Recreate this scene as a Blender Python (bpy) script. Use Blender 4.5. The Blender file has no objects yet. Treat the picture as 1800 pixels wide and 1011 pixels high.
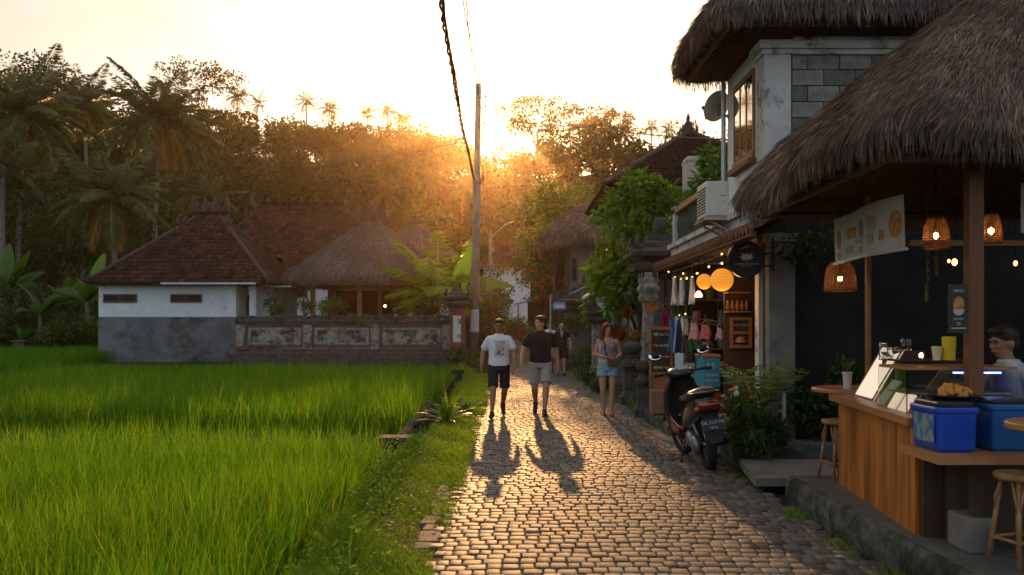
import bpy, bmesh, math, random
import numpy as np
from mathutils import Vector, Matrix
R = math.radians
rnd = random.Random(7)
rng = np.random.default_rng(11)
SC = bpy.context.scene
COL = SC.collection
ORG = {}          # local origin of every built object, in the coordinates its shapes were written in
F_PX, HZ = 1600.0, 572.0

def at(px, py, Y):
    return Vector(((px-900)/F_PX*Y, Y, 1.6-(py-HZ)/F_PX*Y))
def xs(px, Y): return (px-900)/F_PX*Y
def zs(py, Y): return 1.6-(py-HZ)/F_PX*Y
def clamp(t, a=0., b=1.): return max(a, min(b, t))
def sstep(a, b, t):
    t = clamp((t-a)/(b-a)); return t*t*(3-2*t)
def lerp(a, b, t): return a+(b-a)*t

# ---------------------------------------------------------------- tagging
def tag(o, label=None, cat=None, group=None, kind=None):
    if label: o['label'] = label
    if cat: o['category'] = cat
    if group: o['group'] = group
    if kind: o['kind'] = kind
    elif cat: o['kind'] = 'thing'
    return o
def thing(name, label, cat, loc=(0, 0, 0), group=None):
    o = bpy.data.objects.new(name, None); COL.objects.link(o)
    o.empty_display_size = .2
    o.location = loc; ORG[o] = Vector(loc)
    return tag(o, label, cat, group)
def kids(o): return [c for c in bpy.data.objects if c.parent == o]
def copy_tree(o, loc=None, rz=None, sc=None, label=None, parent=None):
    c = o.copy(); COL.objects.link(c)
    if parent is not None: c.parent = parent
    if loc is not None: c.location = loc
    if rz is not None: c.rotation_euler = (c.rotation_euler[0], c.rotation_euler[1], rz)
    if sc is not None: c.scale = (sc, sc, sc) if not hasattr(sc, '__len__') else sc
    if label: c['label'] = label
    for k in CH.get(o, []): 
        ck = copy_tree(k, parent=c); CH.setdefault(c, []).append(ck)
    return c
CH = {}
def link(me, name, mats, parent=None, loc=None):
    o = bpy.data.objects.new(name, me); COL.objects.link(o)
    for m in (mats if isinstance(mats, (list, tuple)) else [mats]): me.materials.append(m)
    if parent is not None:
        o.parent = parent; org = ORG[parent]; CH.setdefault(parent, []).append(o)
    else:
        org = Vector(loc) if loc is not None else Vector((0, 0, 0)); o.location = org
    ORG[o] = org
    if org.length > 0: me.transform(Matrix.Translation(-org))
    return o

# ---------------------------------------------------------------- mesh gathering
class G:
    def __init__(s): s.v = []; s.f = []; s.m = []; s.c = []; s.mi = 0; s.cc = (1, 1, 1)
    def add(s, vs, fs, c=None):
        b = len(s.v); s.v.extend(tuple(p) for p in vs)
        s.c.extend([c or s.cc]*len(vs))
        for f in fs: s.f.append(tuple(i+b for i in f)); s.m.append(s.mi)
        return s
    def box(s, x0, x1, y0, y1, z0, z1, c=None):
        if x0 > x1: x0, x1 = x1, x0
        if y0 > y1: y0, y1 = y1, y0
        if z0 > z1: z0, z1 = z1, z0
        return s.add([(x0,y0,z0),(x1,y0,z0),(x1,y1,z0),(x0,y1,z0),(x0,y0,z1),(x1,y0,z1),(x1,y1,z1),(x0,y1,z1)],
                     [(0,3,2,1),(4,5,6,7),(0,1,5,4),(1,2,6,5),(2,3,7,6),(3,0,4,7)], c)
    def obox(s, c0, size, rot=None, c=None):      # centre, full size, Matrix/euler
        hx, hy, hz = (k/2 for k in size)
        M = rot if rot is not None else Matrix.Identity(3)
        pts = [(-hx,-hy,-hz),(hx,-hy,-hz),(hx,hy,-hz),(-hx,hy,-hz),(-hx,-hy,hz),(hx,-hy,hz),(hx,hy,hz),(-hx,hy,hz)]
        return s.add([Vector(c0)+M@Vector(p) for p in pts], [(0,3,2,1),(4,5,6,7),(0,1,5,4),(1,2,6,5),(2,3,7,6),(3,0,4,7)], c)
    def rbox(s, c0, size, r=.02, rot=None, c=None, taper=1.0):   # box with rounded vertical edges and a chamfered top
        hx, hy, hz = (k/2 for k in size); M = rot if rot is not None else Matrix.Identity(3)
        def ring(ix, z, sc=1.0):
            out = []
            for (sx, sy, a0) in ((1,1,0),(-1,1,90),(-1,-1,180),(1,-1,270)):
                for k in range(4):
                    a = R(a0+k*30)
                    out.append(Vector(c0)+M@Vector((sc*(sx*(hx-r)+(r-ix)*math.cos(a)), sc*(sy*(hy-r)+(r-ix)*math.sin(a)), z)))
            return out
        q = min(r*.6, hz*.5)
        return s.loft([ring(q*.7, -hz), ring(0, -hz+q), ring(0, hz-q, taper), ring(q*.7, hz, taper)], c=c)
    def loft(s, rings, caps=True, closed=True, c=None):
        n = len(rings[0]); vs = [p for r in rings for p in r]; fs = []
        for i in range(len(rings)-1):
            for j in range(n if closed else n-1):
                k = (j+1) % n
                fs.append((i*n+j, i*n+k, (i+1)*n+k, (i+1)*n+j))
        if caps and closed:
            fs.append(tuple(range(n-1, -1, -1))); fs.append(tuple((len(rings)-1)*n+j for j in range(n)))
        return s.add(vs, fs, c)
    def tube(s, pts, rad, n=8, caps=True, c=None):
        pts = [Vector(p) for p in pts]; rings = []
        if not hasattr(rad, '__len__'): rad = [rad]*len(pts)
        up = None
        for i, p in enumerate(pts):
            d = (pts[min(i+1, len(pts)-1)]-pts[max(i-1, 0)]).normalized()
            if up is None:
                up = Vector((0, 0, 1)) if abs(d.z) < .95 else Vector((0, 1, 0))
            a = d.cross(up)
            if a.length < 1e-4: a = d.cross(Vector((1, 0, 0)))
            a.normalize(); b = a.cross(d).normalized(); up = b
            r = rad[i]; ra, rb = (r, r) if not hasattr(r, '__len__') else r
            rings.append([p+a*math.cos(t)*ra+b*math.sin(t)*rb for t in (2*math.pi*k/n for k in range(n))])
        return s.loft(rings, caps, c=c)
    def cyl(s, p, r, h, n=16, r2=None, c=None):
        return s.tube([p, Vector(p)+Vector((0, 0, h))], [r, r if r2 is None else r2], n, c=c)
    def lathe(s, c0, prof, n=16, c=None, sq=False):
        c0 = Vector(c0); rings = []
        for r, z in prof:
            ring = []
            for k in range(n):
                t = 2*math.pi*(k+.5)/n
                q = 1.0
                if sq: q = 1/max(abs(math.cos(t)), abs(math.sin(t)))
                ring.append(c0+Vector((math.cos(t)*r*q, math.sin(t)*r*q, z)))
            rings.append(ring)
        return s.loft(rings, c=c)
    def ell(s, c0, r, n=12, m=8, rot=None, c=None):
        if not hasattr(r, '__len__'): r = (r, r, r)
        M = rot if rot is not None else Matrix.Identity(3); c0 = Vector(c0)
        vs = [c0+M@Vector((0, 0, -r[2]))]
        for i in range(1, m):
            a = -math.pi/2+math.pi*i/m
            for j in range(n):
                t = 2*math.pi*j/n
                vs.append(c0+M@Vector((r[0]*math.cos(a)*math.cos(t), r[1]*math.cos(a)*math.sin(t), r[2]*math.sin(a))))
        vs.append(c0+M@Vector((0, 0, r[2]))); fs = []
        for j in range(n):
            k = (j+1) % n
            fs.append((0, 1+k, 1+j))
            for i in range(m-2): fs.append((1+i*n+j, 1+i*n+k, 1+(i+1)*n+k, 1+(i+1)*n+j))
            fs.append((1+(m-2)*n+j, 1+(m-2)*n+k, len(vs)-1))
        return s.add(vs, fs, c)
    def quad(s, a, b, c_, d, c=None): return s.add([a, b, c_, d], [(0, 1, 2, 3)], c)
    def prism(s, poly, d, c=None):               # closed polygon (3-D points) pushed along d
        n = len(poly); d = Vector(d)
        vs = [Vector(p) for p in poly]+[Vector(p)+d for p in poly]
        fs = [tuple(range(n-1, -1, -1)), tuple(range(n, 2*n))]+[(i, (i+1) % n, n+(i+1) % n, n+i) for i in range(n)]
        return s.add(vs, fs, c)
    def mesh(s, name, smooth=False):
        me = bpy.data.meshes.new(name); me.from_pydata(s.v, [], s.f)
        me.polygons.foreach_set('material_index', s.m)
        if smooth is True: me.polygons.foreach_set('use_smooth', [True]*len(s.f))
        a = me.color_attributes.new('col', 'FLOAT_COLOR', 'POINT')
        a.data.foreach_set('color', [k for c in s.c for k in (*c, 1)])
        me.update(); return me
    def build(s, name, mats, parent=None, loc=None, smooth=False, fix=True, auto=None):
        me = s.mesh(name, smooth)
        if fix:
            bm = bmesh.new(); bm.from_mesh(me); bmesh.ops.recalc_face_normals(bm, faces=bm.faces); bm.to_mesh(me); bm.free()
        if auto is not None:
            me.polygons.foreach_set('use_smooth', [True]*len(me.polygons)); me.set_sharp_from_angle(angle=R(auto))
        return link(me, name, mats, parent, loc)

def np_mesh(name, V, F, mats, parent=None, loc=None, col=None, smooth=False, mi=None):
    """V (n,3) array, F (m,k) array of one arity or a list of such arrays, col (n,3)."""
    V = np.asarray(V, np.float32); Fs = F if isinstance(F, list) else [F]
    me = bpy.data.meshes.new(name)
    me.vertices.add(len(V)); me.vertices.foreach_set('co', V.ravel())
    loops = np.concatenate([f.ravel() for f in Fs]).astype(np.int32)
    tot = np.concatenate([np.full(len(f), f.shape[1]) for f in Fs]).astype(np.int32)
    st = np.concatenate([[0], np.cumsum(tot)[:-1]]).astype(np.int32)
    me.loops.add(len(loops)); me.loops.foreach_set('vertex_index', loops)
    me.polygons.add(len(tot)); me.polygons.foreach_set('loop_start', st)
    try: me.polygons.foreach_set('loop_total', tot)
    except Exception: pass
    if mi is not None: me.polygons.foreach_set('material_index', np.asarray(mi, np.int32))
    if smooth: me.polygons.foreach_set('use_smooth', np.ones(len(tot), bool))
    if col is not None:
        a = me.color_attributes.new('col', 'FLOAT_COLOR', 'POINT')
        c4 = np.ones((len(V), 4), np.float32); c4[:, :3] = col
        a.data.foreach_set('color', c4.ravel())
    me.update(calc_edges=True)
    return link(me, name, mats, parent, loc)

class Bag:                       # numpy pieces for one mesh
    def __init__(s): s.V = []; s.F = {}; s.C = []; s.n = 0
    def add(s, V, F, C):
        V = np.asarray(V, float).reshape(-1, 3)
        s.V.append(V); s.F.setdefault(F.shape[1], []).append(F+s.n)
        C = np.asarray(C, float)
        s.C.append(np.broadcast_to(C, (len(V), 3)) if C.ndim == 1 or len(C) == len(V) else np.repeat(C, len(V)//len(C), 0))
        s.n += len(V)
    def addG(s, g):
        for k in set(len(f) for f in g.f):
            pass
        V = np.array([tuple(p) for p in g.v]); b = s.n
        s.V.append(V); s.C.append(np.array(g.c)); s.n += len(V)
        for f in g.f: s.F.setdefault(len(f), []).append(np.array([f])+b)
    def build(s, name, mats, parent=None, loc=None, smooth=False):
        if not s.V: return None
        return np_mesh(name, np.concatenate(s.V), [np.concatenate(v) for v in s.F.values()], mats, parent, loc, np.concatenate(s.C), smooth)

def unit(a): return a/np.maximum(np.linalg.norm(a, axis=-1, keepdims=True), 1e-9)
def leaf_arr(P, D, L, W, up=None, fold=.15):
    """diamond leaves: base P, axis D, length L, width W -> V,F"""
    n = len(P); D = unit(D)
    if up is None: up = rng.normal(size=(n, 3))
    S = unit(np.cross(D, up)); N = np.cross(S, D)
    L = np.broadcast_to(L, n)[:, None]; W = np.broadcast_to(W, n)[:, None]
    V = np.stack([P, P+D*L*.45+S*W*.5+N*L*fold*.4, P+D*L, P+D*L*.45-S*W*.5+N*L*fold*.4], 1)
    return V.reshape(-1, 3), np.arange(4*n).reshape(n, 4)
def blade_arr(P, H, lean, az, W, seg=3, bend=1.6):
    """curved grass blades: base P, height H, horizontal reach lean, azimuth az"""
    n = len(P); ts = np.linspace(0, 1, seg+1); dx = np.cos(az); dy = np.sin(az); sx, sy = -dy, dx
    rows = []
    # face blades randomly
    fa = rng.uniform(0, 2*np.pi, n); sx, sy = np.cos(fa), np.sin(fa)
    for t in ts[:-1]:
        c = P+np.stack([dx*lean*t**bend, dy*lean*t**bend, H*(t-.12*t*t)], 1)
        w = W*(1-t**2*.8)*.5
        o = np.stack([sx*w, sy*w, 0*w], 1)
        rows += [c-o, c+o]
    rows.append(P+np.stack([dx*lean, dy*lean, H*.88], 1))
    k = 2*seg+1
    V = np.stack(rows, 1).reshape(-1, 3); b = np.arange(n)*k
    Q = [np.stack([b+2*i, b+2*i+1, b+2*i+3, b+2*i+2], 1) for i in range(seg-1)]
    T = np.stack([b+2*seg-2, b+2*seg-1, b+2*seg], 1)
    return V, (np.concatenate(Q) if Q else np.zeros((0, 4), int)), T, k
def strip_pts(pts, wid, side, droop=0., fold=.0):
    """one long leaf: centre line pts (k,3), half widths, side vector -> V (3 per row), quads"""
    pts = np.asarray(pts, float); k = len(pts); side = unit(np.asarray(side, float))
    wid = np.asarray(wid, float)[:, None]
    t = np.gradient(pts, axis=0); nrm = unit(np.cross(side, t))
    L = pts-side*wid-nrm*wid*fold; Rr = pts+side*wid-nrm*wid*fold
    V = np.stack([L, pts, Rr], 1).reshape(-1, 3); q = []
    for i in range(k-1):
        q += [(3*i, 3*i+1, 3*i+4, 3*i+3), (3*i+1, 3*i+2, 3*i+5, 3*i+4)]
    return V, np.array(q)

# ---------------------------------------------------------------- materials
def _n(nt, t, **kw):
    n = nt.nodes.new(t)
    for k, v in kw.items():
        if k.startswith('i_'):
            n.inputs[k[2:].replace('_', ' ')].default_value = v
        else: setattr(n, k, v)
    return n
def rgba(c): return (*c, 1) if len(c) == 3 else c
MATS = {}
def mat(name, col, col2=None, scale=3., rough=.8, spec=.35, bump=0., bscale=None, metal=0., attr=False, trans=0., tcol=None,
        emis=None, estr=1., stain=None, coat=0., stretch=None, detail=6, contrast=(.35, .65), alpha=None, glass=False):
    if name in MATS: return MATS[name]
    m = bpy.data.materials.new(name); m.use_nodes = True; MATS[name] = m
    nt = m.node_tree; L = nt.links; nt.nodes.clear()
    out = _n(nt, 'ShaderNodeOutputMaterial'); p = _n(nt, 'ShaderNodeBsdfPrincipled')
    p.inputs['Roughness'].default_value = rough; p.inputs['Metallic'].default_value = metal
    p.inputs['Specular IOR Level'].default_value = spec; p.inputs['Coat Weight'].default_value = coat
    tc = _n(nt, 'ShaderNodeTexCoord'); mp = _n(nt, 'ShaderNodeMapping')
    if stretch: mp.inputs['Scale'].default_value = stretch
    L.new(tc.outputs['Object'], mp.inputs['Vector'])
    csock = None
    if col2 is not None:
        nz = _n(nt, 'ShaderNodeTexNoise', i_Scale=scale, i_Detail=detail, i_Roughness=.65); L.new(mp.outputs[0], nz.inputs['Vector'])
        cr = _n(nt, 'ShaderNodeValToRGB'); cr.color_ramp.elements[0].position = contrast[0]; cr.color_ramp.elements[1].position = contrast[1]
        cr.color_ramp.elements[0].color = rgba(col); cr.color_ramp.elements[1].color = rgba(col2)
        L.new(nz.outputs['Fac'], cr.inputs['Fac']); csock = cr.outputs['Color']
    if stain is not None:        # (colour, scale, low, high) blotches over the base
        n2 = _n(nt, 'ShaderNodeTexNoise', i_Scale=stain[1], i_Detail=8., i_Roughness=.7); L.new(mp.outputs[0], n2.inputs['Vector'])
        r2 = _n(nt, 'ShaderNodeMapRange'); r2.inputs[1].default_value = stain[2]; r2.inputs[2].default_value = stain[3]
        L.new(n2.outputs['Fac'], r2.inputs[0])
        mx = _n(nt, 'ShaderNodeMix', data_type='RGBA'); L.new(r2.outputs[0], mx.inputs['Factor'])
        if csock: L.new(csock, mx.inputs[6])
        else: mx.inputs[6].default_value = rgba(col)
        mx.inputs[7].default_value = rgba(stain[0]); csock = mx.outputs[2]
    if attr:
        at_ = _n(nt, 'ShaderNodeVertexColor', layer_name='col')
        mx = _n(nt, 'ShaderNodeMix', data_type='RGBA', blend_type='MULTIPLY'); mx.inputs['Factor'].default_value = 1
        if csock: L.new(csock, mx.inputs[6])
        else: mx.inputs[6].default_value = rgba(col)
        L.new(at_.outputs['Color'], mx.inputs[7]); csock = mx.outputs[2]
    if csock: L.new(csock, p.inputs['Base Color'])
    else: p.inputs['Base Color'].default_value = rgba(col)
    if bump:
        nb = _n(nt, 'ShaderNodeTexNoise', i_Scale=bscale or scale*4, i_Detail=8., i_Roughness=.7); L.new(mp.outputs[0], nb.inputs['Vector'])
        b = _n(nt, 'ShaderNodeBump', i_Strength=1.0, i_Distance=bump); L.new(nb.outputs['Fac'], b.inputs['Height']); L.new(b.outputs[0], p.inputs['Normal'])
    if emis is not None:
        p.inputs['Emission Color'].default_value = rgba(emis); p.inputs['Emission Strength'].default_value = estr
    if glass:
        p.inputs['Transmission Weight'].default_value = 1.; p.inputs['IOR'].default_value = 1.45
    res = p.outputs[0]
    if trans:
        tr = _n(nt, 'ShaderNodeBsdfTranslucent')
        if csock:
            mc = _n(nt, 'ShaderNodeMix', data_type='RGBA', blend_type='MULTIPLY'); mc.inputs['Factor'].default_value = 1
            L.new(csock, mc.inputs[6]); mc.inputs[7].default_value = rgba(tcol or (1, 1, .6)); L.new(mc.outputs[2], tr.inputs['Color'])
        else: tr.inputs['Color'].default_value = rgba(tuple(a*b for a, b in zip(col, tcol or (1, 1, .6))))
        ms = _n(nt, 'ShaderNodeMixShader'); ms.inputs[0].default_value = trans
        L.new(res, ms.inputs[1]); L.new(tr.outputs[0], ms.inputs[2]); res = ms.outputs[0]
    L.new(res, out.inputs['Surface'])
    return m
SKY_STR, EXPO, HAZE, HAZE_G = .10, 0.5, .00021, .895
VEIL_LO, VEIL_HI = .3, .75
VEIL_BACK, VEIL_SIDE, VEIL_SUN = (.60, .72, .88), (.64, .58, .49), (.74, .58, .39)
# ================================================================ camera, sky, sun, air
cam_d = bpy.data.cameras.new('camera'); cam = bpy.data.objects.new('camera', cam_d); COL.objects.link(cam)
cam.location = (0, 0, 1.6); cam.rotation_euler = (R(90), 0, 0)
cam_d.sensor_width = 36; cam_d.lens = 36*F_PX/1800; cam_d.shift_y = (HZ-505.5)/1800
cam_d.clip_start = .05; cam_d.clip_end = 3000
cam_d.dof.use_dof = True; cam_d.dof.focus_distance = 16.5; cam_d.dof.aperture_fstop = 3.6
SC.camera = cam
SUN_EL, SUN_AZ = math.atan2(366, 1600), math.atan2(-10, 1600)      # low over the ridge, almost straight up the lane
sd = bpy.data.lights.new('sun', 'SUN'); sd.energy = 5.0; sd.angle = R(.53); sd.color = (1., .50, .18)
so = bpy.data.objects.new('sun', sd); COL.objects.link(so)
sv = Vector((math.sin(SUN_AZ)*math.cos(SUN_EL), math.cos(SUN_AZ)*math.cos(SUN_EL), math.sin(SUN_EL)))
so.rotation_euler = sv.to_track_quat('Z', 'Y').to_euler(); so.location = (0, 30, 60)
W = bpy.data.worlds.new('World'); SC.world = W; W.use_nodes = True
nt = W.node_tree; nt.nodes.clear(); L = nt.links
wo = _n(nt, 'ShaderNodeOutputWorld'); bg = _n(nt, 'ShaderNodeBackground')
sky = _n(nt, 'ShaderNodeTexSky', sky_type='NISHITA'); sky.sun_disc = False
sky.sun_elevation = SUN_EL; sky.sun_rotation = SUN_AZ; sky.air_density = 1.0; sky.dust_density = 2.0; sky.ozone_density = 1.0; sky.altitude = 100
# thin high cloud veil over the clear sky
tc = _n(nt, 'ShaderNodeTexCoord'); mp = _n(nt, 'ShaderNodeMapping'); mp.inputs['Scale'].default_value = (1.5, 1.5, 5)
nz = _n(nt, 'ShaderNodeTexNoise', i_Scale=1.6, i_Detail=7., i_Roughness=.6)
L.new(tc.outputs['Generated'], mp.inputs['Vector']); L.new(mp.outputs[0], nz.inputs['Vector'])
mr = _n(nt, 'ShaderNodeMapRange'); mr.inputs[1].default_value = .35; mr.inputs[2].default_value = .7
mr.inputs[3].default_value = VEIL_LO; mr.inputs[4].default_value = VEIL_HI
L.new(nz.outputs['Fac'], mr.inputs[0])
dp = _n(nt, 'ShaderNodeVectorMath', operation='DOT_PRODUCT'); dp.inputs[1].default_value = sv[:]; L.new(tc.outputs['Generated'], dp.inputs[0])
vr = _n(nt, 'ShaderNodeValToRGB'); ce = vr.color_ramp.elements; ce[0].position = 0.; ce[0].color = rgba(VEIL_BACK); ce[1].position = 1.; ce[1].color = rgba(VEIL_SUN)
e_ = ce.new(.62); e_.color = rgba(VEIL_SIDE)
ma = _n(nt, 'ShaderNodeMapRange'); ma.inputs[1].default_value = -1.; ma.inputs[2].default_value = 1.; L.new(dp.outputs['Value'], ma.inputs[0]); L.new(ma.outputs[0], vr.inputs['Fac'])
vs = _n(nt, 'ShaderNodeVectorMath', operation='SCALE'); vs.inputs['Scale'].default_value = 10.; L.new(vr.outputs['Color'], vs.inputs[0])
mx = _n(nt, 'ShaderNodeMix', data_type='RGBA'); L.new(vs.outputs[0], mx.inputs[7])
L.new(mr.outputs[0], mx.inputs['Factor']); L.new(sky.outputs[0], mx.inputs[6]); L.new(mx.outputs[2], bg.inputs['Color'])
bg.inputs['Strength'].default_value = SKY_STR; L.new(bg.outputs[0], wo.inputs['Surface'])
SC.view_settings.view_transform = 'Standard'; SC.view_settings.look = 'None'; SC.view_settings.exposure = EXPO
SC.view_settings.gamma = 1; SC.render.use_motion_blur = False
cy = SC.cycles; cy.use_denoising = True; cy.max_bounces = 6; cy.diffuse_bounces = 3; cy.glossy_bounces = 3; cy.transmission_bounces = 4
cy.transparent_max_bounces = 8; cy.volume_bounces = 0; cy.sample_clamp_indirect = 6; cy.caustics_reflective = False; cy.caustics_refractive = False
try: cy.denoiser = 'OPENIMAGEDENOISE'; cy.denoising_input_passes = 'RGB_ALBEDO_NORMAL'
except Exception: pass
# the evening haze in the valley
if HAZE > 0:
    g = G(); g.box(-330, 330, -45, 330, -2.5, 92)
    hm = bpy.data.materials.new('haze'); hm.use_nodes = True; n = hm.node_tree; n.nodes.clear()
    ho = _n(n, 'ShaderNodeOutputMaterial'); hv = _n(n, 'ShaderNodeVolumePrincipled')
    hv.inputs['Color'].default_value = (1., .72, .40, 1); hv.inputs['Density'].default_value = HAZE; hv.inputs['Anisotropy'].default_value = HAZE_G
    n.links.new(hv.outputs[0], ho.inputs['Volume'])
    tag(g.build('haze', hm), 'warm evening haze filling the valley', 'haze', kind='stuff')
# ================================================================ ground
def road_z(y): return .5*sstep(34, 88, y)
def xl(y): return -.50-.002*y                                # left road edge
def xr(y): return np.where(np.asarray(y) < 60, 2.52-.018*np.asarray(y), 1.45)[()]            # right road edge
def ditch_w(y): return lerp(.16, .50, sstep(12.3, 13.2, y))
def xd(y): return -1.42-.022*min(y, 40)                      # where the rice ends
RIDGE = [(-260, 56), (-124, 47), (-82, 41), (-55, 37.5), (-27, 38), (-12, 33.5), (-4, 31), (7, 32), (21, 36), (34, 33), (48, 31), (120, 36), (260, 34)]
def ridge(x):
    for (a, za), (b, zb) in zip(RIDGE, RIDGE[1:]):
        if a <= x <= b: return lerp(za, zb, (x-a)/(b-a))
    return RIDGE[0][1] if x < 0 else RIDGE[-1][1]
def land_z(x, y):
    rz = road_z(y)
    if x < xl(y)+.02:
        if y < 33:
            d = xd(y); dw = ditch_w(y)
            if x > d+dw: z = rz-.02-.05*sstep(xl(y)-.3, xl(y)-1., x)+.02*math.sin(x*7+y*3)
            elif x > d+.05: z = -.62 if y > 12.8 else -.34
            else: z = -.32
        else: z = lerp(-.3, rz-.02, sstep(34, 38, y)) if x < -2.4 and y < 70 else rz-.02
        if x < -16 and 30.5 < y < 32: z = -.15
    else: z = rz-.035
    # gentle rise then the wooded slope
    h = ridge(x*220/max(y, 60) if y > 1 else x)
    z += h*sstep(85, 215, y)*(1 if y < 222 else 1-.25*sstep(222, 300, y))
    if y > 85: z += 1.2*math.sin(x*.11+y*.07)*sstep(85, 130, y)
    return z
def axis(spans):
    out = []
    for a, b, s in spans:
        k = max(1, round((b-a)/s)); out += [a+(b-a)*i/k for i in range(k)]
    return out+[spans[-1][1]]
AX = axis([(-325, -60, 8), (-60, -12, 2), (-12, -3, .5), (-3, 0, .09), (0, 4, .4), (4, 20, 2), (20, 60, 4), (60, 325, 8)])
AY = axis([(-40, 2, 3), (2, 34, .3), (34, 90, 1.5), (90, 325, 4)])
V = np.array([(x, y, land_z(x, y)) for y in AY for x in AX]); nx = len(AX); ny = len(AY)
I = np.arange(nx*ny).reshape(ny, nx)
F = np.stack([I[:-1, :-1], I[:-1, 1:], I[1:, 1:], I[1:, :-1]], -1).reshape(-1, 4)
M_ground = mat('ground', (.045, .038, .022), (.028, .040, .014), scale=.9, rough=.95, bump=.03, bscale=9, spec=.1)
tag(np_mesh('ground', V, F, M_ground), kind='structure')

# ---------------------------------------------------------------- the lane of worn stone setts
def lane():
    B = Bag(); y = 1.2; row = 0
    while y < 92:
        dy = .125*(1+.1*rnd.random()) if y < 40 else .26
        x = xl(y)+rnd.uniform(-.03, .05)-( .08 if row % 2 else 0); xe = xr(y)+rnd.uniform(-.05, .04)
        crown = lambda x_: road_z(y)+.03*(1-((x_-1)/1.6)**2)
        while x < xe:
            w = rnd.choice((.085, .10, .115, .135)) if y < 40 else .3
            cx, cyy = x+w/2, y+dy/2+rnd.uniform(-.012, .012)
            hw, hl = w/2-.003, dy/2-.003
            t = (rnd.gauss(0, .016), rnd.gauss(0, .020)); dz = rnd.gauss(0, .0024); ch = .74+rnd.random()*.18
            ring = []
            for (sx, sy) in ((-1,-ch),(-ch,-1),(ch,-1),(1,-ch),(1,ch),(ch,1),(-ch,1),(-1,ch)):
                ring.append((sx*hw*rnd.uniform(.96, 1.02), sy*hl*rnd.uniform(.95, 1.02)))
            zc = crown(cx)+dz; vs = []
            for (a, b) in ring: vs.append((cx+a, cyy+b, crown(cx)-.014))
            for (a, b) in ring: vs.append((cx+a*.96, cyy+b*.96, zc+t[0]*a*.9+t[1]*b*.9-.0035))
            for (a, b) in ring: vs.append((cx+a*.86, cyy+b*.86, zc+t[0]*a*.82+t[1]*b*.82))
            k = rnd.uniform(.5, 1.35); wv = rnd.uniform(-.05, .05)
            c = (k*(1+wv), k, k*(1-wv))
            F = [(i, (i+1) % 8, 8+(i+1) % 8, 8+i) for i in range(8)]+[(8+i, 8+(i+1) % 8, 16+(i+1) % 8, 16+i) for i in range(8)]
            B.add(vs, np.array(F), c)
            B.F.setdefault(8, []).append(np.array([[16+i for i in range(8)]])+B.n-24)
            x += w
        y += dy; row += 1
    return B
M_sett = mat('worn_stone_setts', (.076, .067, .060), (.150, .131, .117), scale=9, rough=.66, spec=.30, bump=.005, bscale=45, attr=True, stain=((.07, .062, .055), 1.3, .52, .75))
tag(lane().build('road', M_sett), kind='structure')
g = G(); ys = axis([(1, 92, 1.5)])
g.loft([[(xl(y)-.02, y, road_z(y)-.004), (1, y, road_z(y)+.020), (xr(y)+.02, y, road_z(y)-.006)] for y in ys], caps=False, closed=False)
tag(g.build('road_bed', mat('sandy_joints', (.05, .045, .036), (.035, .04, .022), scale=3, rough=.95, bump=.01, bscale=50)), kind='structure')
# flush edging stones on the left of the lane
g = G(); y = 1.5
while y < 13:
    l = rnd.uniform(.16, .4); w = rnd.uniform(.10, .2)
    if rnd.random() < (.6 if 6 < y < 10.5 else .2): g.rbox((xl(y)-.12+rnd.uniform(-.04, .02), y+l/2, -.026), (w, l-.03, .045), .03, Matrix.Rotation(rnd.uniform(-.15, .15), 3, 'Z'))
    y += l
M_edge = mat('edging_stone', (.15, .115, .095), (.10, .085, .07), scale=5, rough=.85, bump=.006, bscale=40, stain=((.06, .075, .03), 3, .5, .7))
tag(g.build('kerb_strip', M_edge), kind='structure')
# ================================================================ plant materials
M_rice = mat('rice_blade', (.092, .20, .013), rough=.6, spec=.12, attr=True, trans=.46, tcol=(1.1, 1.45, .35))
M_weed = mat('weed_leaf', (.13, .22, .024), rough=.7, spec=.08, attr=True, trans=.42, tcol=(1.35, 1.4, .5))
M_leaf = mat('broad_leaf', (.05, .095, .02), rough=.5, spec=.35, attr=True, trans=.4, tcol=(1.5, 1.5, .45))
M_far = mat('wood_leaf', (.040, .052, .018), rough=.7, spec=.15, attr=True, trans=.35, tcol=(1.15, 1.2, .45))
M_frond = mat('palm_frond', (.10, .125, .045), rough=.5, spec=.3, attr=True, trans=.25, tcol=(1.4, 1.3, .5))
M_banana = mat('banana_leaf', (.05, .11, .022), rough=.42, spec=.4, attr=True, trans=.5, tcol=(1.4, 1.5, .4))
M_bark = mat('tree_bark', (.11, .085, .06), (.055, .043, .032), scale=4, rough=.95, bump=.02, bscale=14, stretch=(1, 1, .3))
M_ptrunk = mat('palm_trunk', (.26, .23, .19), (.13, .11, .09), scale=3, rough=.9, bump=.02, bscale=9, stretch=(1, 1, 4))
M_petal = mat('flower_petal', (1, 1, 1), rough=.6, attr=True, trans=.35, tcol=(1, 1, 1))

def cols(n, base=1., var=.3, hue=.15, yellow=0.):
    k = base*np.exp(rng.normal(0, var, n)); h = rng.normal(0, hue, n)
    c = np.stack([k*(1+h+yellow), k*(1+yellow*.45), k*(1-h*.5)], 1)
    return np.clip(c, .05, 4)

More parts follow.
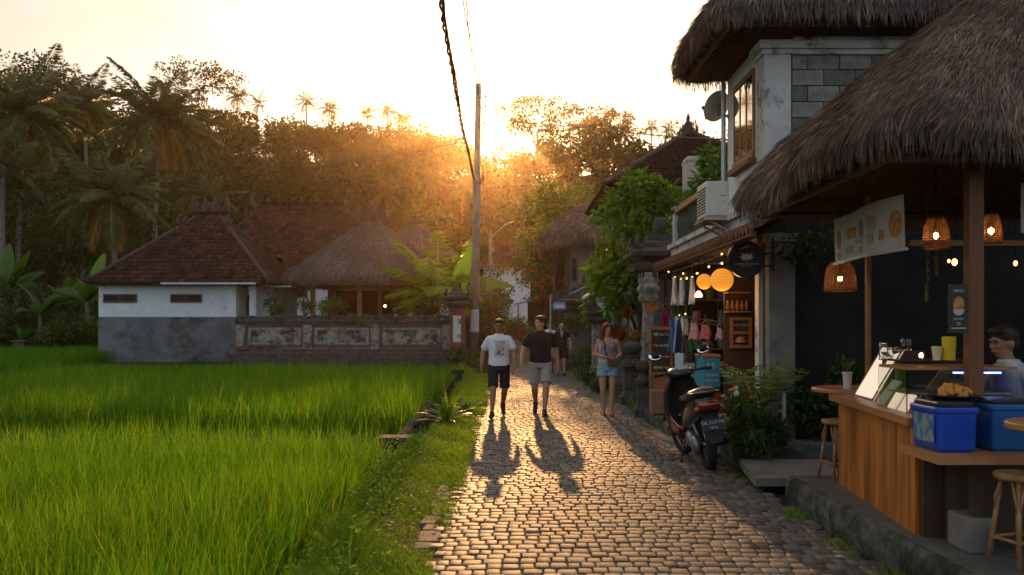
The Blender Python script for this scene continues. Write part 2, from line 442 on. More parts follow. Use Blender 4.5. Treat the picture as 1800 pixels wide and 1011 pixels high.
# ---------------------------------------------------------------- rice
def blades(pos, H, lean, W, seg, C, B):
    n = len(pos)
    if n == 0: return
    az = rng.uniform(0, 2*np.pi, n); 
    V, Q, T, k = blade_arr(pos, H, lean, az, W, seg)
    b0 = B.n; B.V.append(V); B.C.append(np.repeat(C, k, 0)); B.n += len(V)
    if len(Q): B.F.setdefault(4, []).append(Q+b0)
    B.F.setdefault(3, []).append(T+b0)
def lz(P): return np.array([land_z(x, y) for x, y in P])
def rice_plot(y0, y1, xleft, dens, h, name, label):
    """clumps (hills) of rice set out in rows, each a fan of blades"""
    B = Bag(); y = y0
    while y < y1:
        sp = .135 if y < 9 else (.15 if y < 14 else .21 if y < 24 else .30)
        x1 = xd(y)-.02; x0 = xleft(y)
        xs_ = np.arange(x1, x0, -sp); n = len(xs_)
        if n:
            P = np.stack([xs_+rng.normal(0, sp*.18, n), y+rng.normal(0, sp*.18, n)], 1)
            P_keep = rng.random(n) > .05; P = P[P_keep]; nb = int(dens*(18 if y < 9 else 13 if y < 14 else 9 if y < 24 else 8))
            # only clumps the neighbouring views could see
            P = P[(P[:, 1]*.62+3.2 > -P[:, 0])]
            if len(P):
                if y > 27.5: P = P[P[:, 0] > -15]
                P = np.repeat(P, nb, 0); m = len(P)
                z = np.where(P[:, 1] < 12.6, -.32, -.30)
                pos = np.stack([P[:, 0]+rng.normal(0, .035, m), P[:, 1]+rng.normal(0, .035, m), z], 1)
                wav = np.repeat(rng.normal(1, .07, m//nb), nb)+.10*np.sin(P[:, 0]*.9+P[:, 1]*.5)+.06*np.sin(P[:, 0]*2.3-P[:, 1]*1.7)
                edge = np.clip((x1-P[:, 0])/.5, 0, 1)
                H = h*wav*rng.uniform(.66, 1.1, m); W_ = np.full(m, (.0072 if y < 9 else .010 if y < 14 else .018 if y < 24 else .028))
                lean = np.abs(rng.normal(.13, .09, m))*(1.3)
                patch = np.clip(.5+.5*np.sin(P[:, 0]*.55+1.1)*np.sin(P[:, 1]*.8+.4)+rng.normal(0, .25, m), 0, 1)
                C = cols(m, 1., .22, .08); C[:, 0] *= 1+.55*patch; C[:, 1] *= 1+.12*patch
                dead = rng.random(m) < .05; C[dead] = C[dead]*np.array([2.6, 1.25, 1.2])
                blades(pos, H, lean, W_, 3 if y < 14 else 2, C, B)
        y += sp
    return tag(B.build(name, M_rice), label, 'rice', kind='stuff')
rice_plot(2.6, 11.9, lambda y: -(.60*y+3.2), 1., .78, 'rice', 'nearest plot of tall green rice beside the lane')
rice_plot(15.7, 30.6, lambda y: -(.60*y+3.2), 1., .78, 'rice', 'second plot of rice in front of the garden wall')
B = Bag()
def rice_far(x0, x1, y0, y1, n, h=.75):
    P = np.stack([rng.uniform(x0, x1, n), rng.uniform(y0, y1, n)], 1)
    pos = np.c_[P, lz(P)]
    blades(pos, h*rng.uniform(.7, 1.1, n), np.abs(rng.normal(.12, .08, n)), np.full(n, .035), 2, cols(n, 1., .2, .1), B)
rice_far(-15.5, -2.7, 30.6, 33.6, 6000, .62); rice_far(-28, -17.4, 33.5, 45, 12000); rice_far(-34, -19, 47, 58, 7000)
tag(B.build('rice', M_rice), 'far plots of rice at the foot of the white house', 'rice', kind='stuff')

# ---------------------------------------------------------------- grass verge, weeds
def grass_patch(n, xf, y0, y1, h, w, B, seg=2, lean=.6, ypow=1., C=None):
    t = rng.random(n)**ypow; y = y0+(y1-y0)*t; u = rng.random(n)
    a, b = xf(y); x = a+(b-a)*u
    P = np.stack([x, y], 1); pos = np.c_[P, lz(P)-.01]
    sc = np.clip(.55+.6*np.sin(x*5+y*2.1)*np.sin(y*1.3+x), .25, 1.3)
    H = h*sc*rng.uniform(.5, 1.3, n)*np.clip(u*0+1, 0, 1)
    ww = w*np.clip(y/8, .8, 4)
    blades(pos, H, H*np.abs(rng.normal(lean, .25, n)), ww, seg, cols(n, 1.15, .25, .12, .15) if C is None else C, B)
B = Bag(); vf = lambda y: (np.array([xd(k)+ditch_w(k)-.04 for k in y]), xl(y)+.05)
grass_patch(105000, lambda y: (np.array([xd(k)+ditch_w(k)-.06 for k in y]), xl(y)+.03), 2.6, 34, .12, .007, B, 2, .7, 1.7)
grass_patch(9000, lambda y: (np.array([xd(k)-.05 for k in y]), np.array([xd(k)+.5 for k in y])), 2.6, 34, .28, .009, B, 2, .6, 1.5)
grass_patch(9000, lambda y: (np.array([xd(k)-.02 for k in y]), np.array([xd(k)+.45 for k in y])), 2.6, 12, .22, .007, B, 3, .6)
# small-leaved weeds
def weeds(n, xf, y0, y1, L_, B, ypow=1.3, up=.13):
    t = rng.random(n)**ypow; y = y0+(y1-y0)*t; a, b = xf(y); x = a+(b-a)*rng.random(n)
    c = np.sin(x*9+y*4)*np.sin(y*2.7)+rng.normal(0, .5, n); k = c > .1; x, y = x[k], y[k]; m = len(x)
    P = np.stack([x, y], 1); pos = np.c_[P, lz(P)+rng.uniform(.0, up, m)]
    D = rng.normal(size=(m, 3)); D[:, 2] = np.abs(D[:, 2])*.5
    V, F = leaf_arr(pos, D, L_*rng.uniform(.6, 1.4, m), L_*.6*rng.uniform(.6, 1.3, m), up=np.tile([0, 0, 1.], (m, 1))+rng.normal(0, .4, (m, 3)))
    B.add(V, F, np.repeat(cols(m, 1.1, .3, .12), 4, 0))
weeds(15000, vf, 2.6, 26, .03, B); weeds(9000, lambda y: (np.array([xd(k)+.0 for k in y]), np.array([xd(k)+.5 for k in y])), 2.6, 13, .05, B, 1., .22)
tag(B.build('grass', M_weed), 'grass and weeds along the verge between lane and ditch', 'grass', kind='stuff')
# small verge flowers
B = Bag(); fc = [(.25, .2, .8), (.95, .45, .08), (.9, .85, .75), (.95, .8, .1), (.2, .2, .75), (.9, .3, .1)]
for i in range(46):
    y = rnd.uniform(5.6, 13); x = lerp(xd(y)+.5, xl(y)-.15, rnd.random()); z = land_z(x, y)+rnd.uniform(.07, .16)
    c = rnd.choice(fc); k = 6
    for j in range(k):
        a = 2*math.pi*j/k; Vv, Ff = leaf_arr(np.array([[x, y, z]]), np.array([[math.cos(a), math.sin(a), .35]]), .017, .013, up=np.array([[0, 0, 1.]]))
        B.add(Vv, Ff, c)
tag(B.build('wildflowers', M_petal), 'tiny blue, white and orange flowers scattered in the verge', 'wildflowers', kind='stuff')
# right-hand strip, tufts at the kerb foot and among the stones
B = Bag()
grass_patch(9000, lambda y: (xr(y)-.06, xr(y)+.14), 3, 9.6, .07, .006, B, 2, .7)
grass_patch(9000, lambda y: (xr(y)-.05, xr(y)+.42), 15.4, 34, .11, .008, B, 2, .7)
grass_patch(1800, lambda y: (xr(y)-.03, xr(y)+.16), 9.6, 15.4, .07, .007, B, 2, .7)
for (cx, cyy, n, h) in ((2.36, 7.6, 260, .12), (2.4, 6.6, 220, .10), (2.42, 5.6, 260, .13), (2.38, 5.2, 160, .12), (2.2, 8.6, 300, .05), (2.3, 9.3, 260, .06), (2.05, 8.9, 120, .03), (2.44, 4.9, 200, .1)):
    P = np.stack([cx+rng.normal(0, .06, n), cyy+rng.normal(0, .14, n)], 1); hh = h*rng.uniform(.5, 1.2, n)
    blades(np.c_[P, lz(P)], hh, hh*.6, np.full(n, .006), 2, cols(n, 1.1, .25, .1, .1), B)
weeds(4000, lambda y: (xr(y), xr(y)+.4), 15.4, 34, .05, B, 1., .2)
tag(B.build('grass', M_weed), 'patchy grass strip along the right-hand kerb', 'grass', kind='stuff')

# ================================================================ prototypes
def palm_frond(B, base, az, el, Lf, droop, nl=26, leafL=.9, C=(1, 1, 1), dead=0., w=.12, stiff=.5):
    """feather frond: curved rachis with drooping leaflets"""
    k = 12; ts = np.linspace(0, 1, k); h = np.array([math.cos(az), math.sin(az), 0.]); up = np.array([0, 0, 1.])
    ang = el-droop*ts**1.3; ds = Lf/(k-1); pts = [np.array(base, float)]
    for a in ang[:-1]: pts.append(pts[-1]+ds*(h*math.cos(a)+up*math.sin(a)))
    pts = np.array(pts); side = np.cross(h, up)
    V, F = strip_pts(pts, .045*(1-ts*.85)*Lf/4, side); B.add(V, F, np.array(C)*np.array([1.5, 1.25, .8]))
    t = np.linspace(.12, .99, nl); P = np.stack([np.interp(t, ts, pts[:, i]) for i in range(3)], 1)
    T = unit(np.gradient(P, axis=0)); prof = np.sin(np.pi*np.clip(t*.86+.12, 0, 1))**.6
    for s in (1, -1):
        D = side*s*.8+T*.6+np.array([0, 0, -1.])*(.25+.5*(1-stiff)+.35*rng.random((nl, 1)))*(1.0)+rng.normal(0, .07, (nl, 3))
        Lp = leafL*prof*rng.uniform(.85, 1.1, nl)
        Vv, Ff = leaf_arr(P, D, Lp, w*Lf/4*(.7+.5*rng.random(nl)), up=np.tile(T.mean(0), (nl, 1))+rng.normal(0, .25, (nl, 3)), fold=-.4)
        B.add(Vv, Ff, np.repeat(cols(nl, 1., .18, .07)*np.array(C), 4, 0))
def coconut_palm(H, nf=24, Lf=4.2, nl=30, lean=.8, detail=1., seed=1, r=.19, dead=3):
    global rng
    rng = np.random.default_rng(seed); rd = random.Random(seed)
    t = thing('coconut_palm', None, None)
    g = G(); az = rd.uniform(0, 6.28); pts = [(lean*math.cos(az)*(k/8)**1.7, lean*math.sin(az)*(k/8)**1.7, H*k/8-.4*(k == 0)) for k in range(9)]
    g.tube(pts, [r*(1.5 if k == 0 else 1.05-.35*k/8) for k in range(9)], 9); g.build('trunk', M_ptrunk, t, smooth=True)
    top = np.array(pts[-1]); B = Bag()
    for i in range(nf):
        u = (i+.5)/nf; el = R(lerp(84, -22, u**.85))+rd.uniform(-.1, .1); a = i*2.399+rd.uniform(-.25, .25)
        palm_frond(B, top+np.array([0, 0, .1]), a, el, Lf*rd.uniform(.85, 1.1)*(1-.25*(u < .15)), R(lerp(25, 78, u))*rd.uniform(.8, 1.2), nl, Lf*.23, C=(1, 1, 1), stiff=.85)
    for i in range(dead):
        palm_frond(B, top, rd.uniform(0, 6.28), R(-45), Lf*.8, R(50), nl, Lf*.2, C=(3.2, 1.5, .9))
    B.build('crown', M_frond, t)
    g = G()
    for i in range(7):
        a = rd.uniform(0, 6.28); g.ell(top+np.array([.22*math.cos(a), .22*math.sin(a), -.18-.2*rd.random()]), .12, 8, 6)
    g.build('coconuts', mat('coconut_husk', (.16, .10, .035), (.09, .09, .03), scale=4, rough=.6), t, smooth=True)
    return t

def branchy(g, base, H, spread, rd, n=6, r0=.2, fork=.35, up=.75):
    """trunk and limbs; returns limb tips"""
    tips = []; b = Vector(base); wob = [Vector((rd.uniform(-.04, .04)*H, rd.uniform(-.04, .04)*H, 0)) for _ in range(4)]
    f = b+Vector((wob[0].x, wob[0].y, H*fork))
    g.tube([b-Vector((0, 0, .4)), b+Vector((0, 0, .05*H)), (b+f)/2+wob[1]*.5, f], [r0*1.5, r0*1.1, r0*.9, r0*.75], 8)
    for i in range(n):
        a = 2*math.pi*(i+rd.uniform(-.3, .3))/n; e = rd.uniform(.3, 1.); st = f if i % 2 else f.lerp(b, .15)
        d = Vector((math.cos(a)*spread*e, math.sin(a)*spread*e, H*(1-fork)*(up+rd.uniform(-.15, .2))))
        p1 = st+d*.4+Vector((rd.uniform(-.1, .1), rd.uniform(-.1, .1), 0))*spread; p2 = st+d
        g.tube([st, p1, p2], [r0*.5, r0*.32, r0*.1], 6); tips += [p2, p1.lerp(p2, .5)]
        for k in range(2):
            q = p1+Vector((math.cos(a+rd.uniform(-1.2, 1.2)), math.sin(a+rd.uniform(-1.2, 1.2)), rd.uniform(.1, .7)))*spread*.4
            g.tube([p1, p1.lerp(q, .5)+Vector((0, 0, .05*spread)), q], [r0*.22, r0*.15, r0*.06], 5); tips.append(q)
    return tips
def clump_leaves(B, centres, rad, n, L_, flat=1., droop=.2, wr=.5, var=.25, base=1., shell=.55, y=0., cvar=.18):
    for c in centres:
        r = rad*rng.uniform(.7, 1.25); d = unit(rng.normal(size=(n, 3))); q = r*(shell+(1-shell)*rng.random((n, 1)))
        P = np.array(c)+d*q*np.array([1, 1, .72*flat]); D = d*.7+rng.normal(0, .6, (n, 3)); D[:, 2] -= droop
        V, F = leaf_arr(P, D, L_*rng.uniform(.6, 1.3, n), L_*wr*rng.uniform(.7, 1.2, n), up=unit(rng.normal(size=(n, 3))+np.array([0, 0, 1.2])))
        B.add(V, F, np.repeat(cols(n, base*math.exp(rng.normal(0, cvar)), var, .1, y), 4, 0))
def broad_tree(name, H, spread, nclump, nleaf, L_, seed, shape='round', zmin=.2, mat_=None, r0=.2, parts=True, flat=1., rad=None, droop=.2, wr=.5, base=1., fork=.35, y=0., loc=(0, 0, 0), label=None, cat=None, group=None, n=6):
    global rng
    rng = np.random.default_rng(seed); rd = random.Random(seed); t = thing(name, label, cat, loc, group)
    o = Vector(loc); g = G(); tips = branchy(g, o, H*(.86 if shape != 'umbrella' else .93), spread, rd, n, r0, fork if shape != 'umbrella' else .5, .75 if shape != 'umbrella' else .85)
    g.build('trunk', M_bark, t, smooth=True)
    B = Bag(); cs = list(tips)
    while len(cs) < nclump:
        a = rd.uniform(0, 6.28); q = spread*math.sqrt(rd.random())
        if shape == 'umbrella': z = H*(.92+.06*rd.random())-.10*H*(q/spread)**2
        elif shape == 'column': z = H*rd.uniform(zmin, 1.); q *= (1.05-(z/H)**2*.75)
        else: z = H*(.42+.5*rd.random()); q *= math.sqrt(max(.1, 1-((z/H-.62)/.42)**2))
        cs.append(o+Vector((q*math.cos(a), q*math.sin(a), z)))
    clump_leaves(B, [tuple(c) for c in cs[:nclump]], rad or spread*.3, nleaf, L_, flat*(.35 if shape == 'umbrella' else 1), droop, wr, base=base, y=y)
    B.build('crown', mat_ or M_leaf, t)
    return t
def big_leaf(B, base, az, el, Lf, wid, droop, C, k=10, split=0., tilt=0., twist=0.):
    ts = np.linspace(0, 1, k); h = np.array([math.cos(az), math.sin(az), 0.]); up = np.array([0, 0, 1.]); ang = el-droop*ts**1.5
    pts = [np.array(base, float)]
    for a in ang[:-1]: pts.append(pts[-1]+Lf/(k-1)*(h*math.cos(a)+up*math.sin(a)))
    pts = np.array(pts); side = np.cross(h, up)+tilt*up
    if twist: d0 = unit(pts[k//2]-pts[0]) if isinstance(pts, np.ndarray) else unit(np.array(pts[k//2])-np.array(pts[0])); side = side*math.cos(twist)+np.cross(d0, side)*math.sin(twist)
    w = wid*np.clip(np.sin(np.pi*np.clip(ts*.95+.03, 0, 1))**.55, .04, 1); w[:2] *= .35
    V, F = strip_pts(pts, w, side, fold=.25); B.add(V, F, np.array(C)*math.exp(rng.normal(0, .12)))
def banana(loc, H, n, Lf, seed, label=None, cat='banana plant', group=None, specs=None):
    global rng
    rng = np.random.default_rng(seed); rd = random.Random(seed); t = thing('banana_plant', label, cat, loc, group); o = Vector(loc)
    g = G(); g.tube([o-Vector((0, 0, .3)), o+Vector((.05, 0, H*.5)), o+Vector((0, 0, H))], [.17, .13, .07], 9); g.build('stem', mat('banana_stem', (.13, .15, .05), (.17, .11, .05), scale=4, rough=.7), t, smooth=True)
    B = Bag()
    for i in range(n):
        a = i*2.4+rd.uniform(-.3, .3); el = R(rd.uniform(35, 88)); dr = R(rd.uniform(20, 110))
        big_leaf(B, o+Vector((0, 0, H*.93)), a, el, Lf*rd.uniform(.75, 1.1), Lf*.13, dr, (1, 1, 1), tilt=rd.uniform(-.4, .4))
    for (a, el, l, dr, c, *tw) in (specs or []): big_leaf(B, o+Vector((0, 0, H*.93)), R(a), R(el), l, .12*l, R(dr), c, twist=R(tw[0] if tw else 0))
    B.build('crown', M_banana, t); return t
def spiky(name, loc, n, Lf, wid, seed, label, cat, C=(1, 1, 1), el=(30, 85), group=None, m=None, droop=60, parent=None):
    global rng
    rng = np.random.default_rng(seed); rd = random.Random(seed); B = Bag()
    for i in range(n):
        u = i/n; c = np.array(C)*(1 if rd.random() < .7 else 1.3)
        big_leaf(B, (loc[0]+rd.uniform(-.02, .02), loc[1], loc[2]), i*2.4+rd.uniform(-.4, .4), R(lerp(el[1], el[0], u)), Lf*rd.uniform(.7, 1.1), wid, R(droop)*rd.uniform(.5, 1.3), c, 7)
    o = B.build(name, m or M_banana, parent, None if parent else loc)
    return tag(o, label, cat, group) if not parent else o
def shrub(name, loc, r, n, L_, seed, label, cat='shrub', group=None, m=None, base=1., y=0., nclump=9, tall=1., flowers=None, droop=.1, wr=.5, C=None):
    """leafy bush on thin stems, with its own blossoms if it has any"""
    global rng
    rng = np.random.default_rng(seed); rd = random.Random(seed); o = Vector(loc); t = thing(name, label, cat, loc, group); g = G(); cs = []
    for i in range(nclump):
        a = rd.uniform(0, 6.28); q = r*.75*math.sqrt(rd.random()); z = r*tall*(.3+1.2*rd.random()*(1-q/r*.5)); p = o+Vector((q*math.cos(a), q*math.sin(a), z)); cs.append(tuple(p))
        g.tube([o+Vector((0, 0, -.1)), o.lerp(p, .5)+Vector((0, 0, .08*r)), p], [.02*r+.008, .015*r+.005, .004], 5)
    g.build('stems', M_bark, t, smooth=True)
    B = Bag(); clump_leaves(B, cs, r*.45, n//nclump, L_, 1., droop, wr, base=base, shell=.25, y=y, cvar=.2)
    if C is not None:
        for i in range(len(B.C)): B.C[i] = B.C[i]*np.array(C)
    B.build('foliage', m or M_leaf, t)
    if flowers:
        B = Bag(); cnt, size, fcs = flowers
        for i in range(cnt):
            c = np.array(cs[rd.randrange(len(cs))]); p = c+unit(rng.normal(size=3)+np.array([0, -.5, .2]))*r*.45; fcol = fcs[i % len(fcs)]
            n6 = 7; D = unit(rng.normal(size=(n6, 3))+np.array([0, -.4, .3]))
            V, F = leaf_arr(np.tile(p, (n6, 1)), D, size*rng.uniform(.8, 1.2, n6), size*.7); B.add(V, F, fcol)
        B.build('blossoms', M_petal, t)
    return t
# ================================================================ the wooded slope
rng = np.random.default_rng(5)
B = Bag()
pts = []
for i in range(6500):
    y = rnd.uniform(96, 226); x = rnd.uniform(-.64*y-6, .52*y+12)
    px = 900+1600*x/y
    if all((x-a)**2+(y-b)**2 > 5.2**2 for a, b in pts): pts.append((x, y))
for (x, y) in pts:
    z = land_z(x, y); px = 900+1600*x/y; s = rnd.uniform(.75, 1.3); rr = 3.4*s; hh = (6.5+3*rnd.random())*s
    if y > 190 and 835 < px < 908: hh *= .45                 # the notch where the sun stands
    m = 4; base = math.exp(rng.normal(0, .42)); yel = rng.uniform(-.05, .3)
    cs = [(x+rng.normal(0, rr*.38), y+rng.normal(0, rr*.38), z+hh-rr*.55+rng.normal(0, rr*.22)) for _ in range(m)]
    clump_leaves(B, cs, rr*.66, 125 if y < 180 else 100, .8, .95, .15, .7, base=base, shell=.8, y=yel, cvar=.12, var=.22)
tag(B.build('woods', M_far), 'dense wooded hillside rising behind the village', 'woods', kind='stuff')

# palms: three prototypes, copied
protos = [coconut_palm(9.5, 22, 3.6, 22, .8, seed=21), coconut_palm(8, 18, 3.3, 20, 1.2, seed=22, dead=1), coconut_palm(11, 20, 3.4, 20, .4, seed=23, dead=2)]
PALM_SPOTS = [  # px, py of the crown centre, depth, scale
 (412,172,205,.95),(446,184,200,.85),(540,180,200,1.1),(575,192,205,.95),(641,204,210,.9),(681,196,212,1.15),(704,210,214,1.05),(1106,222,215,1.0),(1146,226,212,1.0),
 (1180,232,208,.8),(290,196,190,.7),(20,150,150,.8),(608,318,120,.8),(690,345,118,.85),(755,318,128,.85),(810,335,124,.8),(560,300,135,.7),(470,300,126,.7),(1092,234,212,.6),(365,322,112,.7)]
used = [False]*3
for i, (px, py, Y, s) in enumerate(PALM_SPOTS):
    k = i % 3; x = xs(px, Y); top = zs(py, Y); H = (9.5, 8, 11)[k]
    z0 = land_z(x, Y); s_ = s*1.0
    base = top-H*s_
    if base > z0+.3: s_z = (top-z0)/H
    else: s_z = s_
    zb = min(base, z0)
    ridge_ = Y > 185
    lab = 'coconut palm standing on the ridge against the bright sky' if ridge_ else 'coconut palm among the trees on the lower slope'
    o = protos[k] if not used[k] else copy_tree(protos[k])
    used[k] = True
    o.location = (x, Y, zb); o.rotation_euler = (0, 0, rnd.uniform(0, 6.28)); o.scale = (s_, s_, s_z)
    tag(o, lab, 'palm tree', 'coconut palms on the ridge' if ridge_ else 'coconut palms on the slope')
# the large palms on the left
def big_palm(px, py, Y, Lf, nf, seed, label, lean=.6, dead=3, nl=58, r=.2):
    x = xs(px, Y); z0 = land_z(x, Y); H = zs(py, Y)-z0
    t = coconut_palm(H, nf, Lf, nl, lean, seed=seed, dead=dead, r=r); t.location = (x, Y, z0)
    tag(t, label, 'palm tree', 'large coconut palms at the left'); return t
big_palm(28, 205, 62, 5.6, 28, 31, 'tallest coconut palm with a pale trunk at the far left edge', dead=4)
big_palm(268, 212, 70, 5.7, 30, 32, 'coconut palm with wide dark crown and orange dead fronds above the tiled house', dead=6)
big_palm(160, 190, 84, 4.9, 26, 33, 'coconut palm standing behind and between the two largest ones', dead=2)
big_palm(205, 350, 56, 4.7, 26, 34, 'short coconut palm with pale fronds just behind the tiled house', dead=2, lean=.3)
big_palm(372, 352, 78, 3.3, 20, 35, 'small yellowish coconut palm behind the tiled roof', dead=2, lean=.3)
big_palm(4, 300, 57, 3.6, 16, 36, 'low coconut palm cut by the left edge of the picture', dead=1, lean=.2)

# broad trees that stand out from the woods
def on_slope(fn, px, py_top, Y, **kw):
    x = xs(px, Y); z0 = land_z(x, Y); H = zs(py_top, Y)-z0
    return fn(H=max(H, 3), loc=(x, Y, z0), **kw)
bt = lambda **kw: broad_tree(cat='tree', **kw)
on_slope(bt, 350, 98, 130, name='umbrella_tree', spread=6.0, nclump=46, nleaf=55, L_=.5, seed=41, shape='umbrella', mat_=M_far, r0=.3, label='flat topped feathery tree silhouetted on the ridge at the left')
on_slope(bt, 640, 262, 120, name='umbrella_tree', spread=6.4, nclump=50, nleaf=60, L_=.5, seed=42, shape='umbrella', mat_=M_far, r0=.3, base=.8, label='spreading flat crowned tree in the middle of the slope')
on_slope(bt, 950, 172, 205, name='ridge_tree', spread=8.3, nclump=40, nleaf=60, L_=.8, seed=43, shape='umbrella', mat_=M_far, r0=.4, label='tall tree on the ridge just right of the sun')
on_slope(bt, 1042, 185, 208, name='ridge_tree', spread=6.5, nclump=34, nleaf=60, L_=.8, seed=44, shape='umbrella', mat_=M_far, r0=.4, label='open crowned ridge tree second to the right of the sun')
on_slope(bt, 1090, 196, 212, name='ridge_tree', spread=6, nclump=26, nleaf=50, L_=.8, seed=45, shape='umbrella', mat_=M_far, r0=.4, label='open crowned ridge tree beside the cluster of small palms')
on_slope(bt, 1222, 208, 150, name='ridge_tree', spread=6, nclump=46, nleaf=60, L_=.55, seed=46, shape='round', mat_=M_far, r0=.3, label='feathery tree showing behind the tiled roof finial')
on_slope(bt, 60, 98, 92, name='spreading_tree', spread=6.0, nclump=40, nleaf=90, L_=.42, seed=47, shape='umbrella', mat_=M_far, r0=.4, base=.7, flat=1.6, label='dark layered tree rising behind the leftmost palm')
on_slope(bt, 120, 150, 100, name='forest_tree', spread=7.5, nclump=50, nleaf=110, L_=.5, seed=48, mat_=M_far, r0=.4, base=.85, label='rounded dark green tree behind the left palms')
on_slope(bt, 215, 160, 104, name='forest_tree', spread=6, nclump=44, nleaf=110, L_=.5, seed=49, mat_=M_far, r0=.4, base=.95, label='rounded tree filling the gap between the two large palms')
on_slope(bt, 400, 215, 118, name='forest_tree', spread=8, nclump=56, nleaf=110, L_=.5, seed=50, mat_=M_far, r0=.4, label='broad hazy tree at the left end of the slope')
on_slope(bt, 470, 300, 104, name='forest_tree', spread=6.5, nclump=46, nleaf=100, L_=.45, seed=51, mat_=M_far, r0=.35, base=.8, label='dark tree above the back tiled roof')
on_slope(bt, 330, 262, 90, name='forest_tree', spread=6.5, nclump=46, nleaf=110, L_=.42, seed=52, mat_=M_far, r0=.35, base=.9, label='green tree behind the apex of the tiled house')
on_slope(bt, 730, 345, 96, name='forest_tree', spread=5, nclump=40, nleaf=90, L_=.4, seed=53, mat_=M_far, r0=.3, y=.2, label='yellow green tree behind the thatched pavilion roof')
on_slope(bt, 80, 300, 68, name='forest_tree', spread=5.5, nclump=50, nleaf=130, L_=.34, seed=54, mat_=M_leaf, r0=.3, base=.8, label='dark tree under the leftmost palm crown')
on_slope(bt, 150, 330, 74, name='forest_tree', spread=5, nclump=46, nleaf=120, L_=.34, seed=55, mat_=M_leaf, r0=.3, base=.7, label='dense dark tree behind the banana plants')
on_slope(bt, 285, 352, 60, name='forest_tree', spread=3.8, nclump=40, nleaf=120, L_=.28, seed=56, mat_=M_leaf, r0=.25, base=.75, label='leafy tree at the left shoulder of the tiled roof')
on_slope(bt, -60, 230, 60, name='forest_tree', spread=5.5, nclump=46, nleaf=120, L_=.36, seed=57, mat_=M_leaf, r0=.3, base=.7, label='dark tree cut by the left edge of the picture')
on_slope(bt, 700, 300, 150, name='forest_tree', spread=7, nclump=40, nleaf=80, L_=.6, seed=58, mat_=M_far, r0=.35, label='hazy orange lit tree below the ridge near the sun')
on_slope(bt, 880, 330, 150, name='forest_tree', spread=8, nclump=44, nleaf=80, L_=.6, seed=59, mat_=M_far, r0=.35, label='hazy tree straight below the sun')
on_slope(bt, 1000, 320, 150, name='forest_tree', spread=8, nclump=44, nleaf=80, L_=.6, seed=60, mat_=M_far, r0=.35, label='hazy tree on the slope right of the pole')
# ---- trees and shrubs along the left edge and behind the house
def low(px, py_top, Y, r, seed, label, **kw):
    x = xs(px, Y); z0 = land_z(x, Y); return shrub('shrub', (x, Y, z0), r, kw.pop('n', 2600), kw.pop('L_', .2), seed, label, tall=(zs(py_top, Y)-z0)/(1.6*r), nclump=kw.pop('nclump', 14), **kw)
low(205, 440, 50, 2.3, 61, 'large glossy bush rising against the left end of the tiled roof')
low(120, 452, 50, 2.2, 62, 'dark bush left of the white house behind the banana leaves', base=.8)
low(125, 545, 45, 1.7, 63, 'bright green rounded bush beside the white house wall', y=.1, base=1.1)
low(55, 500, 46, 2.2, 64, 'dark low shrub at the far left of the rice', base=.8)
low(0, 470, 46, 2.4, 65, 'dark shrub at the left edge behind the rice', base=.8)
g = Bag(); rng = np.random.default_rng(66)
hx = rng.uniform(-27.5, -18.6, 12000); hy = rng.uniform(45.2, 46.6, 12000); hz = rng.uniform(-.1, 1.35, 12000)
Vv, Ff = leaf_arr(np.stack([hx, hy, hz], 1), rng.normal(size=(12000, 3)), .14*rng.uniform(.6, 1.3, 12000), .08); g.add(Vv, Ff, np.repeat(cols(12000, .7, .25, .1), 4, 0))
tag(g.build('hedge', M_leaf, None, (-23, 46, -.1)), 'clipped dark hedge left of the white house', 'hedge')
banana((xs(8, 47), 47, 0), 3.2, 8, 2.6, 71, 'banana plant with one broad upright leaf at the left edge', specs=[(80, 86, 2.9, 8, (1.7, 1.6, 1), 20), (20, 55, 2.4, 50, (1, 1, 1), 60), (160, 50, 2.2, 70, (1, 1, 1), -60)])
banana((xs(152, 46), 46, 0), 2.9, 6, 2.0, 72, 'banana plant with a bright upright leaf left of the tiled roof', specs=[(20, 76, 2.7, 12, (2.1, 2.0, 1), 70), (8, 42, 2.3, 25, (1.2, 1.2, 1), 60), (170, 25, 2.2, 40, (1.2, 1.2, 1.4), -50), (165, 40, 2.2, 60, (1.2, 1.2, 1.4), -50)])
banana((xs(70, 45), 45, 0), 2.2, 9, 1.9, 73, 'smaller banana plant between the two tall ones')
banana((xs(38, 44), 44, 0), .8, 6, 1.2, 74, 'young banana sprout at the edge of the far rice plot')
banana((xs(110, 48), 48, 0), 2.4, 8, 2.0, 75, 'ragged banana plant with drooping leaves beside the hedge')
# ================================================================ building materials
M_white = mat('white_render', (.78, .80, .81), (.66, .68, .69), scale=2, rough=.9, bump=.004, bscale=40, spec=.2, stain=((.30, .30, .28), .9, .56, .8))
M_oldwhite = mat('stained_white_render', (.62, .60, .57), (.48, .46, .43), scale=2, rough=.9, bump=.005, bscale=30, spec=.2, stain=((.10, .095, .085), 2.6, .52, .64))
M_grey = mat('grey_cement', (.105, .11, .115), (.19, .195, .20), scale=1.1, rough=.92, bump=.008, bscale=20, stain=((.045, .045, .045), .8, .5, .66))
M_conc = mat('concrete', (.20, .185, .165), (.13, .12, .11), scale=3, rough=.9, bump=.006, bscale=35, stain=((.09, .085, .07), 2.2, .52, .7))
M_moss = mat('mossy_kerb', (.15, .14, .12), (.08, .076, .062), scale=4, rough=.95, bump=.02, bscale=25, stain=((.022, .026, .012), 3.2, .42, .56))
M_stone = mat('weathered_dark_stone', (.12, .105, .092), (.055, .05, .045), scale=6, rough=.95, bump=.02, bscale=22, stain=((.03, .034, .018), 2.5, .5, .68))
M_carved = mat('grey_stone', (.34, .315, .285), (.19, .175, .16), scale=6, rough=.93, bump=.012, bscale=30, stain=((.05, .048, .04), 3, .5, .66))
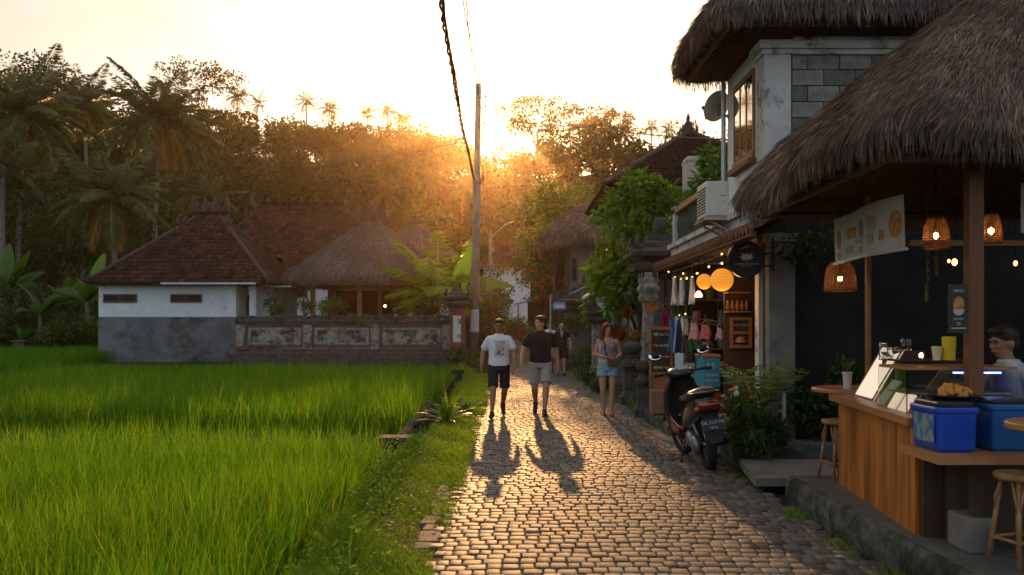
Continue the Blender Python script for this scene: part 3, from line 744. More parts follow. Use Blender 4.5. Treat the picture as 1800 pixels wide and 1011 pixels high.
M_brick = mat('orange_brick_trim', (.26, .10, .045), (.14, .065, .04), scale=12, rough=.9, bump=.01, bscale=30, stain=((.06, .05, .04), 4, .52, .68))
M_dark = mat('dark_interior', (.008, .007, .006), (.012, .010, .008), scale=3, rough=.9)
M_darkwall = mat('dark_grey_wall', (.020, .019, .018), (.007, .007, .0065), scale=1.6, rough=.95, bump=.012, bscale=18, stain=((.014, .018, .008), 1.4, .48, .64))  # dark grey mossy wall, colour lowered until the stall's background read black
M_wood = mat('brown_timber', (.17, .06, .016), (.10, .034, .010), scale=3, rough=.5, bump=.004, bscale=30, stretch=(1, 1, .12), spec=.4)
M_wood2 = mat('dark_timber', (.085, .042, .02), (.045, .024, .013), scale=3, rough=.6, bump=.004, bscale=30, stretch=(1, 1, .15))
M_ochre = mat('ochre_timber', (.34, .16, .05), (.22, .10, .03), scale=4, rough=.55, bump=.003, bscale=30)
M_tile = mat('clay_tile', (1, 1, 1), (.72, .68, .66), scale=14, rough=.85, attr=True, spec=.15, bump=.006, bscale=40)
M_cap = mat('ridge_cap', (.06, .048, .042), (.10, .06, .045), scale=8, rough=.95, bump=.015, bscale=25)
M_thatch = mat('thatch', (1, 1, 1), (.62, .6, .58), scale=9, rough=.9, attr=True, spec=.2, bump=.03, bscale=16, stretch=(1, 1, .5))
M_zinc = mat('zinc_sheet', (.45, .46, .48), (.32, .33, .34), scale=4, rough=.35, metal=.7)
M_glass = mat('window_glass', (.012, .011, .011), rough=.3, spec=.2)
M_glass2 = mat('reflecting_glass', (.03, .03, .035), rough=.04, spec=1.0, coat=1.)
M_black = mat('black_void', (.012, .011, .01), rough=.9)
M_steel = mat('galvanised_steel', (.4, .4, .41), (.28, .28, .29), scale=6, rough=.4, metal=.8)

def tile_face(B, a, b, c, d, tw=.2, th=.24, lift=.05, tone=1., seed=1):
    """clay tiles laid on the plane a-b (eave), c-d (top, may meet in a point)"""
    a, b, c, d = (np.array(p, float) for p in (a, b, c, d)); r = np.random.default_rng(seed)
    u = unit(b-a); W_ = np.linalg.norm(b-a); n = unit(np.cross(b-a, d-a)); n = n if n[2] > 0 else -n
    v = unit(np.cross(n, u)); v = v if v[2] > 0 else -v
    dl = np.array([(d-a)@u, (d-a)@v]); cl = np.array([(c-a)@u, (c-a)@v]); Hh = dl[1]
    ni = int(Hh/th); P = []
    for i in range(ni+1):
        y = i*th; t = min(1, (y+th*.4)/Hh); x0 = dl[0]*t; x1 = W_+(cl[0]-W_)*t
        k0 = math.ceil((x0-tw*.1)/tw-.5); k1 = math.floor((x1+tw*.1)/tw-.5)
        for k in range(k0, k1+1): P.append((k*tw, y))
    P = np.array(P); m = len(P)
    if m == 0: return
    prof = [(0, 0), (.3, .022), (.6, .030), (.95, 0.004)]; V = []
    jl = r.normal(0, .005, m)
    for (yy, lf) in ((-.03, lift), (th*.98, 0)):
        for (px_, pz) in prof:
            V.append(a+np.outer(P[:, 0]+px_*tw, u)+np.outer(P[:, 1]+yy, v)+np.outer(pz*tw/.2+lf+jl, n))
    for (px_, pz) in prof: V.append(a+np.outer(P[:, 0]+px_*tw, u)+np.outer(P[:, 1]-.03, v)+np.outer(np.full(m, .0), n))
    V = np.stack(V, 1).reshape(-1, 3); b0 = np.arange(m)*12
    F = np.concatenate([np.stack([b0+i, b0+i+1, b0+i+5, b0+i+4], 1) for i in range(3)]+[np.stack([b0+8+i, b0+9+i, b0+i+1, b0+i], 1) for i in range(3)])
    red = np.array([.115, .042, .024]); drk = np.array([.034, .024, .021]); q = np.clip(.36+r.normal(0, .30, m)+.10*np.sin(P[:, 0]*1.1+P[:, 1]*.7)*np.sin(P[:, 1]*1.7), 0, 1)[:, None]
    C = (drk*(1-q)+red*q)*tone*r.uniform(.75, 1.25, (m, 1))
    B.add(V, F, np.repeat(C, 12, 0))
    g = G(); off = n*-.015; g.quad(*(tuple(p+off) for p in (a, b, c, d)), c=(.05, .035, .028)); B.addG(g)
def cap_line(g, p0, p1, r=.1, step=.3):
    p0, p1 = Vector(p0), Vector(p1); n = max(2, int((p1-p0).length/step)); pts = []; rad = []
    for i in range(n*3+1):
        pts.append(p0.lerp(p1, i/(n*3))+Vector((0, 0, r*.5))); rad.append(r*(1.15 if i % 3 == 0 else .85))
    g.tube(pts, rad, 7)
def finial(g, p, s=1.):
    p = Vector(p); g.lathe(p, [(.22*s, 0), (.26*s, .08*s), (.16*s, .14*s), (.2*s, .22*s), (.13*s, .3*s), (.16*s, .36*s), (.05*s, .5*s), (.07*s, .58*s), (.01, .75*s)], 8)
    for k in range(4):
        a = math.pi/4+k*math.pi/2; q = Vector((math.cos(a), math.sin(a), 0))
        g.tube([p+q*.15*s, p+q*.34*s+Vector((0, 0, .12*s)), p+q*.30*s+Vector((0, 0, .36*s))], [.07*s, .06*s, .015*s], 5)
def ridge_scroll(g, p, d, s=.5):
    p = Vector(p); d = Vector(d).normalized(); z = Vector((0, 0, 1))
    g.tube([p, p+d*.25*s+z*.22*s, p+d*.22*s+z*.55*s, p-d*.02*s+z*.62*s], [.13*s, .12*s, .08*s, .03*s], 6)
    g.tube([p, p-d*.3*s+z*.18*s, p-d*.4*s+z*.42*s], [.11*s, .09*s, .02*s], 6)
def hip_tiles(parent, name, x0, x1, y0, y1, ze, rx0, rx1, ry, zr, tw=.22, th=.26, seed=1, tone=1., fin=1., sub=True):
    B = Bag(); e = [(x0, y0, ze), (x1, y0, ze), (x1, y1, ze), (x0, y1, ze)]; r0, r1 = (rx0, ry, zr), (rx1, ry, zr)
    tile_face(B, e[0], e[1], r1, r0, tw, th, tone=tone, seed=seed); tile_face(B, e[1], e[2], r1, r1, tw, th, tone=tone, seed=seed+1)
    tile_face(B, e[2], e[3], r0, r1, tw*2, th*2, tone=tone, seed=seed+2); tile_face(B, e[3], e[0], r0, r0, tw, th, tone=tone, seed=seed+3)
    o = B.build(name, M_tile, parent)
    ORG[o] = ORG[parent]
    g = G()
    for a, b in ((e[0], r0), (e[1], r1), (e[2], r1), (e[3], r0), (r0, r1)): cap_line(g, a, b, .1)
    g.build('ridge_cap', M_cap, o, smooth=True)
    def orn(fn, *a):
        g = G(); fn(g, *a); g.build('roof_ornament', M_cap, o, smooth=True)
    for a in ((0, 1), (1, -1)):
        p = (rx0, ry, zr+.1) if a[0] == 0 else (rx1, ry, zr+.1); orn(ridge_scroll, p, (-a[1], 0, 0), fin)
    n = max(1, int((rx1-rx0)/1.1))
    for k in range(n+1): orn(finial, (lerp(rx0, rx1, (k+.5)/(n+1)), ry, zr+.12), fin*(.55 if n > 1 else .8))
    for (a, b) in ((e[0], r0), (e[1], r1)):
        q = Vector(a).lerp(Vector(b), .82); orn(ridge_scroll, q+Vector((0, 0, .1)), (Vector(a)-Vector(b)), fin*.6)
        orn(ridge_scroll, Vector(a)+Vector((0, 0, .08)), (Vector(a)-Vector(b)), fin*.5)
    return o

def rrect(x0, x1, y0, y1, r, n=6, m=5):
    pts = []; r = max(.01, min(r, (x1-x0)/2-.001, (y1-y0)/2-.001))
    cs = ((x1-r, y0+r, -90), (x1-r, y1-r, 0), (x0+r, y1-r, 90), (x0+r, y0+r, 180))
    for i, (cx, cy_, a0) in enumerate(cs):
        arc = [(cx+r*math.cos(R(a0+90*k/n)), cy_+r*math.sin(R(a0+90*k/n))) for k in range(n+1)]
        pts += arc; nx_ = cs[(i+1) % 4]; a1 = R(nx_[2]); q = (nx_[0]+r*math.cos(a1), nx_[1]+r*math.sin(a1))
        for k in range(1, m): pts.append((lerp(arc[-1][0], q[0], k/m), lerp(arc[-1][1], q[1], k/m)))
    return pts
def thatch(parent, name, x0, x1, y0, y1, zb, rx0, rx1, ry, zr, thick=.3, n=8000, Ls=.3, Ws=.02, rc=.5, col=(.105, .092, .082), seed=3, wave=.03, curve=.9, jut=.02, top_ring=(.18, .12), loc=None, red=.15, fl=1., tuf=1.):
    global rng
    rng = np.random.default_rng(seed); rings = []
    def ring(x0_, x1_, y0_, y1_, z, r, wob=0.):
        p = rrect(x0_, x1_, y0_, y1_, r); return np.array([(a, b, z+wob*(math.sin(a*2.3+b*1.7)+.6*math.sin(a*5.1-b*4.3))) for a, b in p])
    N = 7
    def lev(t, dz=0., inset=0.):
        a = (lerp(x0+inset, rx0, t), lerp(x1-inset, rx1, t), lerp(y0+inset, ry-top_ring[1], t), lerp(y1-inset, ry+top_ring[1], t))
        return a
    und = [ring(*lev(.75), zb+(zr-zb)*.75-thick*.9, .2), ring(*lev(.06), zb+(zr-zb)*.05, rc)]
    rings = und+[ring(x0+.10, x1-.10, y0+.10, y1-.10, zb+.0, rc, wave*.6), ring(x0+.01, x1-.01, y0+.01, y1-.01, zb+.02, rc, wave), ring(x0, x1, y0, y1, zb+thick*.45, rc, wave), ring(x0+.07, x1-.07, y0+.07, y1-.07, zb+thick*.9, rc, wave)]
    k0 = len(rings)-3
    for i in range(1, N+1):
        t = i/N; rings.append(ring(*lev(t, inset=.07), zb+thick*.95+(zr-zb-thick*.95)*t**curve, lerp(rc, .08, t)+.25*math.sin(math.pi*t)*rc, wave*(1-t)))
    m = len(rings[0]); A = np.array(rings); V = A.reshape(-1, 3); I = np.arange(len(rings)*m).reshape(-1, m); J = np.roll(I, -1, 1)
    F = np.stack([I[:-1], J[:-1], J[1:], I[1:]], -1).reshape(-1, 4); B = Bag(); c0 = np.array(col)
    B.add(V, F, c0*.6); B.F.setdefault(m, []).append(I[-1:][:, :]); B.F[m].append(I[0:1, ::-1])
    # straw
    Q0 = A[k0:-1]; Q1 = A[k0+1:]; a = Q0; b = np.roll(Q0, -1, 1); c = np.roll(Q1, -1, 1); d = Q1
    ar = (np.linalg.norm(np.cross(c-a, d-b), axis=-1)).ravel(); pr = ar/ar.sum()
    # near faces get the most straw
    idx = rng.choice(len(pr), n, p=pr); uu = rng.random((n, 1)); vv = rng.random((n, 1))
    fa, fb, fc, fd = (q.reshape(-1, 3)[idx] for q in (a, b, c, d)); P = (fa*(1-uu)+fb*uu)*(1-vv)+(fd*(1-uu)+fc*uu)*vv
    nn = unit(np.cross(fb-fa, fd-fa)); dn = unit((fa+fb)/2-(fd+fc)/2)
    D = dn+rng.normal(0, .13, (n, 3))+nn*rng.uniform(-.02, .12, (n, 1))+np.array([0, 0, -.1])
    tuft = tuf*np.sin(P[:, 0:1]*6+P[:, 2:3]*5)*np.sin(P[:, 1:2]*7-P[:, 2:3]*4)
    D += unit(np.cross(nn, dn))*tuft*.18
    Vv, Ff = leaf_arr(P+nn*(rng.uniform(0, 1, (n, 1))*jut+.006), D, Ls*rng.uniform(.5, 1.3, n), Ws*rng.uniform(.6, 1.3, n), up=nn+rng.normal(0, .35, (n, 3)), fold=.05)
    low = np.sin(P[:, 0:1]*1.9+P[:, 2:3]*2.3+.5)*np.sin(P[:, 1:2]*1.7-P[:, 0:1]*.8)
    cc = c0*np.exp(rng.normal(0, .33, (n, 1))+.22*low)*(1+.25*tuft)*np.where(rng.random((n, 1)) < red, np.array([[1.5, 1.05, .75]]), 1.)
    B.add(Vv, Ff, np.repeat(cc, 4, 0))
    # ragged fringe
    nf = n//4; e = A[k0-1+rng.integers(0, 2, nf), :][np.arange(nf), rng.integers(0, m, nf)]; j = rng.integers(0, m, nf); lv = k0-1+rng.integers(0, 2, nf)
    e0 = A[lv, j]; e1 = A[lv, (j+1) % m]; w = rng.random((nf, 1)); P = e0*(1-w)+e1*w
    cen = np.array([(x0+x1)/2, (y0+y1)/2, 0]); out = P-cen; out[:, 2] = 0; out = unit(out)
    D = np.array([0, 0, -1.])+out*rng.uniform(-.25, .45, (nf, 1))+rng.normal(0, .15, (nf, 3))
    Vv, Ff = leaf_arr(P+np.array([0, 0, .05]), D, min(Ls, .2)*fl*rng.uniform(.4, 1.15, nf), Ws*rng.uniform(.6, 1.2, nf)); B.add(Vv, Ff, np.repeat(c0*np.exp(rng.normal(0, .3, (nf, 1))), 4, 0))
    o = B.build(name, M_thatch, parent, loc); return o

def window(parent, x0, x1, z0, z1, y, panes=2, frame=.07, mf=None, face=-1, axis='x', d=.06):
    """casement set in a wall; axis x: wall runs along x at depth y, axis y: wall runs along y at x=y-value"""
    g = G()
    def bx(u0, u1, w0, w1, q0, q1):
        if axis == 'x': g.box(u0, u1, q0, q1, w0, w1)
        else: g.box(q0, q1, u0, u1, w0, w1)
    q0, q1 = (y-.055, y+d) if face < 0 else (y-d, y+.03)
    bx(x0, x1, z1-frame, z1, q0, q1); bx(x0, x1, z0, z0+frame, q0-.012, q1)
    st = [x0]+[lerp(x0, x1, k/panes) for k in range(1, panes)]+[x1]
    for k, u in enumerate(st):
        a = u if k == 0 else (u-frame if k == len(st)-1 else u-frame/2); bx(a, a+frame, z0+frame, z1-frame, q0+.004, q1)
    o = g.build('window', mf or M_wood, parent); g = G()
    if axis == 'x': g.box(x0+.02, x1-.02, y-.012, y+.03, z0+.02, z1-.02)
    else: g.box(y-.012, y+.03, x0+.02, x1-.02, z0+.02, z1-.02)
    g.build('pane', M_glass, o); return o

# ================================================================ white house with clay-tiled roof
t = thing('tiled_house', 'low white house with grey cement base and dark red tiled hip roof beside the rice', 'house', (-15.1, 43, -.3))
X0, X1, YW = -18.12, -12.1, 39.9
g = G(); g.box(X0, X1, YW, 46.3, 1.97, 3.42); g.box(X1+.002, -10.9, 41.6, 46.2, -.2, 3.4); g.box(-11.55, -11.25, 40.0, 40.25, 1.0, 3.4); g.build('wall', M_white, t)
g = G(); g.box(X0-.012, X1+.012, YW-.012, 46.31, -.5, 1.968); g.box(X0-.1, X1+.05, YW-.12, 46.35, -.5, .02); g.build('plinth', M_grey, t)
for (a, b) in ((182, 241), (300, 355)): window(t, xs(a, YW), xs(b, YW), 2.6, 2.97, YW-.005, 2, .06, M_wood)
g = G(); g.box(-11.95, -11.62, 41.45, 41.59, 0, 2.9); g.box(-12.05, -11.97, 41.44, 41.6, 0, 3.0); g.build('door', M_wood2, t)
g = G(); g.box(-18.25, -10.6, 39.32, 39.42, 3.34, 3.44); g.box(-18.25, -10.5, 39.4, 47, 3.425, 3.45)
for k in range(26): g.box(-18.1+k*.3, -18.04+k*.3, 39.3, 40.2, 3.34, 3.42)
g.build('eave_board', M_wood2, t)
g = G(); g.box(xs(480, 41), xs(518, 41), 40.4, 41.3, 3.30, 3.36); g.build('side_gutter', M_zinc, t); g = G(); g.box(xs(285, 39.2), xs(452, 39.2), 39.0, 39.3, 3.36, 3.44); g.build('gutter', M_zinc, t)
hip_tiles(t, 'roof', -18.35, -10.45, 39.15, 47.1, 3.44, -14.75, -13.85, 43.1, 6.78, .25, .29, 1, fin=1.35)

t = thing('tiled_house', 'taller house behind, its red tiled roof with a long ornamented ridge', 'house', (-12.5, 56, -.1))
g = G(); g.box(-17, -7, 53, 60, -.3, 5.0); g.build('wall', M_white, t)
window(t, xs(500, 52.9), xs(540, 52.9), 3.2, 4.5, 52.98, 2, .1)
g = G(); g.box(-18, -6, 51.9, 52.05, 4.86, 4.98); g.build('eave_board', M_wood2, t)
hip_tiles(t, 'roof', -18.1, -5.9, 51.8, 60.8, 5.0, -15.7, -10.3, 56.3, 8.75, .32, .36, 11, tone=1.15, fin=1.6)

# ================================================================ thatched pavilion
def post_row(parent, xs_, y, z0, z1, w, m=M_ochre):
    for x in xs_:
        g = G(); g.box(x-w/2, x+w/2, y-w/2, y+w/2, z0, z1); g.box(x-w*.8, x+w*.8, y-w*.8, y+w*.8, z0, z0+.2); g.build('post', m, parent)
t = thing('thatched_pavilion', 'open wooden pavilion with ochre posts under a grey thatched pyramid roof', 'pavilion', (-6.8, 44.2, -.1))
rf = thatch(t, 'roof', -10.35, -3.15, 40.7, 47.9, 3.62, -6.95, -6.6, 44.3, 6.75, .34, 48000, .36, .017, .5, (.21, .178, .16), 5, wave=.03, curve=.97, tuf=.3)
g = G(); finial(g, (-6.95, 44.3, 6.62), 1.75); g.build('roof_ornament', M_cap, rf, smooth=True); g = G(); finial(g, (-6.3, 44.6, 6.5), 1.2); g.build('roof_ornament', M_cap, rf, smooth=True)
g = G(); g.box(-9.6, -3.8, 41.35, 41.5, 3.42, 3.62); g.box(-9.6, -3.8, 47, 47.15, 3.42, 3.62); g.box(-9.6, -9.45, 41.5, 47, 3.42, 3.62); g.box(-3.95, -3.8, 41.5, 47, 3.42, 3.62)
g.box(-9.7, -3.7, 41.25, 41.3, 3.52, 3.6); g.build('beam', M_ochre, t)
post_row(t, [xs(p, 41.8) for p in (550, 632, 713)], 41.8, .6, 3.42, .2); post_row(t, (-9.2, -6.8, -4.2), 46.8, .6, 3.42, .2); post_row(t, (xs(742, 43.2),), 43.2, .6, 3.42, .16, M_brick)
g = G(); g.box(-9.9, -3.6, 41.2, 47.3, -.2, .6); g.build('platform', M_carved, t)
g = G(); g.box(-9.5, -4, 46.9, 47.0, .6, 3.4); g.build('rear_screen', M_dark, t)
t2 = thing('cabinet', 'low wooden cabinet with pale towels under the pavilion', 'cabinet', (-5.6, 45, .6)); g = G(); g.box(-6.4, -4.9, 45, 45.6, .6, 2.0); g.build('body', M_wood, t2)
g = G(); g.box(-5.3, -4.95, 44.95, 45.4, 2.0, 2.3); g.box(-5.8, -5.5, 44.95, 45.3, 2.0, 2.15); g.build('towels', M_white, t2)
M_bulb = mat('glowing_bulb', (1, .7, .3), emis=(1., .55, .18), estr=14.)
M_bulb2 = mat('small_bulb', (1, .6, .2), emis=(1., .42, .10), estr=6.)
p_ = at(677, 538, 44); t = thing('hanging_bulb', 'lit bulb hanging under the thatched pavilion', 'bulb', p_); g = G(); g.ell(p_, .06, 10, 8); g.build('glass', M_bulb, t); g = G(); g.tube([p_, (p_.x, p_.y, 3.45)], .01, 5); g.build('wire', M_dark, t)

t = thing('thatched_roof_house', 'small far thatched roof with a finial behind the areca palm', 'house', (-6.1, 57, 0))
rf = thatch(t, 'roof', -9.6, -2.6, 54, 61, 4.9, -6.3, -5.9, 57.5, 8.0, .35, 14000, .4, .03, .5, (.17, .145, .13), 6)
g = G(); finial(g, (-6.1, 57.5, 7.9), 1.1); g.build('roof_ornament', M_cap, rf, smooth=True); g = G(); g.box(-8.8, -3.4, 54.9, 60, -.2, 4.95); g.build('wall', M_oldwhite, t)

# ================================================================ garden wall and gate pillar
t = thing('garden_wall', 'mossy compound wall with framed panels along the rice', 'wall', (-7, 38.2, -.3))
wx0, wx1, wy = xs(417, 38), xs(792, 38), 38.0
g = G(); g.box(wx0, wx1, wy, wy+.4, -.5, 1.62); g.build('wall_body', M_grey, t)
g = G(); g.box(wx0-.05, wx1, wy-.12, wy+.45, -.5, .42); g.box(wx0-.02, wx1, wy-.07, wy+.42, .42, .60); g.build('plinth', M_stone, t)
g = G(); g.box(wx0-.05, wx1+.02, wy-.1, wy+.5, 1.62, 1.74); g.box(wx0-.1, wx1+.06, wy-.16, wy+.56, 1.74, 1.86)
for k in range(60):
    x = lerp(wx0, wx1, (k+.5)/60); g.rbox((x, wy+.2, 1.92+rnd.uniform(-.02, .04)), (.17, .6+rnd.uniform(-.1, .05), .14), .04, Matrix.Rotation(rnd.uniform(-.2, .2), 3, 'Z'))
g.build('coping', M_stone, t)
for p in (424, 541, 660, 785):
    x = xs(p, 38); g = G(); g.box(x-.17, x+.17, wy-.1, wy, .6, 1.62); g.box(x-.21, x+.21, wy-.13, wy+.01, 1.36, 1.45); g.build('pilaster', M_carved, t)
for (a, b) in ((433, 533), (549, 652), (669, 778)):
    xa, xb = xs(a, 38), xs(b, 38); g = G(); z0, z1 = .78, 1.52
    for (u0, u1, v0, v1) in ((xa, xb, z1, z1+.05), (xa, xb, z0-.07, z0), (xa, xa+.07, z0, z1), (xb-.07, xb, z0, z1)): g.box(u0, u1, wy-.045, wy+.01, v0, v1)
    fr = g.build('panel_edging', M_brick, t); g = G(); xa += .09; xb -= .09; z0 += .02; z1 -= .02
    for (u0, u1, v0, v1) in ((xa, xb, z1-.09, z1), (xa, xb, z0, z0+.09), (xa, xa+.12, z0+.09, z1-.09), (xb-.12, xb, z0+.09, z1-.09)): g.box(u0, u1, wy-.035, wy+.01, v0, v1)
    g.build('panel_frame', M_carved, t); g = G(); g.box(xa+.125, xb-.125, wy-.012, wy+.01, z0+.095, z1-.095); g.build('panel_infill', mat('stained_panel', (.045, .045, .043), (.30, .29, .27), scale=2.6, rough=.9, contrast=(.44, .62), bump=.006, bscale=20), t)
g = G(); g.box(wx0-.02, wx0+.5, wy-.125, wy-.1, .62, .75); g.box(wx0, wx1, wy-.085, wy-.06, .44, .5); g.build('brick_band', M_brick, t)
def pillar(name, label, x, y, w, z0, z1, mats, top=.5, cat='pillar', inset=None, group=None, cap=1.35):
    t = thing(name, label, cat, (x, y, z0), group)
    g = G(); h = z1-z0; g.lathe((x, y, z0), [(w*.72, -.2), (w*.72, .12*h), (w*.62, .15*h), (w*.62, .2*h), (w*.5, .23*h)], 4, sq=True); g.build('base', mats[0], t)
    g = G(); g.lathe((x, y, z0), [(w*.5, .22*h), (w*.5, .74*h)], 4, sq=True); sh = g.build('shaft', mats[1], t)
    g = G(); c = cap; g.lathe((x, y, z0), [(w*.55, .74*h), (w*.58, .77*h), (w*.68*c, .79*h), (w*.72*c, .82*h), (w*.6*c, .84*h), (w*.8*c, .87*h), (w*.8*c, .895*h), (w*.5*c, .92*h), (w*.46*c, .95*h), (w*.3*c, .965*h), (w*.3*c, h)], 4, sq=True)
    for k in range(4):
        a = math.pi/4+k*math.pi/2; q = Vector((math.cos(a), math.sin(a), 0))*w*c
        g.tube([Vector((x, y, z0+.9*h))+q*.75, Vector((x, y, z0+.94*h))+q*.95, Vector((x, y, z0+h))+q*.85], [w*.14, w*.11, w*.03], 5)
    if top: g.ell((x, y, z0+h+top*.35), (w*.26, w*.26, top*.5), 10, 8)
    g.build('cap', mats[2], t)
    if inset: g = G(); g.box(x-w*.26, x+w*.26, y-w*.5-.012, y-w*.5+.02, z0+.33*h, z0+.66*h); g.build('inset_panel', inset, t)
    return t
pillar('gate_pillar', 'stone gate pillar with a white inset panel beside the utility pole', xs(804, 37.2), 37.2, .62, -.15, 3.1, (M_stone, M_brick, M_stone), .3, inset=M_oldwhite, cap=1.15)
g = G(); g.box(-2.0, -1.8, 37.6, 37.8, 0, 1.3); 

# ================================================================ two-storey building at the right
BX, BY0, BY1 = 3.17, 11.4, 13.38
t = thing('shop_house', 'two-storey shop house with white corner pillar and bare block wall under thatch', 'shop house', (4.5, 13, 0))
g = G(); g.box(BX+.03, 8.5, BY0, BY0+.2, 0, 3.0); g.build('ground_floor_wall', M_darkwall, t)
# block wall as real blocks in the upper storey
g = G(); z = 3.0; r = 0
while z < 5.0:
    x = BX+.33-(.2 if r % 2 else 0)
    while x < 8.4:
        a = max(x, BX+.33); k = rnd.uniform(.65, 1.35); w = .4
        if x+w > a+.05: g.box(a+.006, min(x+w, 8.5)-.006, BY0-.012+rnd.uniform(-.004, .004), BY0+.1, z+.006, min(z+.2, 5.06)-.006, c=(k, k*.98, k*.96))
        x += w
    z += .2; r += 1
g.build('block_wall', mat('concrete_block', (.26, .245, .225), (.15, .145, .13), scale=7, rough=.95, bump=.008, bscale=40, attr=True), t)
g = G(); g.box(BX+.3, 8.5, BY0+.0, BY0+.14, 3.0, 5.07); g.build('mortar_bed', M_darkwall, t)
g = G(); g.box(BX, BX+.15, BY0+.31, BY1, 3.12, 5.2)
g.build('side_wall', M_white, t)
for o_ in [t]:
    g = G(); g.box(BX-.02, BX+.31, BY0-.05, BY0+.31, 3.0, 4.98); g.box(BX-.05, BX+.34, BY0-.08, BY0+.34, 4.98, 5.04); g.box(BX-.1, BX+.39, BY0-.13, BY0+.39, 5.04, 5.14)
    g.build('corner_pillar', M_oldwhite, t)
g = G(); g.box(BX+.34, 8.5, BY0-.07, BY0+.05, 4.98, 5.04); g.box(BX+.39, 8.5, BY0-.12, BY0+.05, 5.04, 5.14); g.box(BX+.34, 8.5, BY0-.05, BY0+.05, 5.14, 5.2); g.build('cornice', M_oldwhite, t)
# window in the side wall, three tall casements
g = G(); wz0, wz1 = 3.78, 4.95; wy0, wy1 = 11.85, 12.9
g2 = G()
def fr(y0, y1, z0, z1, dx=0): g2.box(BX-.034-dx, BX+.05, y0, y1, z0, z1)
fr(wy0, wy1, wz1-.07, wz1, .01); fr(wy0, wy1, wz0, wz0+.09, .02)
for k in range(4): y = lerp(wy0, wy1-.045, k/3); fr(y, y+.045, wz0+.09, wz1-.07)
fr(wy1-.36, wy1-.07, wz0+.36, wz0+.41, -.01)
wo_ = g2.build('window', M_ochre, t); g.box(BX-.027, BX-.005, wy0+.02, wy1-.02, wz0+.02, wz1-.02); g.build('pane', M_glass2, wo_)
g = G(); g.box(BX-.11, BX+.02, wy0-.05, wy1+.05, wz0-.07, wz0-.002); g.build('sill', M_brick, wo_)
g = G(); g.tube([(BX-.05, BY1+.05, 5.2), (BX-.05, BY1+.05, 3.2)], .035, 8); g.build('downpipe', M_steel, t)
# floor slab / balcony ledge with mouldings
g = G(); g.box(BX-.27, 8.5, BY0+.01, 16.6, 2.86, 2.98); g.box(BX-.33, 8.4, BY0+.02, 16.66, 2.98, 3.06); g.box(BX-.20, 8.4, BY0+.03, 16.55, 2.74, 2.86); g.build('floor_slab', M_oldwhite, t)
g = G()
g.box(BX-.21, BX-.09, 13.85, 16.5, 3.06, 3.14); k = 0; y = 13.95
while y < 16.4: g.lathe((BX-.15, y, 3.14), [(.045, 0), (.03, .06), (.05, .18), (.055, .26), (.03, .4), (.045, .48)], 8); y += .135
ba = g.build('balustrade', M_stone, t, smooth=False); g = G(); g.box(BX-.24, BX-.06, 13.8, 16.6, 3.62, 3.71); g.build('handrail', mat('terracotta_rail', (.42, .22, .10), rough=.4, spec=.5), ba)
g = G(); g.box(BX-.24, BX-.04, 16.42, 16.6, 3.06, 3.75); g.build('balcony_post', M_oldwhite, t)
g = G(); g.box(BX+1.6, BX+1.7, 13.9, 16.8, 3.06, 5.2); g.box(BX+.1, BX+1.7, 13.62, 13.72, 3.06, 5.2); g.build('rear_wall', M_white, t)
rf = thatch(t, 'roof', 2.38, 9.2, 10.65, 13.75, 5.27, 5.0, 6.6, 12.3, 7.6, .34, 52000, .22, .010, .55, (.19, .158, .142), 8, wave=.015, curve=.95, jut=.04, fl=.5, tuf=.6)
g = G()
for k in range(6): y = 10.95+k*.45; g.tube([(2.5, y, 5.2), (3.4, lerp(y, 12.7, .2), 5.75)], .03, 6)
for k in range(14): x = 2.7+k*.45; g.tube([(x, 10.82, 5.2), (lerp(x, 5.5, .1), 11.5, 5.7)], .03, 6)
g.tube([(2.62, 10.9, 5.24), (2.62, 13.5, 5.24)], .045, 6); g.tube([(2.6, 10.95, 5.24), (9, 10.95, 5.24)], .045, 6)
g.build('rafters', M_wood2, rf)
# ground floor: columns, shop room, tiled awning
def shaft(x0, x1, y0, y1, z0, z1, m, name='column'):
    g = G(); g.box(x0, x1, y0, y1, z0, z1); g.box(x0-.03, x1+.03, y0-.03, y1+.03, z0, z0+.14); g.box(x0-.03, x1+.03, y0-.03, y1+.03, z1-.1, z1); return g.build(name, m, t)
shaft(BX, BX+.32, BY0-.18, BY0-.005, .0, 2.735, M_conc); shaft(BX-.02, BX+.2, BY0+.22, BY0+.4, .25, 2.735, M_oldwhite)
g = G(); g.box(5.6, 5.7, 11.6, 17.2, .25, 2.74); g.box(BX+.2, 5.6, 17.0, 17.2, .25, 2.74); g.box(BX+.34, 5.6, 11.6, 11.68, .2, 2.74); g.build('shop_inner_wall', M_wood2, t)
g = G(); g.box(BX+.05, 5.6, 11.42, 17.2, .1, .25); g.build('shop_floor', M_conc, t)
B = Bag(); tile_face(B, (2.72, 10.2, 2.66), (2.72, 17.9, 2.66), (BX+.05, 17.9, 2.98), (BX+.05, 10.2, 2.98), .16, .17, .02, 1.0, 77); aw = B.build('awning', M_tile, t); ORG[aw] = ORG[t]
g = G(); g.box(2.665, 2.70, 10.2, 17.9, 2.60, 2.70)
for k in range(48): y = 10.28+k*.16; g.tube([(2.64, y, 2.69), (2.72, y, 2.70)], .062, 7)
g.build('awning_edge', mat('clay_edge', (.26, .10, .05), (.10, .05, .035), scale=7, rough=.85, bump=.005, bscale=30), aw); g = G(); g.box(2.70, 2.74, 10.2, 17.9, 2.58, 2.655); g.quad((2.74, 10.2, 2.62), (2.74, 17.9, 2.62), (BX+.05, 17.9, 2.93), (BX+.05, 10.2, 2.93))
for k in range(26): y = 10.3+k*.3; g.tube([(2.76, y, 2.6), (BX, y, 2.87)], .022, 4)
g.build('awning_timber', M_wood2, aw)
g = G(); g.box(2.79, 2.85, 16.72, 16.78, .2, 2.6); g.build('awning_post', M_wood2, t)

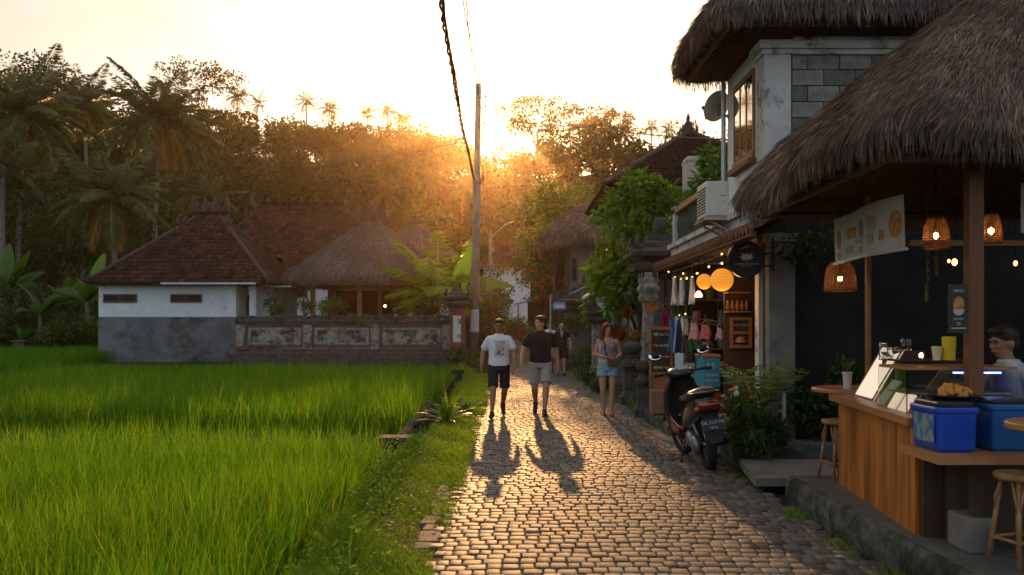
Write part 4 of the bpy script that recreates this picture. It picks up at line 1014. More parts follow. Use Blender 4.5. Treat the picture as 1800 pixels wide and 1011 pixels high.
# satellite dish
c = at(1260, 187, 13.75); t = thing('satellite_dish', 'round grey satellite dish seen from behind on the corner of the white upper wall', 'satellite dish', c)
nrm = Vector((-.45, .75, .45)).normalized(); ax = nrm.cross(Vector((0, 0, 1))).normalized(); bx_ = ax.cross(nrm)
g = G(); rings = []
for (rr, dd) in ((.005, -.06), (.08, -.058), (.16, -.04), (.235, 0), (.24, .004), (.235, .012), (.16, -.028), (.08, -.046), (.005, -.05)):
    rings.append([c+nrm*dd+ax*rr*math.cos(a)+bx_*rr*math.sin(a) for a in (2*math.pi*k/24 for k in range(24))])
g.loft(rings); g.build('reflector', mat('dish_grey', (.62, .59, .55), (.5, .47, .44), scale=4, rough=.6), t, smooth=True)
g = G(); fo = c+nrm*.28-bx_*.10; g.tube([c-bx_*.2, c-bx_*.24+nrm*.15, fo], .011, 6); g.ell(fo, .03, 8, 6); g.build('feed_arm', M_wood2, t)
g = G(); g.tube([c-nrm*.06, c-nrm*.1-bx_*.12, (BX, 13.3, c.z-.24)], .018, 6); g.tube([c-nrm*.08-bx_*.06, (BX, 13.25, c.z-.30)], .012, 6); g.rbox(c-nrm*.07, (.07, .05, .09), .01); g.build('bracket', M_steel, t)
# air conditioner
c = Vector((2.72, 12.35, 3.28)); t = thing('air_conditioner', 'white air conditioner unit on a bracket below the upper window', 'air conditioner', (2.72, 12.2, 3.0))
g = G(); g.rbox(c, (.30, .62, .46), .02); bd = g.build('body', mat('cream_enamel', (.68, .62, .55), (.6, .54, .47), scale=5, rough=.45), t)
g = G(); 
for k in range(9): g.box(2.565, 2.572, 12.08, 12.6, 3.1+k*.04, 3.115+k*.04)
g.build('grille', M_dark, t); g = G(); g.rbox((2.79, 12.035, 3.38), (.09, .02, .12), .01); g.box(2.74, 2.83, 12.032, 12.045, 3.24, 3.25); g.build('valve_cover', MATS['cream_enamel'], t)
g = G(); g.box(2.55, 3.1, 12.05, 12.09, 3.0, 3.045); g.box(2.55, 3.1, 12.6, 12.64, 3.0, 3.045); g.box(2.53, 2.9, 12.0, 12.68, 2.99, 3.0); g.tube([(2.6, 12.07, 3.0), (BX-.2, 12.07, 2.8)], .016, 5); g.tube([(2.6, 12.62, 3.0), (BX-.2, 12.62, 2.8)], .016, 5); g.build('bracket', mat('pinkish_steel', (.45, .34, .28), rough=.6), t)

# ================================================================ buildings further along on the right
t = thing('tiled_roof_house', 'white house with dark tiled roof, tall finial and flared eaves behind the lush tree', 'house', (5.8, 31, 0))
B = Bag(); ex0, ex1, ey0, ey1 = 3.65, 8.6, 28.2, 33.8; rz = 6.45
for (a, b, s_) in (((ex0, ey0), (ex1, ey0), 1), ((ex1, ey0), (ex1, ey1), 2), ((ex1, ey1), (ex0, ey1), 3), ((ex0, ey1), (ex0, ey0), 4)):
    ap = (6.0, 31, 8.15); tile_face(B, (*a, rz), (*b, rz), ap, ap, .2, .2, .03, .55, 90+s_)
fx = .85
fo_ = [(ex0-fx, ey0-fx, 5.85), (ex1+fx, ey0-fx, 5.85), (ex1+fx, ey1+fx, 5.85), (ex0-fx, ey1+fx, 5.85)]; fi = [(ex0, ey0, rz), (ex1, ey0, rz), (ex1, ey1, rz), (ex0, ey1, rz)]
for k in range(4): tile_face(B, fo_[k], fo_[(k+1) % 4], fi[(k+1) % 4], fi[k], .2, .2, .03, .5, 95+k)
rf = B.build('roof', M_tile, t); ORG[rf] = ORG[t]
g = G()
for k in range(4): cap_line(g, fi[k], (6.0, 31, 8.15), .09, .22); cap_line(g, fo_[k], fi[k], .08, .25); ridge_scroll(g, Vector(fi[k])+Vector((0, 0, .1)), Vector(fi[k])-Vector((6, 31, fi[k][2])), .55)
g.build('ridge_cap', M_cap, rf, smooth=True); g = G(); finial(g, (6.0, 31, 8.05), 1.05); g.build('roof_ornament', M_cap, rf, smooth=True)
g = G(); g.add([(p[0], p[1], p[2]-.08) for p in fo_]+[(4.6, 29.1, 6.0), (7.8, 29.1, 6.0), (7.8, 33, 6.0), (4.6, 33, 6.0)], [(0, 1, 5, 4), (1, 2, 6, 5), (2, 3, 7, 6), (3, 0, 4, 7)]); g.build('soffit', M_wood2, t)
g = G(); g.box(4.5, 7.9, 29.0, 33, 0, 6.0); g.build('wall', M_white, t)
t = thing('water_tank', 'pale rectangular water tank on a stand beside the balcony', 'water tank', (4.15, 20, 0))
g = G(); g.rbox((4.15, 20, 4.9), (.72, .6, .74), .05); g.box(3.78, 4.52, 19.68, 20.32, 5.16, 5.19); g.build('tank', mat('tank_beige', (.50, .44, .37), (.42, .36, .30), scale=3, rough=.6), t)
for (a, b) in ((3.85, 19.75), (4.45, 19.75), (3.85, 20.25), (4.45, 20.25)): g = G(); g.box(a-.03, a+.03, b-.03, b+.03, 0, 4.53); g.build('leg', M_steel, t)

t = thing('thatched_house', 'tall plastered house with a shaggy thatched roof overhanging the lane', 'house', (5, 49, .1))
rf = thatch(t, 'roof', 1.65, 8.5, 44.6, 52.5, 5.75, 4.9, 5.5, 48.6, 8.7, .55, 24000, .45, .03, .9, (.22, .18, .16), 9, wave=.06, curve=.8)
g = G(); g.box(2.95, 8, 45.6, 51.5, 0, 5.9); g.build('wall', M_conc, t); g = G(); g.box(2.2, 2.94, 46.2, 51, 3.2, 3.4); g.box(2.2, 2.3, 46.2, 51, 3.4, 4.2); g.box(2.2, 2.32, 46.2, 46.32, 3.4, 5.8); g.box(2.2, 2.32, 48.6, 48.72, 3.4, 5.8); g.build('balcony', M_wood2, t)
window(t, 2.98, 3.3, 3.8, 5.0, 45.58, 1, .07)
g = G(); g.box(xs(1078, 45.5), xs(1090, 45.5), 45.5, 45.58, 3.6, 4.9); g.build('shutter', M_ochre, t)
# small white house closing the lane, shops under it
t = thing('white_house', 'small white house with red tiled roof at the end of the lane', 'house', (-.2, 84, .4))
g = G(); g.box(-2.6, 1.7, 84, 90, .2, 7.0); g.build('wall', M_white, t); hip_tiles(t, 'roof', -3.4, 2.3, 83.2, 91, 6.9, -1.2, .2, 87, 9.2, .3, .35, 31, fin=1.2, tone=1.2)
t = thing('long_roof_house', 'house with a low red roof left of the lane end', 'house', (-7, 75, .3))
g = G(); g.box(-9, -2.2, 74, 80, 0, 4.6); g.build('wall', M_oldwhite, t); hip_tiles(t, 'roof', -9.6, -1.6, 73.2, 81, 4.6, -7.5, -4, 77, 7.4, .3, .35, 35, fin=1., tone=1.1)
t = thing('street_stall', 'dim open stall with a pale zinc roof at the end of the lane', 'stall', (-1.2, 70, .3))
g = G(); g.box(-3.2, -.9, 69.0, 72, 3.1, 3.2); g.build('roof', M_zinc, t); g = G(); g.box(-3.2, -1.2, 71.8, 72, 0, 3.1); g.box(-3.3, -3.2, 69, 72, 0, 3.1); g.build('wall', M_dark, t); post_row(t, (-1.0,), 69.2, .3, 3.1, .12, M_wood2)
t = thing('street_stall', 'stall with a light blue canvas roof closing the lane on the right', 'stall', (1.9, 74, .4))
g = G(); g.prism([(.3, 73, 3.3), (2.8, 73, 3.9), (2.8, 73, 4.0), (.3, 73, 3.4)], (0, 3, 0)); g.build('roof', mat('blue_canvas', (.25, .38, .5), rough=.8), t); g = G(); g.box(1.3, 3.2, 75.6, 76, 0, 3.6); g.build('wall', M_dark, t); post_row(t, (.5, 2.7), 73.1, .3, 3.3, .1, M_wood2)

# far street side walls and gate pillars
def low_wall(name, label, x0, x1, y0, y1, h, m=M_stone, z=0):
    t = thing(name, label, 'wall', ((x0+x1)/2, (y0+y1)/2, z)); g = G(); g.box(x0, x1, y0, y1, z-.2, z+h); g.build('wall_body', m, t); g = G(); g.box(x0-.06, x1+.06, y0-.06, y1+.06, z+h, z+h+.12); g.build('coping', M_stone, t)
low_wall('garden_wall', 'overgrown stone wall on the left side of the lane past the pole', -2.2, -1.95, 41, 66, 1.8)
low_wall('garden_wall', 'grey garden wall behind the hedge on the right side of the lane', 3.0, 3.25, 20.2, 31.0, 1.9, M_carved)
low_wall('garden_wall', 'stone wall on the right beyond the carved gate pillars', 2.6, 2.85, 34.5, 44.5, 2.1)
pillar('gate_pillar', 'massive dark carved gate pillar with a round knob beside the clothes shop', 2.86, 17.7, .52, 0, 3.35, (M_stone, M_conc, M_stone), .42, cap=1.5)
pillar('gate_pillar', 'pale carved pillar just right of the couple in the distance', xs(1006, 32), 32, .55, 0, 2.75, (M_stone, M_conc, M_stone), .3, cap=1.5)
pillar('gate_pillar', 'pale carved pillar with a heavy dark cap under the thatched house', xs(1030, 33.4), 33.4, .55, 0, 3.1, (M_stone, M_conc, M_stone), .5, cap=1.6)
pillar('gate_pillar', 'slim stone post behind the hedge right of the woman', xs(1052, 25), 25, .34, 0, 2.2, (M_carved, M_carved, M_stone), .2)
pillar('gate_pillar', 'mossy stone post left of the lane behind the man in white', xs(852, 46), 46, .5, .02, 2.6, (M_stone, M_conc, M_stone), .3)
pillar('gate_pillar', 'slender grey column between the food sign and the baluster', 2.44, 16.3, .17, .1, 2.55, (M_carved, M_carved, M_carved), 0, cap=1.3)
# ================================================================ platforms, steps, slabs on the right
M_counter = mat('counter_boards', (.56, .19, .03), (.20, .055, .010), scale=5.5, rough=.42, spec=.4, bump=.004, bscale=22, stretch=(1, 1, .10), contrast=(.38, .62))
M_ctop = mat('counter_top_wood', (.46, .20, .07), (.32, .125, .04), scale=3, rough=.35, bump=.002, bscale=30, stretch=(1, .15, 1), spec=.5)
M_rattan = mat('rattan', (.36, .19, .07), (.22, .11, .04), scale=10, rough=.45, spec=.45)
M_thick = mat('lantern_weave', (.26, .12, .035), (.16, .07, .02), scale=8, rough=.6, trans=.12, tcol=(1.2, 1, .6))
def slab(name, label, pts, z0, z1, m, cat='platform', chip=0):
    t = G(); t.prism([(x, y, z0) for x, y in pts], (0, 0, z1-z0)); return tag(t.build(name, m, loc=(pts[0][0], pts[0][1], z0)), label, cat)
def rough_slab(name, label, x0, x1, y0, y1, z0, z1, seed=1, cat='platform'):
    """kerbed concrete platform with a worn, slightly wavy front edge"""
    r = random.Random(seed); g = G(); n = max(4, int((y1-y0)/.16)); F_ = []
    for i in range(n+1):
        y = lerp(y0, y1, i/n); w = r.uniform(-.012, .012)
        F_.append([(x0+w+.01+r.uniform(-.01, .01), y, z0), (x0+w-.012+r.uniform(-.012, .01), y, lerp(z0, z1, .5)), (x0+w, y, z1-.03), (x0+w+.03, y, z1), (x1, y, z1), (x1, y, z0)])
    g.loft(F_, caps=True, closed=True)
    t = thing(name, label, cat, ((x0+x1)/2, (y0+y1)/2, z0)); 
    g2 = G(); g2.box(x0+.06, x1-.01, y0+.02, y1-.02, z1+.0005, z1+.004)
    g.build('kerb', M_moss, t); g2.build('floor_surface', mat('worn_concrete_floor', (.12, .11, .10), (.075, .07, .065), scale=3, rough=.85, bump=.004, bscale=40, stain=((.05, .05, .045), 1.5, .5, .75)), t); return t
rough_slab('platform', 'mossy raised concrete platform under the food stall', 2.46, 8.5, 3.2, 8.2, -.05, .246, 1)
rough_slab('platform', 'low concrete platform at the foot of the shop behind the scooter', 2.6, BX+.05, 10.05, 12.9, -.05, .25, 2)
rough_slab('platform', 'concrete step with a clean front corner left of the scooter', 2.22, BX+.05, 12.9, 15.1, -.05, .20, 3)
rough_slab('platform', 'small stone block beneath the baluster pedestals', 2.30, 3.0, 15.6, 17.0, -.05, .18, 4)
slab('concrete_slab', 'flat concrete slab bridging the drain between shop and stall', [(2.34, 8.75), (3.3, 8.8), (3.4, 10.0), (2.5, 10.02)], .05, .13, M_conc, 'slab')
slab('concrete_ramp', 'broken pale concrete ramp slab left of the scooter', [(1.98, 13.5), (2.08, 12.5), (2.24, 11.6), (2.6, 11.3), (2.58, 12.88), (2.2, 13.7)], -.02, .035, M_conc, 'slab')
g = G(); g.box(2.5, 8, 8.22, 8.74, -.04, -.03); tag(g.build('drain', M_black), kind='structure')  # flat black sheet stands for the shade down in the drain gap
# ================================================================ food stall (warung)
t = thing('food_stall', 'food stall under a shaggy thatched roof at the right edge', 'food stall', (4.2, 7, .25))
rf = thatch(t, 'roof', 2.08, 8.2, 5.45, 8.85, 2.66, 4.05, 6.2, 7.1, 4.47, .26, 115000, .16, .0052, .55, (.22, .165, .132), 15, wave=.05, curve=.88, jut=.035, red=.25, fl=.45)
g = G()
for k in range(16): x = 2.4+k*.36; g.tube([(x, 5.65, 2.66), (lerp(x, 4.8, .3), 6.3, 3.35)], .022, 5)
for k in range(9): y = 5.8+k*.33; g.tube([(2.3, y, 2.66), (2.9, lerp(y, 7.1, .3), 3.2)], .022, 5)
g.tube([(2.34, 5.68, 2.64), (8, 5.68, 2.64)], .035, 8); g.tube([(2.34, 5.68, 2.64), (2.34, 8.6, 2.64)], .035, 8); g.tube([(2.34, 8.6, 2.64), (8, 8.6, 2.64)], .035, 8)
g.build('rafters', M_wood2, rf)
g = G(); q = Vector((3.25, 7.85, 3.52)); finial(g, q, .42); ridge_scroll(g, q+Vector((.15, 0, .1)), (1, 0, .4), .35); g.build('roof_ornament', M_cap, rf, smooth=True)
g = G(); g.box(2.99, 3.085, 5.95, 6.03, .95, 2.72); g.build('post', M_wood, t)
g = G(); g.tube([(xs(1526, 8.1), 8.1, .25), (xs(1526, 8.1), 8.1, 2.75)], .028, 8); g.build('post', M_ochre, t)
g = G(); g.box(7.6, 7.75, 5.9, 6.05, .25, 2.55); g.build('post', M_wood, t)
g = G(); g.box(2.9, 8, 6.62, 6.68, 2.18, 2.22); g.build('lamp_rail', M_ochre, t)
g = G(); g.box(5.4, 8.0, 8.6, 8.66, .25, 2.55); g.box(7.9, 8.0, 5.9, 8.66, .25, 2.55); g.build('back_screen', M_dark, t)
# counter
cA, cB = Vector((2.79, 7.77, 0)), Vector((2.60, 5.87, 0)); dv = (cB-cA).normalized(); nv = Vector((-dv.y, dv.x, 0)); nv = -nv if nv.x < 0 else nv
t = thing('counter', 'wooden stall counter with vertical boards and a lighter top', 'counter', tuple((cA+cB)/2+Vector((.2, 0, .25))))
g = G(); n = 15
for k in range(n):
    a = cA.lerp(cB, k/n); b = cA.lerp(cB, (k+.97)/n); kk = rnd.uniform(-.002, .002)
    g.prism([(a.x+kk, a.y, .25), (b.x+kk, b.y, .25), (b.x+.03, b.y, .25), (a.x+.03, a.y, .25)], (0, 0, .70))
g.prism([(cB.x+.001, cB.y+.005, .25), (cB.x+.7, cB.y+.005, .25), (cB.x+.7, cB.y+.03, .25), (cB.x+.001, cB.y+.03, .25)], (0, 0, .70))
g.build('front_panel', M_counter, t)
g = G(); e = -dv*.10; g.prism([tuple(cA+e-nv*.06+Vector((0, 0, .955))), tuple(cB+dv*.03-nv*.06+Vector((0, 0, .955))), tuple(cB+dv*.03+nv*.62+Vector((0, 0, .955))), tuple(cA+e+nv*.62+Vector((0, 0, .955)))], (0, 0, .05)); g.build('top', M_ctop, t)
# lower shelf in front
t = thing('shelf_bench', 'low plank shelf on a post carrying the two blue tubs', 'shelf', (3.4, 5.55, .25))
g = G(); g.box(2.46, 6.2, 5.25, 5.80, .795, .845); g.build('top', M_ctop, t)
g = G(); g.box(2.74, 2.80, 5.4, 5.46, .46, .795); g.box(2.74, 2.80, 5.7, 5.76, .25, .795); g.build('leg', M_wood2, t); g = G(); g.box(2.62, 6.1, 5.80, 5.83, .25, .8); g.build('back_panel', M_wood2, t)
g = G(); g.rbox((2.77, 5.50, .355), (.155, .28, .21), .02); tag(g.build('concrete_block', M_conc, loc=(2.77, 5.5, .25)), 'grey concrete block standing under the shelf post', 'block')
def tub(x0, x1, y0, y1, z0, z1, m, label, sticker):
    t = thing('plastic_tub', label, 'tub', ((x0+x1)/2, (y0+y1)/2, z0), 'blue plastic tubs on the shelf'); c = Vector(((x0+x1)/2, (y0+y1)/2, (z0+z1)/2))
    g = G(); g.rbox(c-Vector((0, 0, .01)), (x1-x0-.02, y1-y0-.02, z1-z0-.02), .03, taper=1.04); g.build('body', m, t)
    g = G(); g.rbox((c.x, c.y, z1-.02), (x1-x0+.015, y1-y0+.015, .035), .035); g.build('rim', m, t)
    g = G(); g.rbox((c.x, c.y, z1+.012), (x1-x0-.03, y1-y0-.03, .03), .03); g.build('lid', mat('black_plastic', (.015, .015, .017), rough=.3), t)
    if sticker:
        g = G(); g.box(x0-.0065, x0-.0005, y0+.04, y1-.08, z0+.05, z1-.05); s = g.build('sticker', mat('sticker', (.03, .14, .40), (.25, .30, .22), scale=16, rough=.5, contrast=(.45, .55)), t)
    return t
M_blue = mat('blue_plastic', (.004, .055, .40), rough=.38, spec=.45); M_blue2 = mat('teal_blue_plastic', (.006, .085, .28), rough=.38, spec=.45)
tub(2.515, 2.765, 5.38, 5.76, .846, 1.115, M_blue, 'bright blue plastic tub with a worn sticker at the counter end', True)
tub(2.86, 3.12, 5.42, 5.72, .846, 1.13, M_blue2, 'greener blue plastic tub right of the wooden post', False)
# stools and tables
def stool(x, y, z, h, r, label):
    t = thing('rattan_stool', label, 'stool', (x, y, z), 'rattan bar stools')
    g = G(); g.lathe((x, y, z+h-.035), [(r*.96, 0), (r, .01), (r, .028), (r*.9, .036)], 20); g.build('seat', M_rattan, t, smooth=False)
    for k in range(4):
        a = math.pi/4+k*math.pi/2+.3; d = Vector((math.cos(a), math.sin(a), 0)); top = Vector((x, y, z+h-.035))+d*r*.66; bot = Vector((x, y, z))+d*r*1.18
        g = G(); g.tube([top, bot], .014, 8); o = g.build('leg', M_rattan, t, smooth=True); g = G()
        for s in (1, -1):
            e2 = Vector((math.cos(a+s*.8), math.sin(a+s*.8), 0)); g.tube([top.lerp(bot, .42), top.lerp(bot, .22)+(e2*r*.18), Vector((x, y, z+h-.04))+(d+e2)*r*.36], .008, 6)
        g.build('brace', M_rattan, o, smooth=True)
    g = G(); ps = [Vector((x, y, z+h*.28))+Vector((math.cos(math.pi/4+k*math.pi/2+.3), math.sin(math.pi/4+k*math.pi/2+.3), 0))*r*1.04 for k in range(4)]
    for k in range(4): g.tube([ps[k], ps[(k+1) % 4]], .011, 6)
    g.build('footrest', M_rattan, t, smooth=True); return t
stool(2.86, 5.14, .25, .52, .13, 'large rattan stool with arched braces in the right foreground')
stool(2.86, 8.02, .25, .52, .13, 'rattan stool half hidden behind the far end of the counter')
def round_table(x, y, z, r, ztop, label):
    t = thing('round_table', label, 'table', (x, y, z)); g = G(); g.lathe((x, y, ztop-.04), [(r*.97, 0), (r, .008), (r, .032), (r*.98, .04)], 28); g.build('top', M_ctop, t)
    g = G(); g.tube([(x, y, z), (x, y, ztop-.04)], .03, 10); g.lathe((x, y, z), [(.2, 0), (.2, .02), (.04, .05)], 16); g.build('leg', M_wood2, t)
round_table(3.02, 4.90, .25, .33, 1.075, 'high round wooden table cut by the right edge')
round_table(3.22, 8.45, .0, .42, 1.02, 'small high round table behind the far end of the counter')
# banner
M_paper = mat('paper_white', (.60, .58, .54), (.52, .50, .46), scale=5, rough=.85, trans=.25, tcol=(1, .95, .8))
c0, c1 = Vector((2.33, 5.85, 0)), Vector((2.33, 0, 0))
bx0, bx1 = 2.78, 2.80
ya, yb = 8.0, 6.45
t = thing('menu_banner', 'hanging cloth menu banner with faded food pictures under the thatch', 'banner', (2.78, 7.2, 2.2))
def bp(u, v):      # u 0..1 from the far edge to the near one, v 0..1 from top to bottom
    return Vector((2.83+.02*math.sin(u*7)+.012*v-.07*u, lerp(ya, yb, u), lerp(2.53, 2.14, v)+.012*math.sin(u*3.1)))
g = G(); nu, nv_ = 22, 8
for side in (0, 1):
    g.add([bp(i/nu, j/nv_)+Vector((side*.003, 0, 0)) for j in range(nv_+1) for i in range(nu+1)], [(j*(nu+1)+i, j*(nu+1)+i+1, (j+1)*(nu+1)+i+1, (j+1)*(nu+1)+i) for j in range(nv_) for i in range(nu)])
g.build('cloth', M_paper, t, smooth=True); g = G(); g.tube([bp(-.02, 1), bp(.5, 1), bp(1.02, 1)], .011, 6); g.build('batten', mat('pale_batten', (.6, .55, .5), rough=.5), t)
def bpatch(nm, u0, u1, v0, v1, m, ell=False):
    g = G(); off = Vector((-.004, 0, 0)); um, vm = (u0+u1)/2, (v0+v1)/2
    n = 14; ps = []
    for k in range(n):
        a = 2*math.pi*k/n; q = (1 if ell else min(1.25, 1/max(abs(math.cos(a)), abs(math.sin(a)))))*rnd.uniform(.86, 1.03); ps.append(bp(um+(u1-u0)/2*math.cos(a)*q, vm+(v1-v0)/2*math.sin(a)*q)+off)
    g.add(ps, [tuple(range(n))]); g.build(nm, m, t)
M_food = mat('printed_food', (.55, .26, .06), (.34, .13, .04), scale=28, rough=.85, contrast=(.42, .58)); M_ink = mat('printed_ink', (.20, .19, .17), (.42, .40, .37), scale=70, rough=.85, contrast=(.42, .6)); M_brownp = mat('printed_brown', (.24, .14, .07), (.36, .25, .14), scale=40, rough=.85)
bpatch('picture', .84, .98, .22, .80, M_food, True); bpatch('picture', .16, .34, .30, .55, M_food); bpatch('picture', .40, .49, .2, .62, M_brownp, True); bpatch('picture', .03, .09, .25, .72, M_food, True); bpatch('picture', .73, .79, .56, .76, M_food)
bpatch('lettering', .54, .70, .22, .42, M_ink); bpatch('lettering', .55, .66, .52, .80, M_ink, True); bpatch('lettering', .15, .28, .68, .86, M_ink); bpatch('lettering', .34, .46, .62, .72, M_ink); bpatch('lettering', .04, .09, .76, .94, M_ink, True); bpatch('lettering', .55, .7, .44, .5, M_ink); bpatch('lettering', .38, .46, .76, .9, M_ink)
g = G(); g.box(xs(1796, 6.4), xs(1796, 6.4)+.5, 6.4, 6.41, 2.25, 2.6); tag(g.build('menu_banner', M_paper, loc=(3.6, 6.4, 2.25)), 'pale cloth corner hanging at the very right edge', 'banner')
# rattan pendant lamps
def rattan_lamp(px, py, Y, wpx, label, power=5., flat=1.):
    c = at(px, py, Y); r = wpx/1600*Y/2; h = r*1.85*flat
    t = thing('rattan_lamp', label, 'lamp', (c.x, c.y, c.z), 'rattan pendant lamps'); g = G(); n = 26; z0 = c.z-h/2
    pr = [(r, 0), (r*1.0, .10), (r*.98, .35), (r*.92, .62), (r*.78, .86), (r*.55, 1.0)]
    for k in range(n):
        a = 2*math.pi*k/n; g.tube([(c.x+math.cos(a)*q, c.y+math.sin(a)*q, z0+h*zz) for q, zz in pr], .0028 if k % 2 else .004, 4, caps=False)
    for zz in [0, .03, .1]+[.17+.075*k for k in range(11)]:
        q = np.interp(zz, [p[1] for p in pr], [p[0] for p in pr]); g.tube([(c.x+math.cos(a)*q, c.y+math.sin(a)*q, z0+h*zz) for a in [2*math.pi*k/20 for k in range(21)]], .0045 if zz < .05 else .003, 4, caps=False)
    g.build('shade', M_thick, t, smooth=True)
    g = G(); g.tube([(c.x, c.y, z0+h), (c.x, c.y, 2.75)], .004, 5); g.tube([(c.x, c.y, z0+h*.62), (c.x, c.y, z0+h*1.02)], .013, 8); g.build('flex', M_dark, t)
    b = Vector((c.x, c.y, z0+h*.42)); g = G(); g.ell(b, (.019, .019, .024), 10, 8); g.build('bulb', mat('lamp_bulb', (1, .7, .3), emis=(1., .5, .16), estr=45.), t, smooth=True)
    ld = bpy.data.lights.new('lamp_light', 'POINT'); ld.energy = power; ld.color = (1., .48, .16); ld.shadow_soft_size = .03; lo = bpy.data.objects.new('lamp_light', ld); COL.objects.link(lo); lo.parent = t; lo.location = b-Vector((0, 0, .0))-ORG[t]; CH[t].append(lo)
    return t
rattan_lamp(1477, 486, 8.2, 54, 'wide rattan lamp hanging below the left end of the banner', .7, 1.02)
rattan_lamp(1645, 410, 6.65, 45, 'domed rattan lamp glowing between the banner and the post', .8, 1.3)
rattan_lamp(1742, 402, 6.65, 37, 'narrow rattan lamp right of the thick wooden post', .8, 1.5)
def bulb(px, py, Y, r, label, ztop, drop=True):
    c = at(px, py, Y); g = G(); g.ell(c, (r, r, r*1.3), 8, 6); g.tube([c, (c.x, c.y, min(ztop, c.z+.6))], .003, 4); g.mi = 0
    return tag(g.build('bulb', M_bulb2, loc=c), label, 'bulb')
def bulb_on_wire(px, py, Y, r, label, ztop, group=None):
    c = at(px, py, Y); t = thing('hanging_bulb', label, 'bulb', c, group); g = G(); g.ell(c, (r, r, r*1.3), 8, 6); g.build('glass', M_bulb2, t); g = G(); g.tube([c+Vector((0, 0, r)), (c.x, c.y, ztop)], .003, 4); g.build('wire', M_dark, t)
bulb_on_wire(1678, 461, 8.0, .024, 'bare bulb glowing left of the thick post', 2.8); bulb_on_wire(1668, 459, 8.4, .013, 'tiny bulb beside the bare bulb in the stall', 2.8); bulb_on_wire(1785, 463, 8.2, .018, 'small dim bulb deep in the stall near the right edge', 2.8)
# ---- things on the counter
zc = 1.006
def on_counter(s, off): p = cA+dv*s+nv*off; return Vector((p.x, p.y, zc))
def board(name, label, s0, off, w, h, lean, m, frame=None, cat='menu board', yaw=None, thick=.012):
    """board standing on the counter facing the lane and leaning back"""
    p = on_counter(s0, off); u = dv.copy() if yaw is None else Matrix.Rotation(yaw, 3, 'Z')@dv; nn_ = Vector((-u.y, u.x, 0)); nn_ = nn_ if nn_.x > 0 else -nn_
    up = (Vector((0, 0, 1))*math.cos(lean)+nn_*math.sin(lean)); t = thing(name, label, cat, p); q = [p, p+u*w, p+u*w+up*h, p+up*h]; bk = up.cross(u).normalized(); bk = bk if bk.x > 0 else -bk
    g = G(); g.prism([tuple(k) for k in q], bk*thick); g.build('panel', m, t)
    if frame:
        g = G(); f = .016
        for (a, b, i1, i2) in ((q[0], q[1], 0, 1), (q[3], q[2], 0, -1)): g.prism([tuple(a-bk*.006), tuple(b-bk*.006), tuple(b+up*f*i2*1.+up*(f if i1 == 0 and i2 == 1 else 0)*0-bk*.006), tuple(a+up*f*i2-bk*.006)], bk*(thick+.008))
        for (a, b, i2) in ((q[0], q[3], 1), (q[1], q[2], -1)): g.prism([tuple(a-bk*.007), tuple(b-bk*.007), tuple(b+u*f*i2-bk*.007), tuple(a+u*f*i2-bk*.007)], bk*(thick+.009))
        g.build('frame', frame, t)
    g = G(); g.tube([p+u*w*.5+up*h*.8+bk*thick, p+u*w*.5+nn_*(h*.55)], .006, 5); g.build('strut', M_wood2, t)
    return t, q, bk
M_menu = mat('menu_paper_glow', (.72, .66, .58), (.64, .57, .49), scale=18, rough=.5, emis=(1., .78, .58), estr=.5, contrast=(.5, .6))  # added emission stands in for sunlight reflected off the paper
board('menu_board', 'large cream menu board, its glow added, leaning back on the counter', .08, .10, .54, .47, R(30), M_menu, M_wood2)
board('price_card', 'narrow white price card beside the large menu board', .78, .08, .20, .22, R(36), M_paper)
board('framed_board', 'glass framed board with pale upper edge on the counter', .92, .32, .46, .36, R(36), mat('olive_glass', (.10, .095, .05), (.05, .055, .03), scale=5, rough=.08, spec=.9), M_ctop)
board('price_card', 'small cream card left of the twin pair on the counter', 1.14, .06, .16, .135, R(30), M_menu, None)
board('price_card', 'small cream card right of the twin pair on the counter', 1.36, .06, .17, .135, R(30), M_menu, None)
# display case
t = thing('display_case', 'glass food display case with a wooden top and fried snacks', 'display case', (3.05, 6.35, zc)); M_clear = mat('clear_glass', (.95, .97, .97), rough=.02, glass=True)
g = G(); g.box(2.66, 3.4, 6.12, 6.6, 1.30, 1.32); g.build('top', M_ctop, t); g = G(); g.box(2.66, 3.4, 6.12, 6.126, zc+.001, 1.298); g.box(2.655, 2.661, 6.13, 6.6, zc+.001, 1.298); g.build('glass', M_clear, t)
g = G(); g.box(2.7, 3.4, 6.2, 6.55, 1.13, 1.14); g.build('shelf', M_steel, t)
g = G(); g.box(2.98, 3.30, 6.14, 6.155, 1.275, 1.285); g.build('light_strip', mat('blue_led', (.3, .4, 1), emis=(.12, .2, 1.), estr=7.), t)
t = thing('snack_tray', 'black tray heaped with golden fried snacks', 'tray', (2.82, 6.0, 1.13)); g = G(); g.lathe((2.74, 5.66, 1.135), [(.10, 0), (.155, .03), (.155, .035), (.1, .01)], 18); g.build('tray', MATS['black_plastic'], t)
g = G()
for k in range(34): a = rnd.uniform(0, 6.3); q = .11*math.sqrt(rnd.random()); g.ell((2.74+q*math.cos(a), 5.66+q*math.sin(a), 1.16+.06*(1-q/.12)+rnd.uniform(0, .02)), rnd.uniform(.018, .027), 7, 5)
g.build('snacks', mat('fried_batter', (.60, .27, .045), (.42, .16, .03), scale=30, rough=.6, bump=.003, bscale=90), t, smooth=True)
g = G(); 
for k in range(12): g.ell((3.1+rnd.uniform(-.08, .08), 6.3+rnd.uniform(-.05, .05), 1.16+rnd.random()*.04), .022, 7, 5)
tag(g.build('snacks', MATS['fried_batter'], loc=(3.1, 6.3, 1.14)), 'small heap of fried snacks on the case shelf', 'snacks')
def lathe_thing(name, label, cat, p, prof, m, n=16, group=None, **kw):
    g = G(); g.lathe(p, prof, n); return tag(g.build(name, m, loc=p, **kw), label, cat, group)
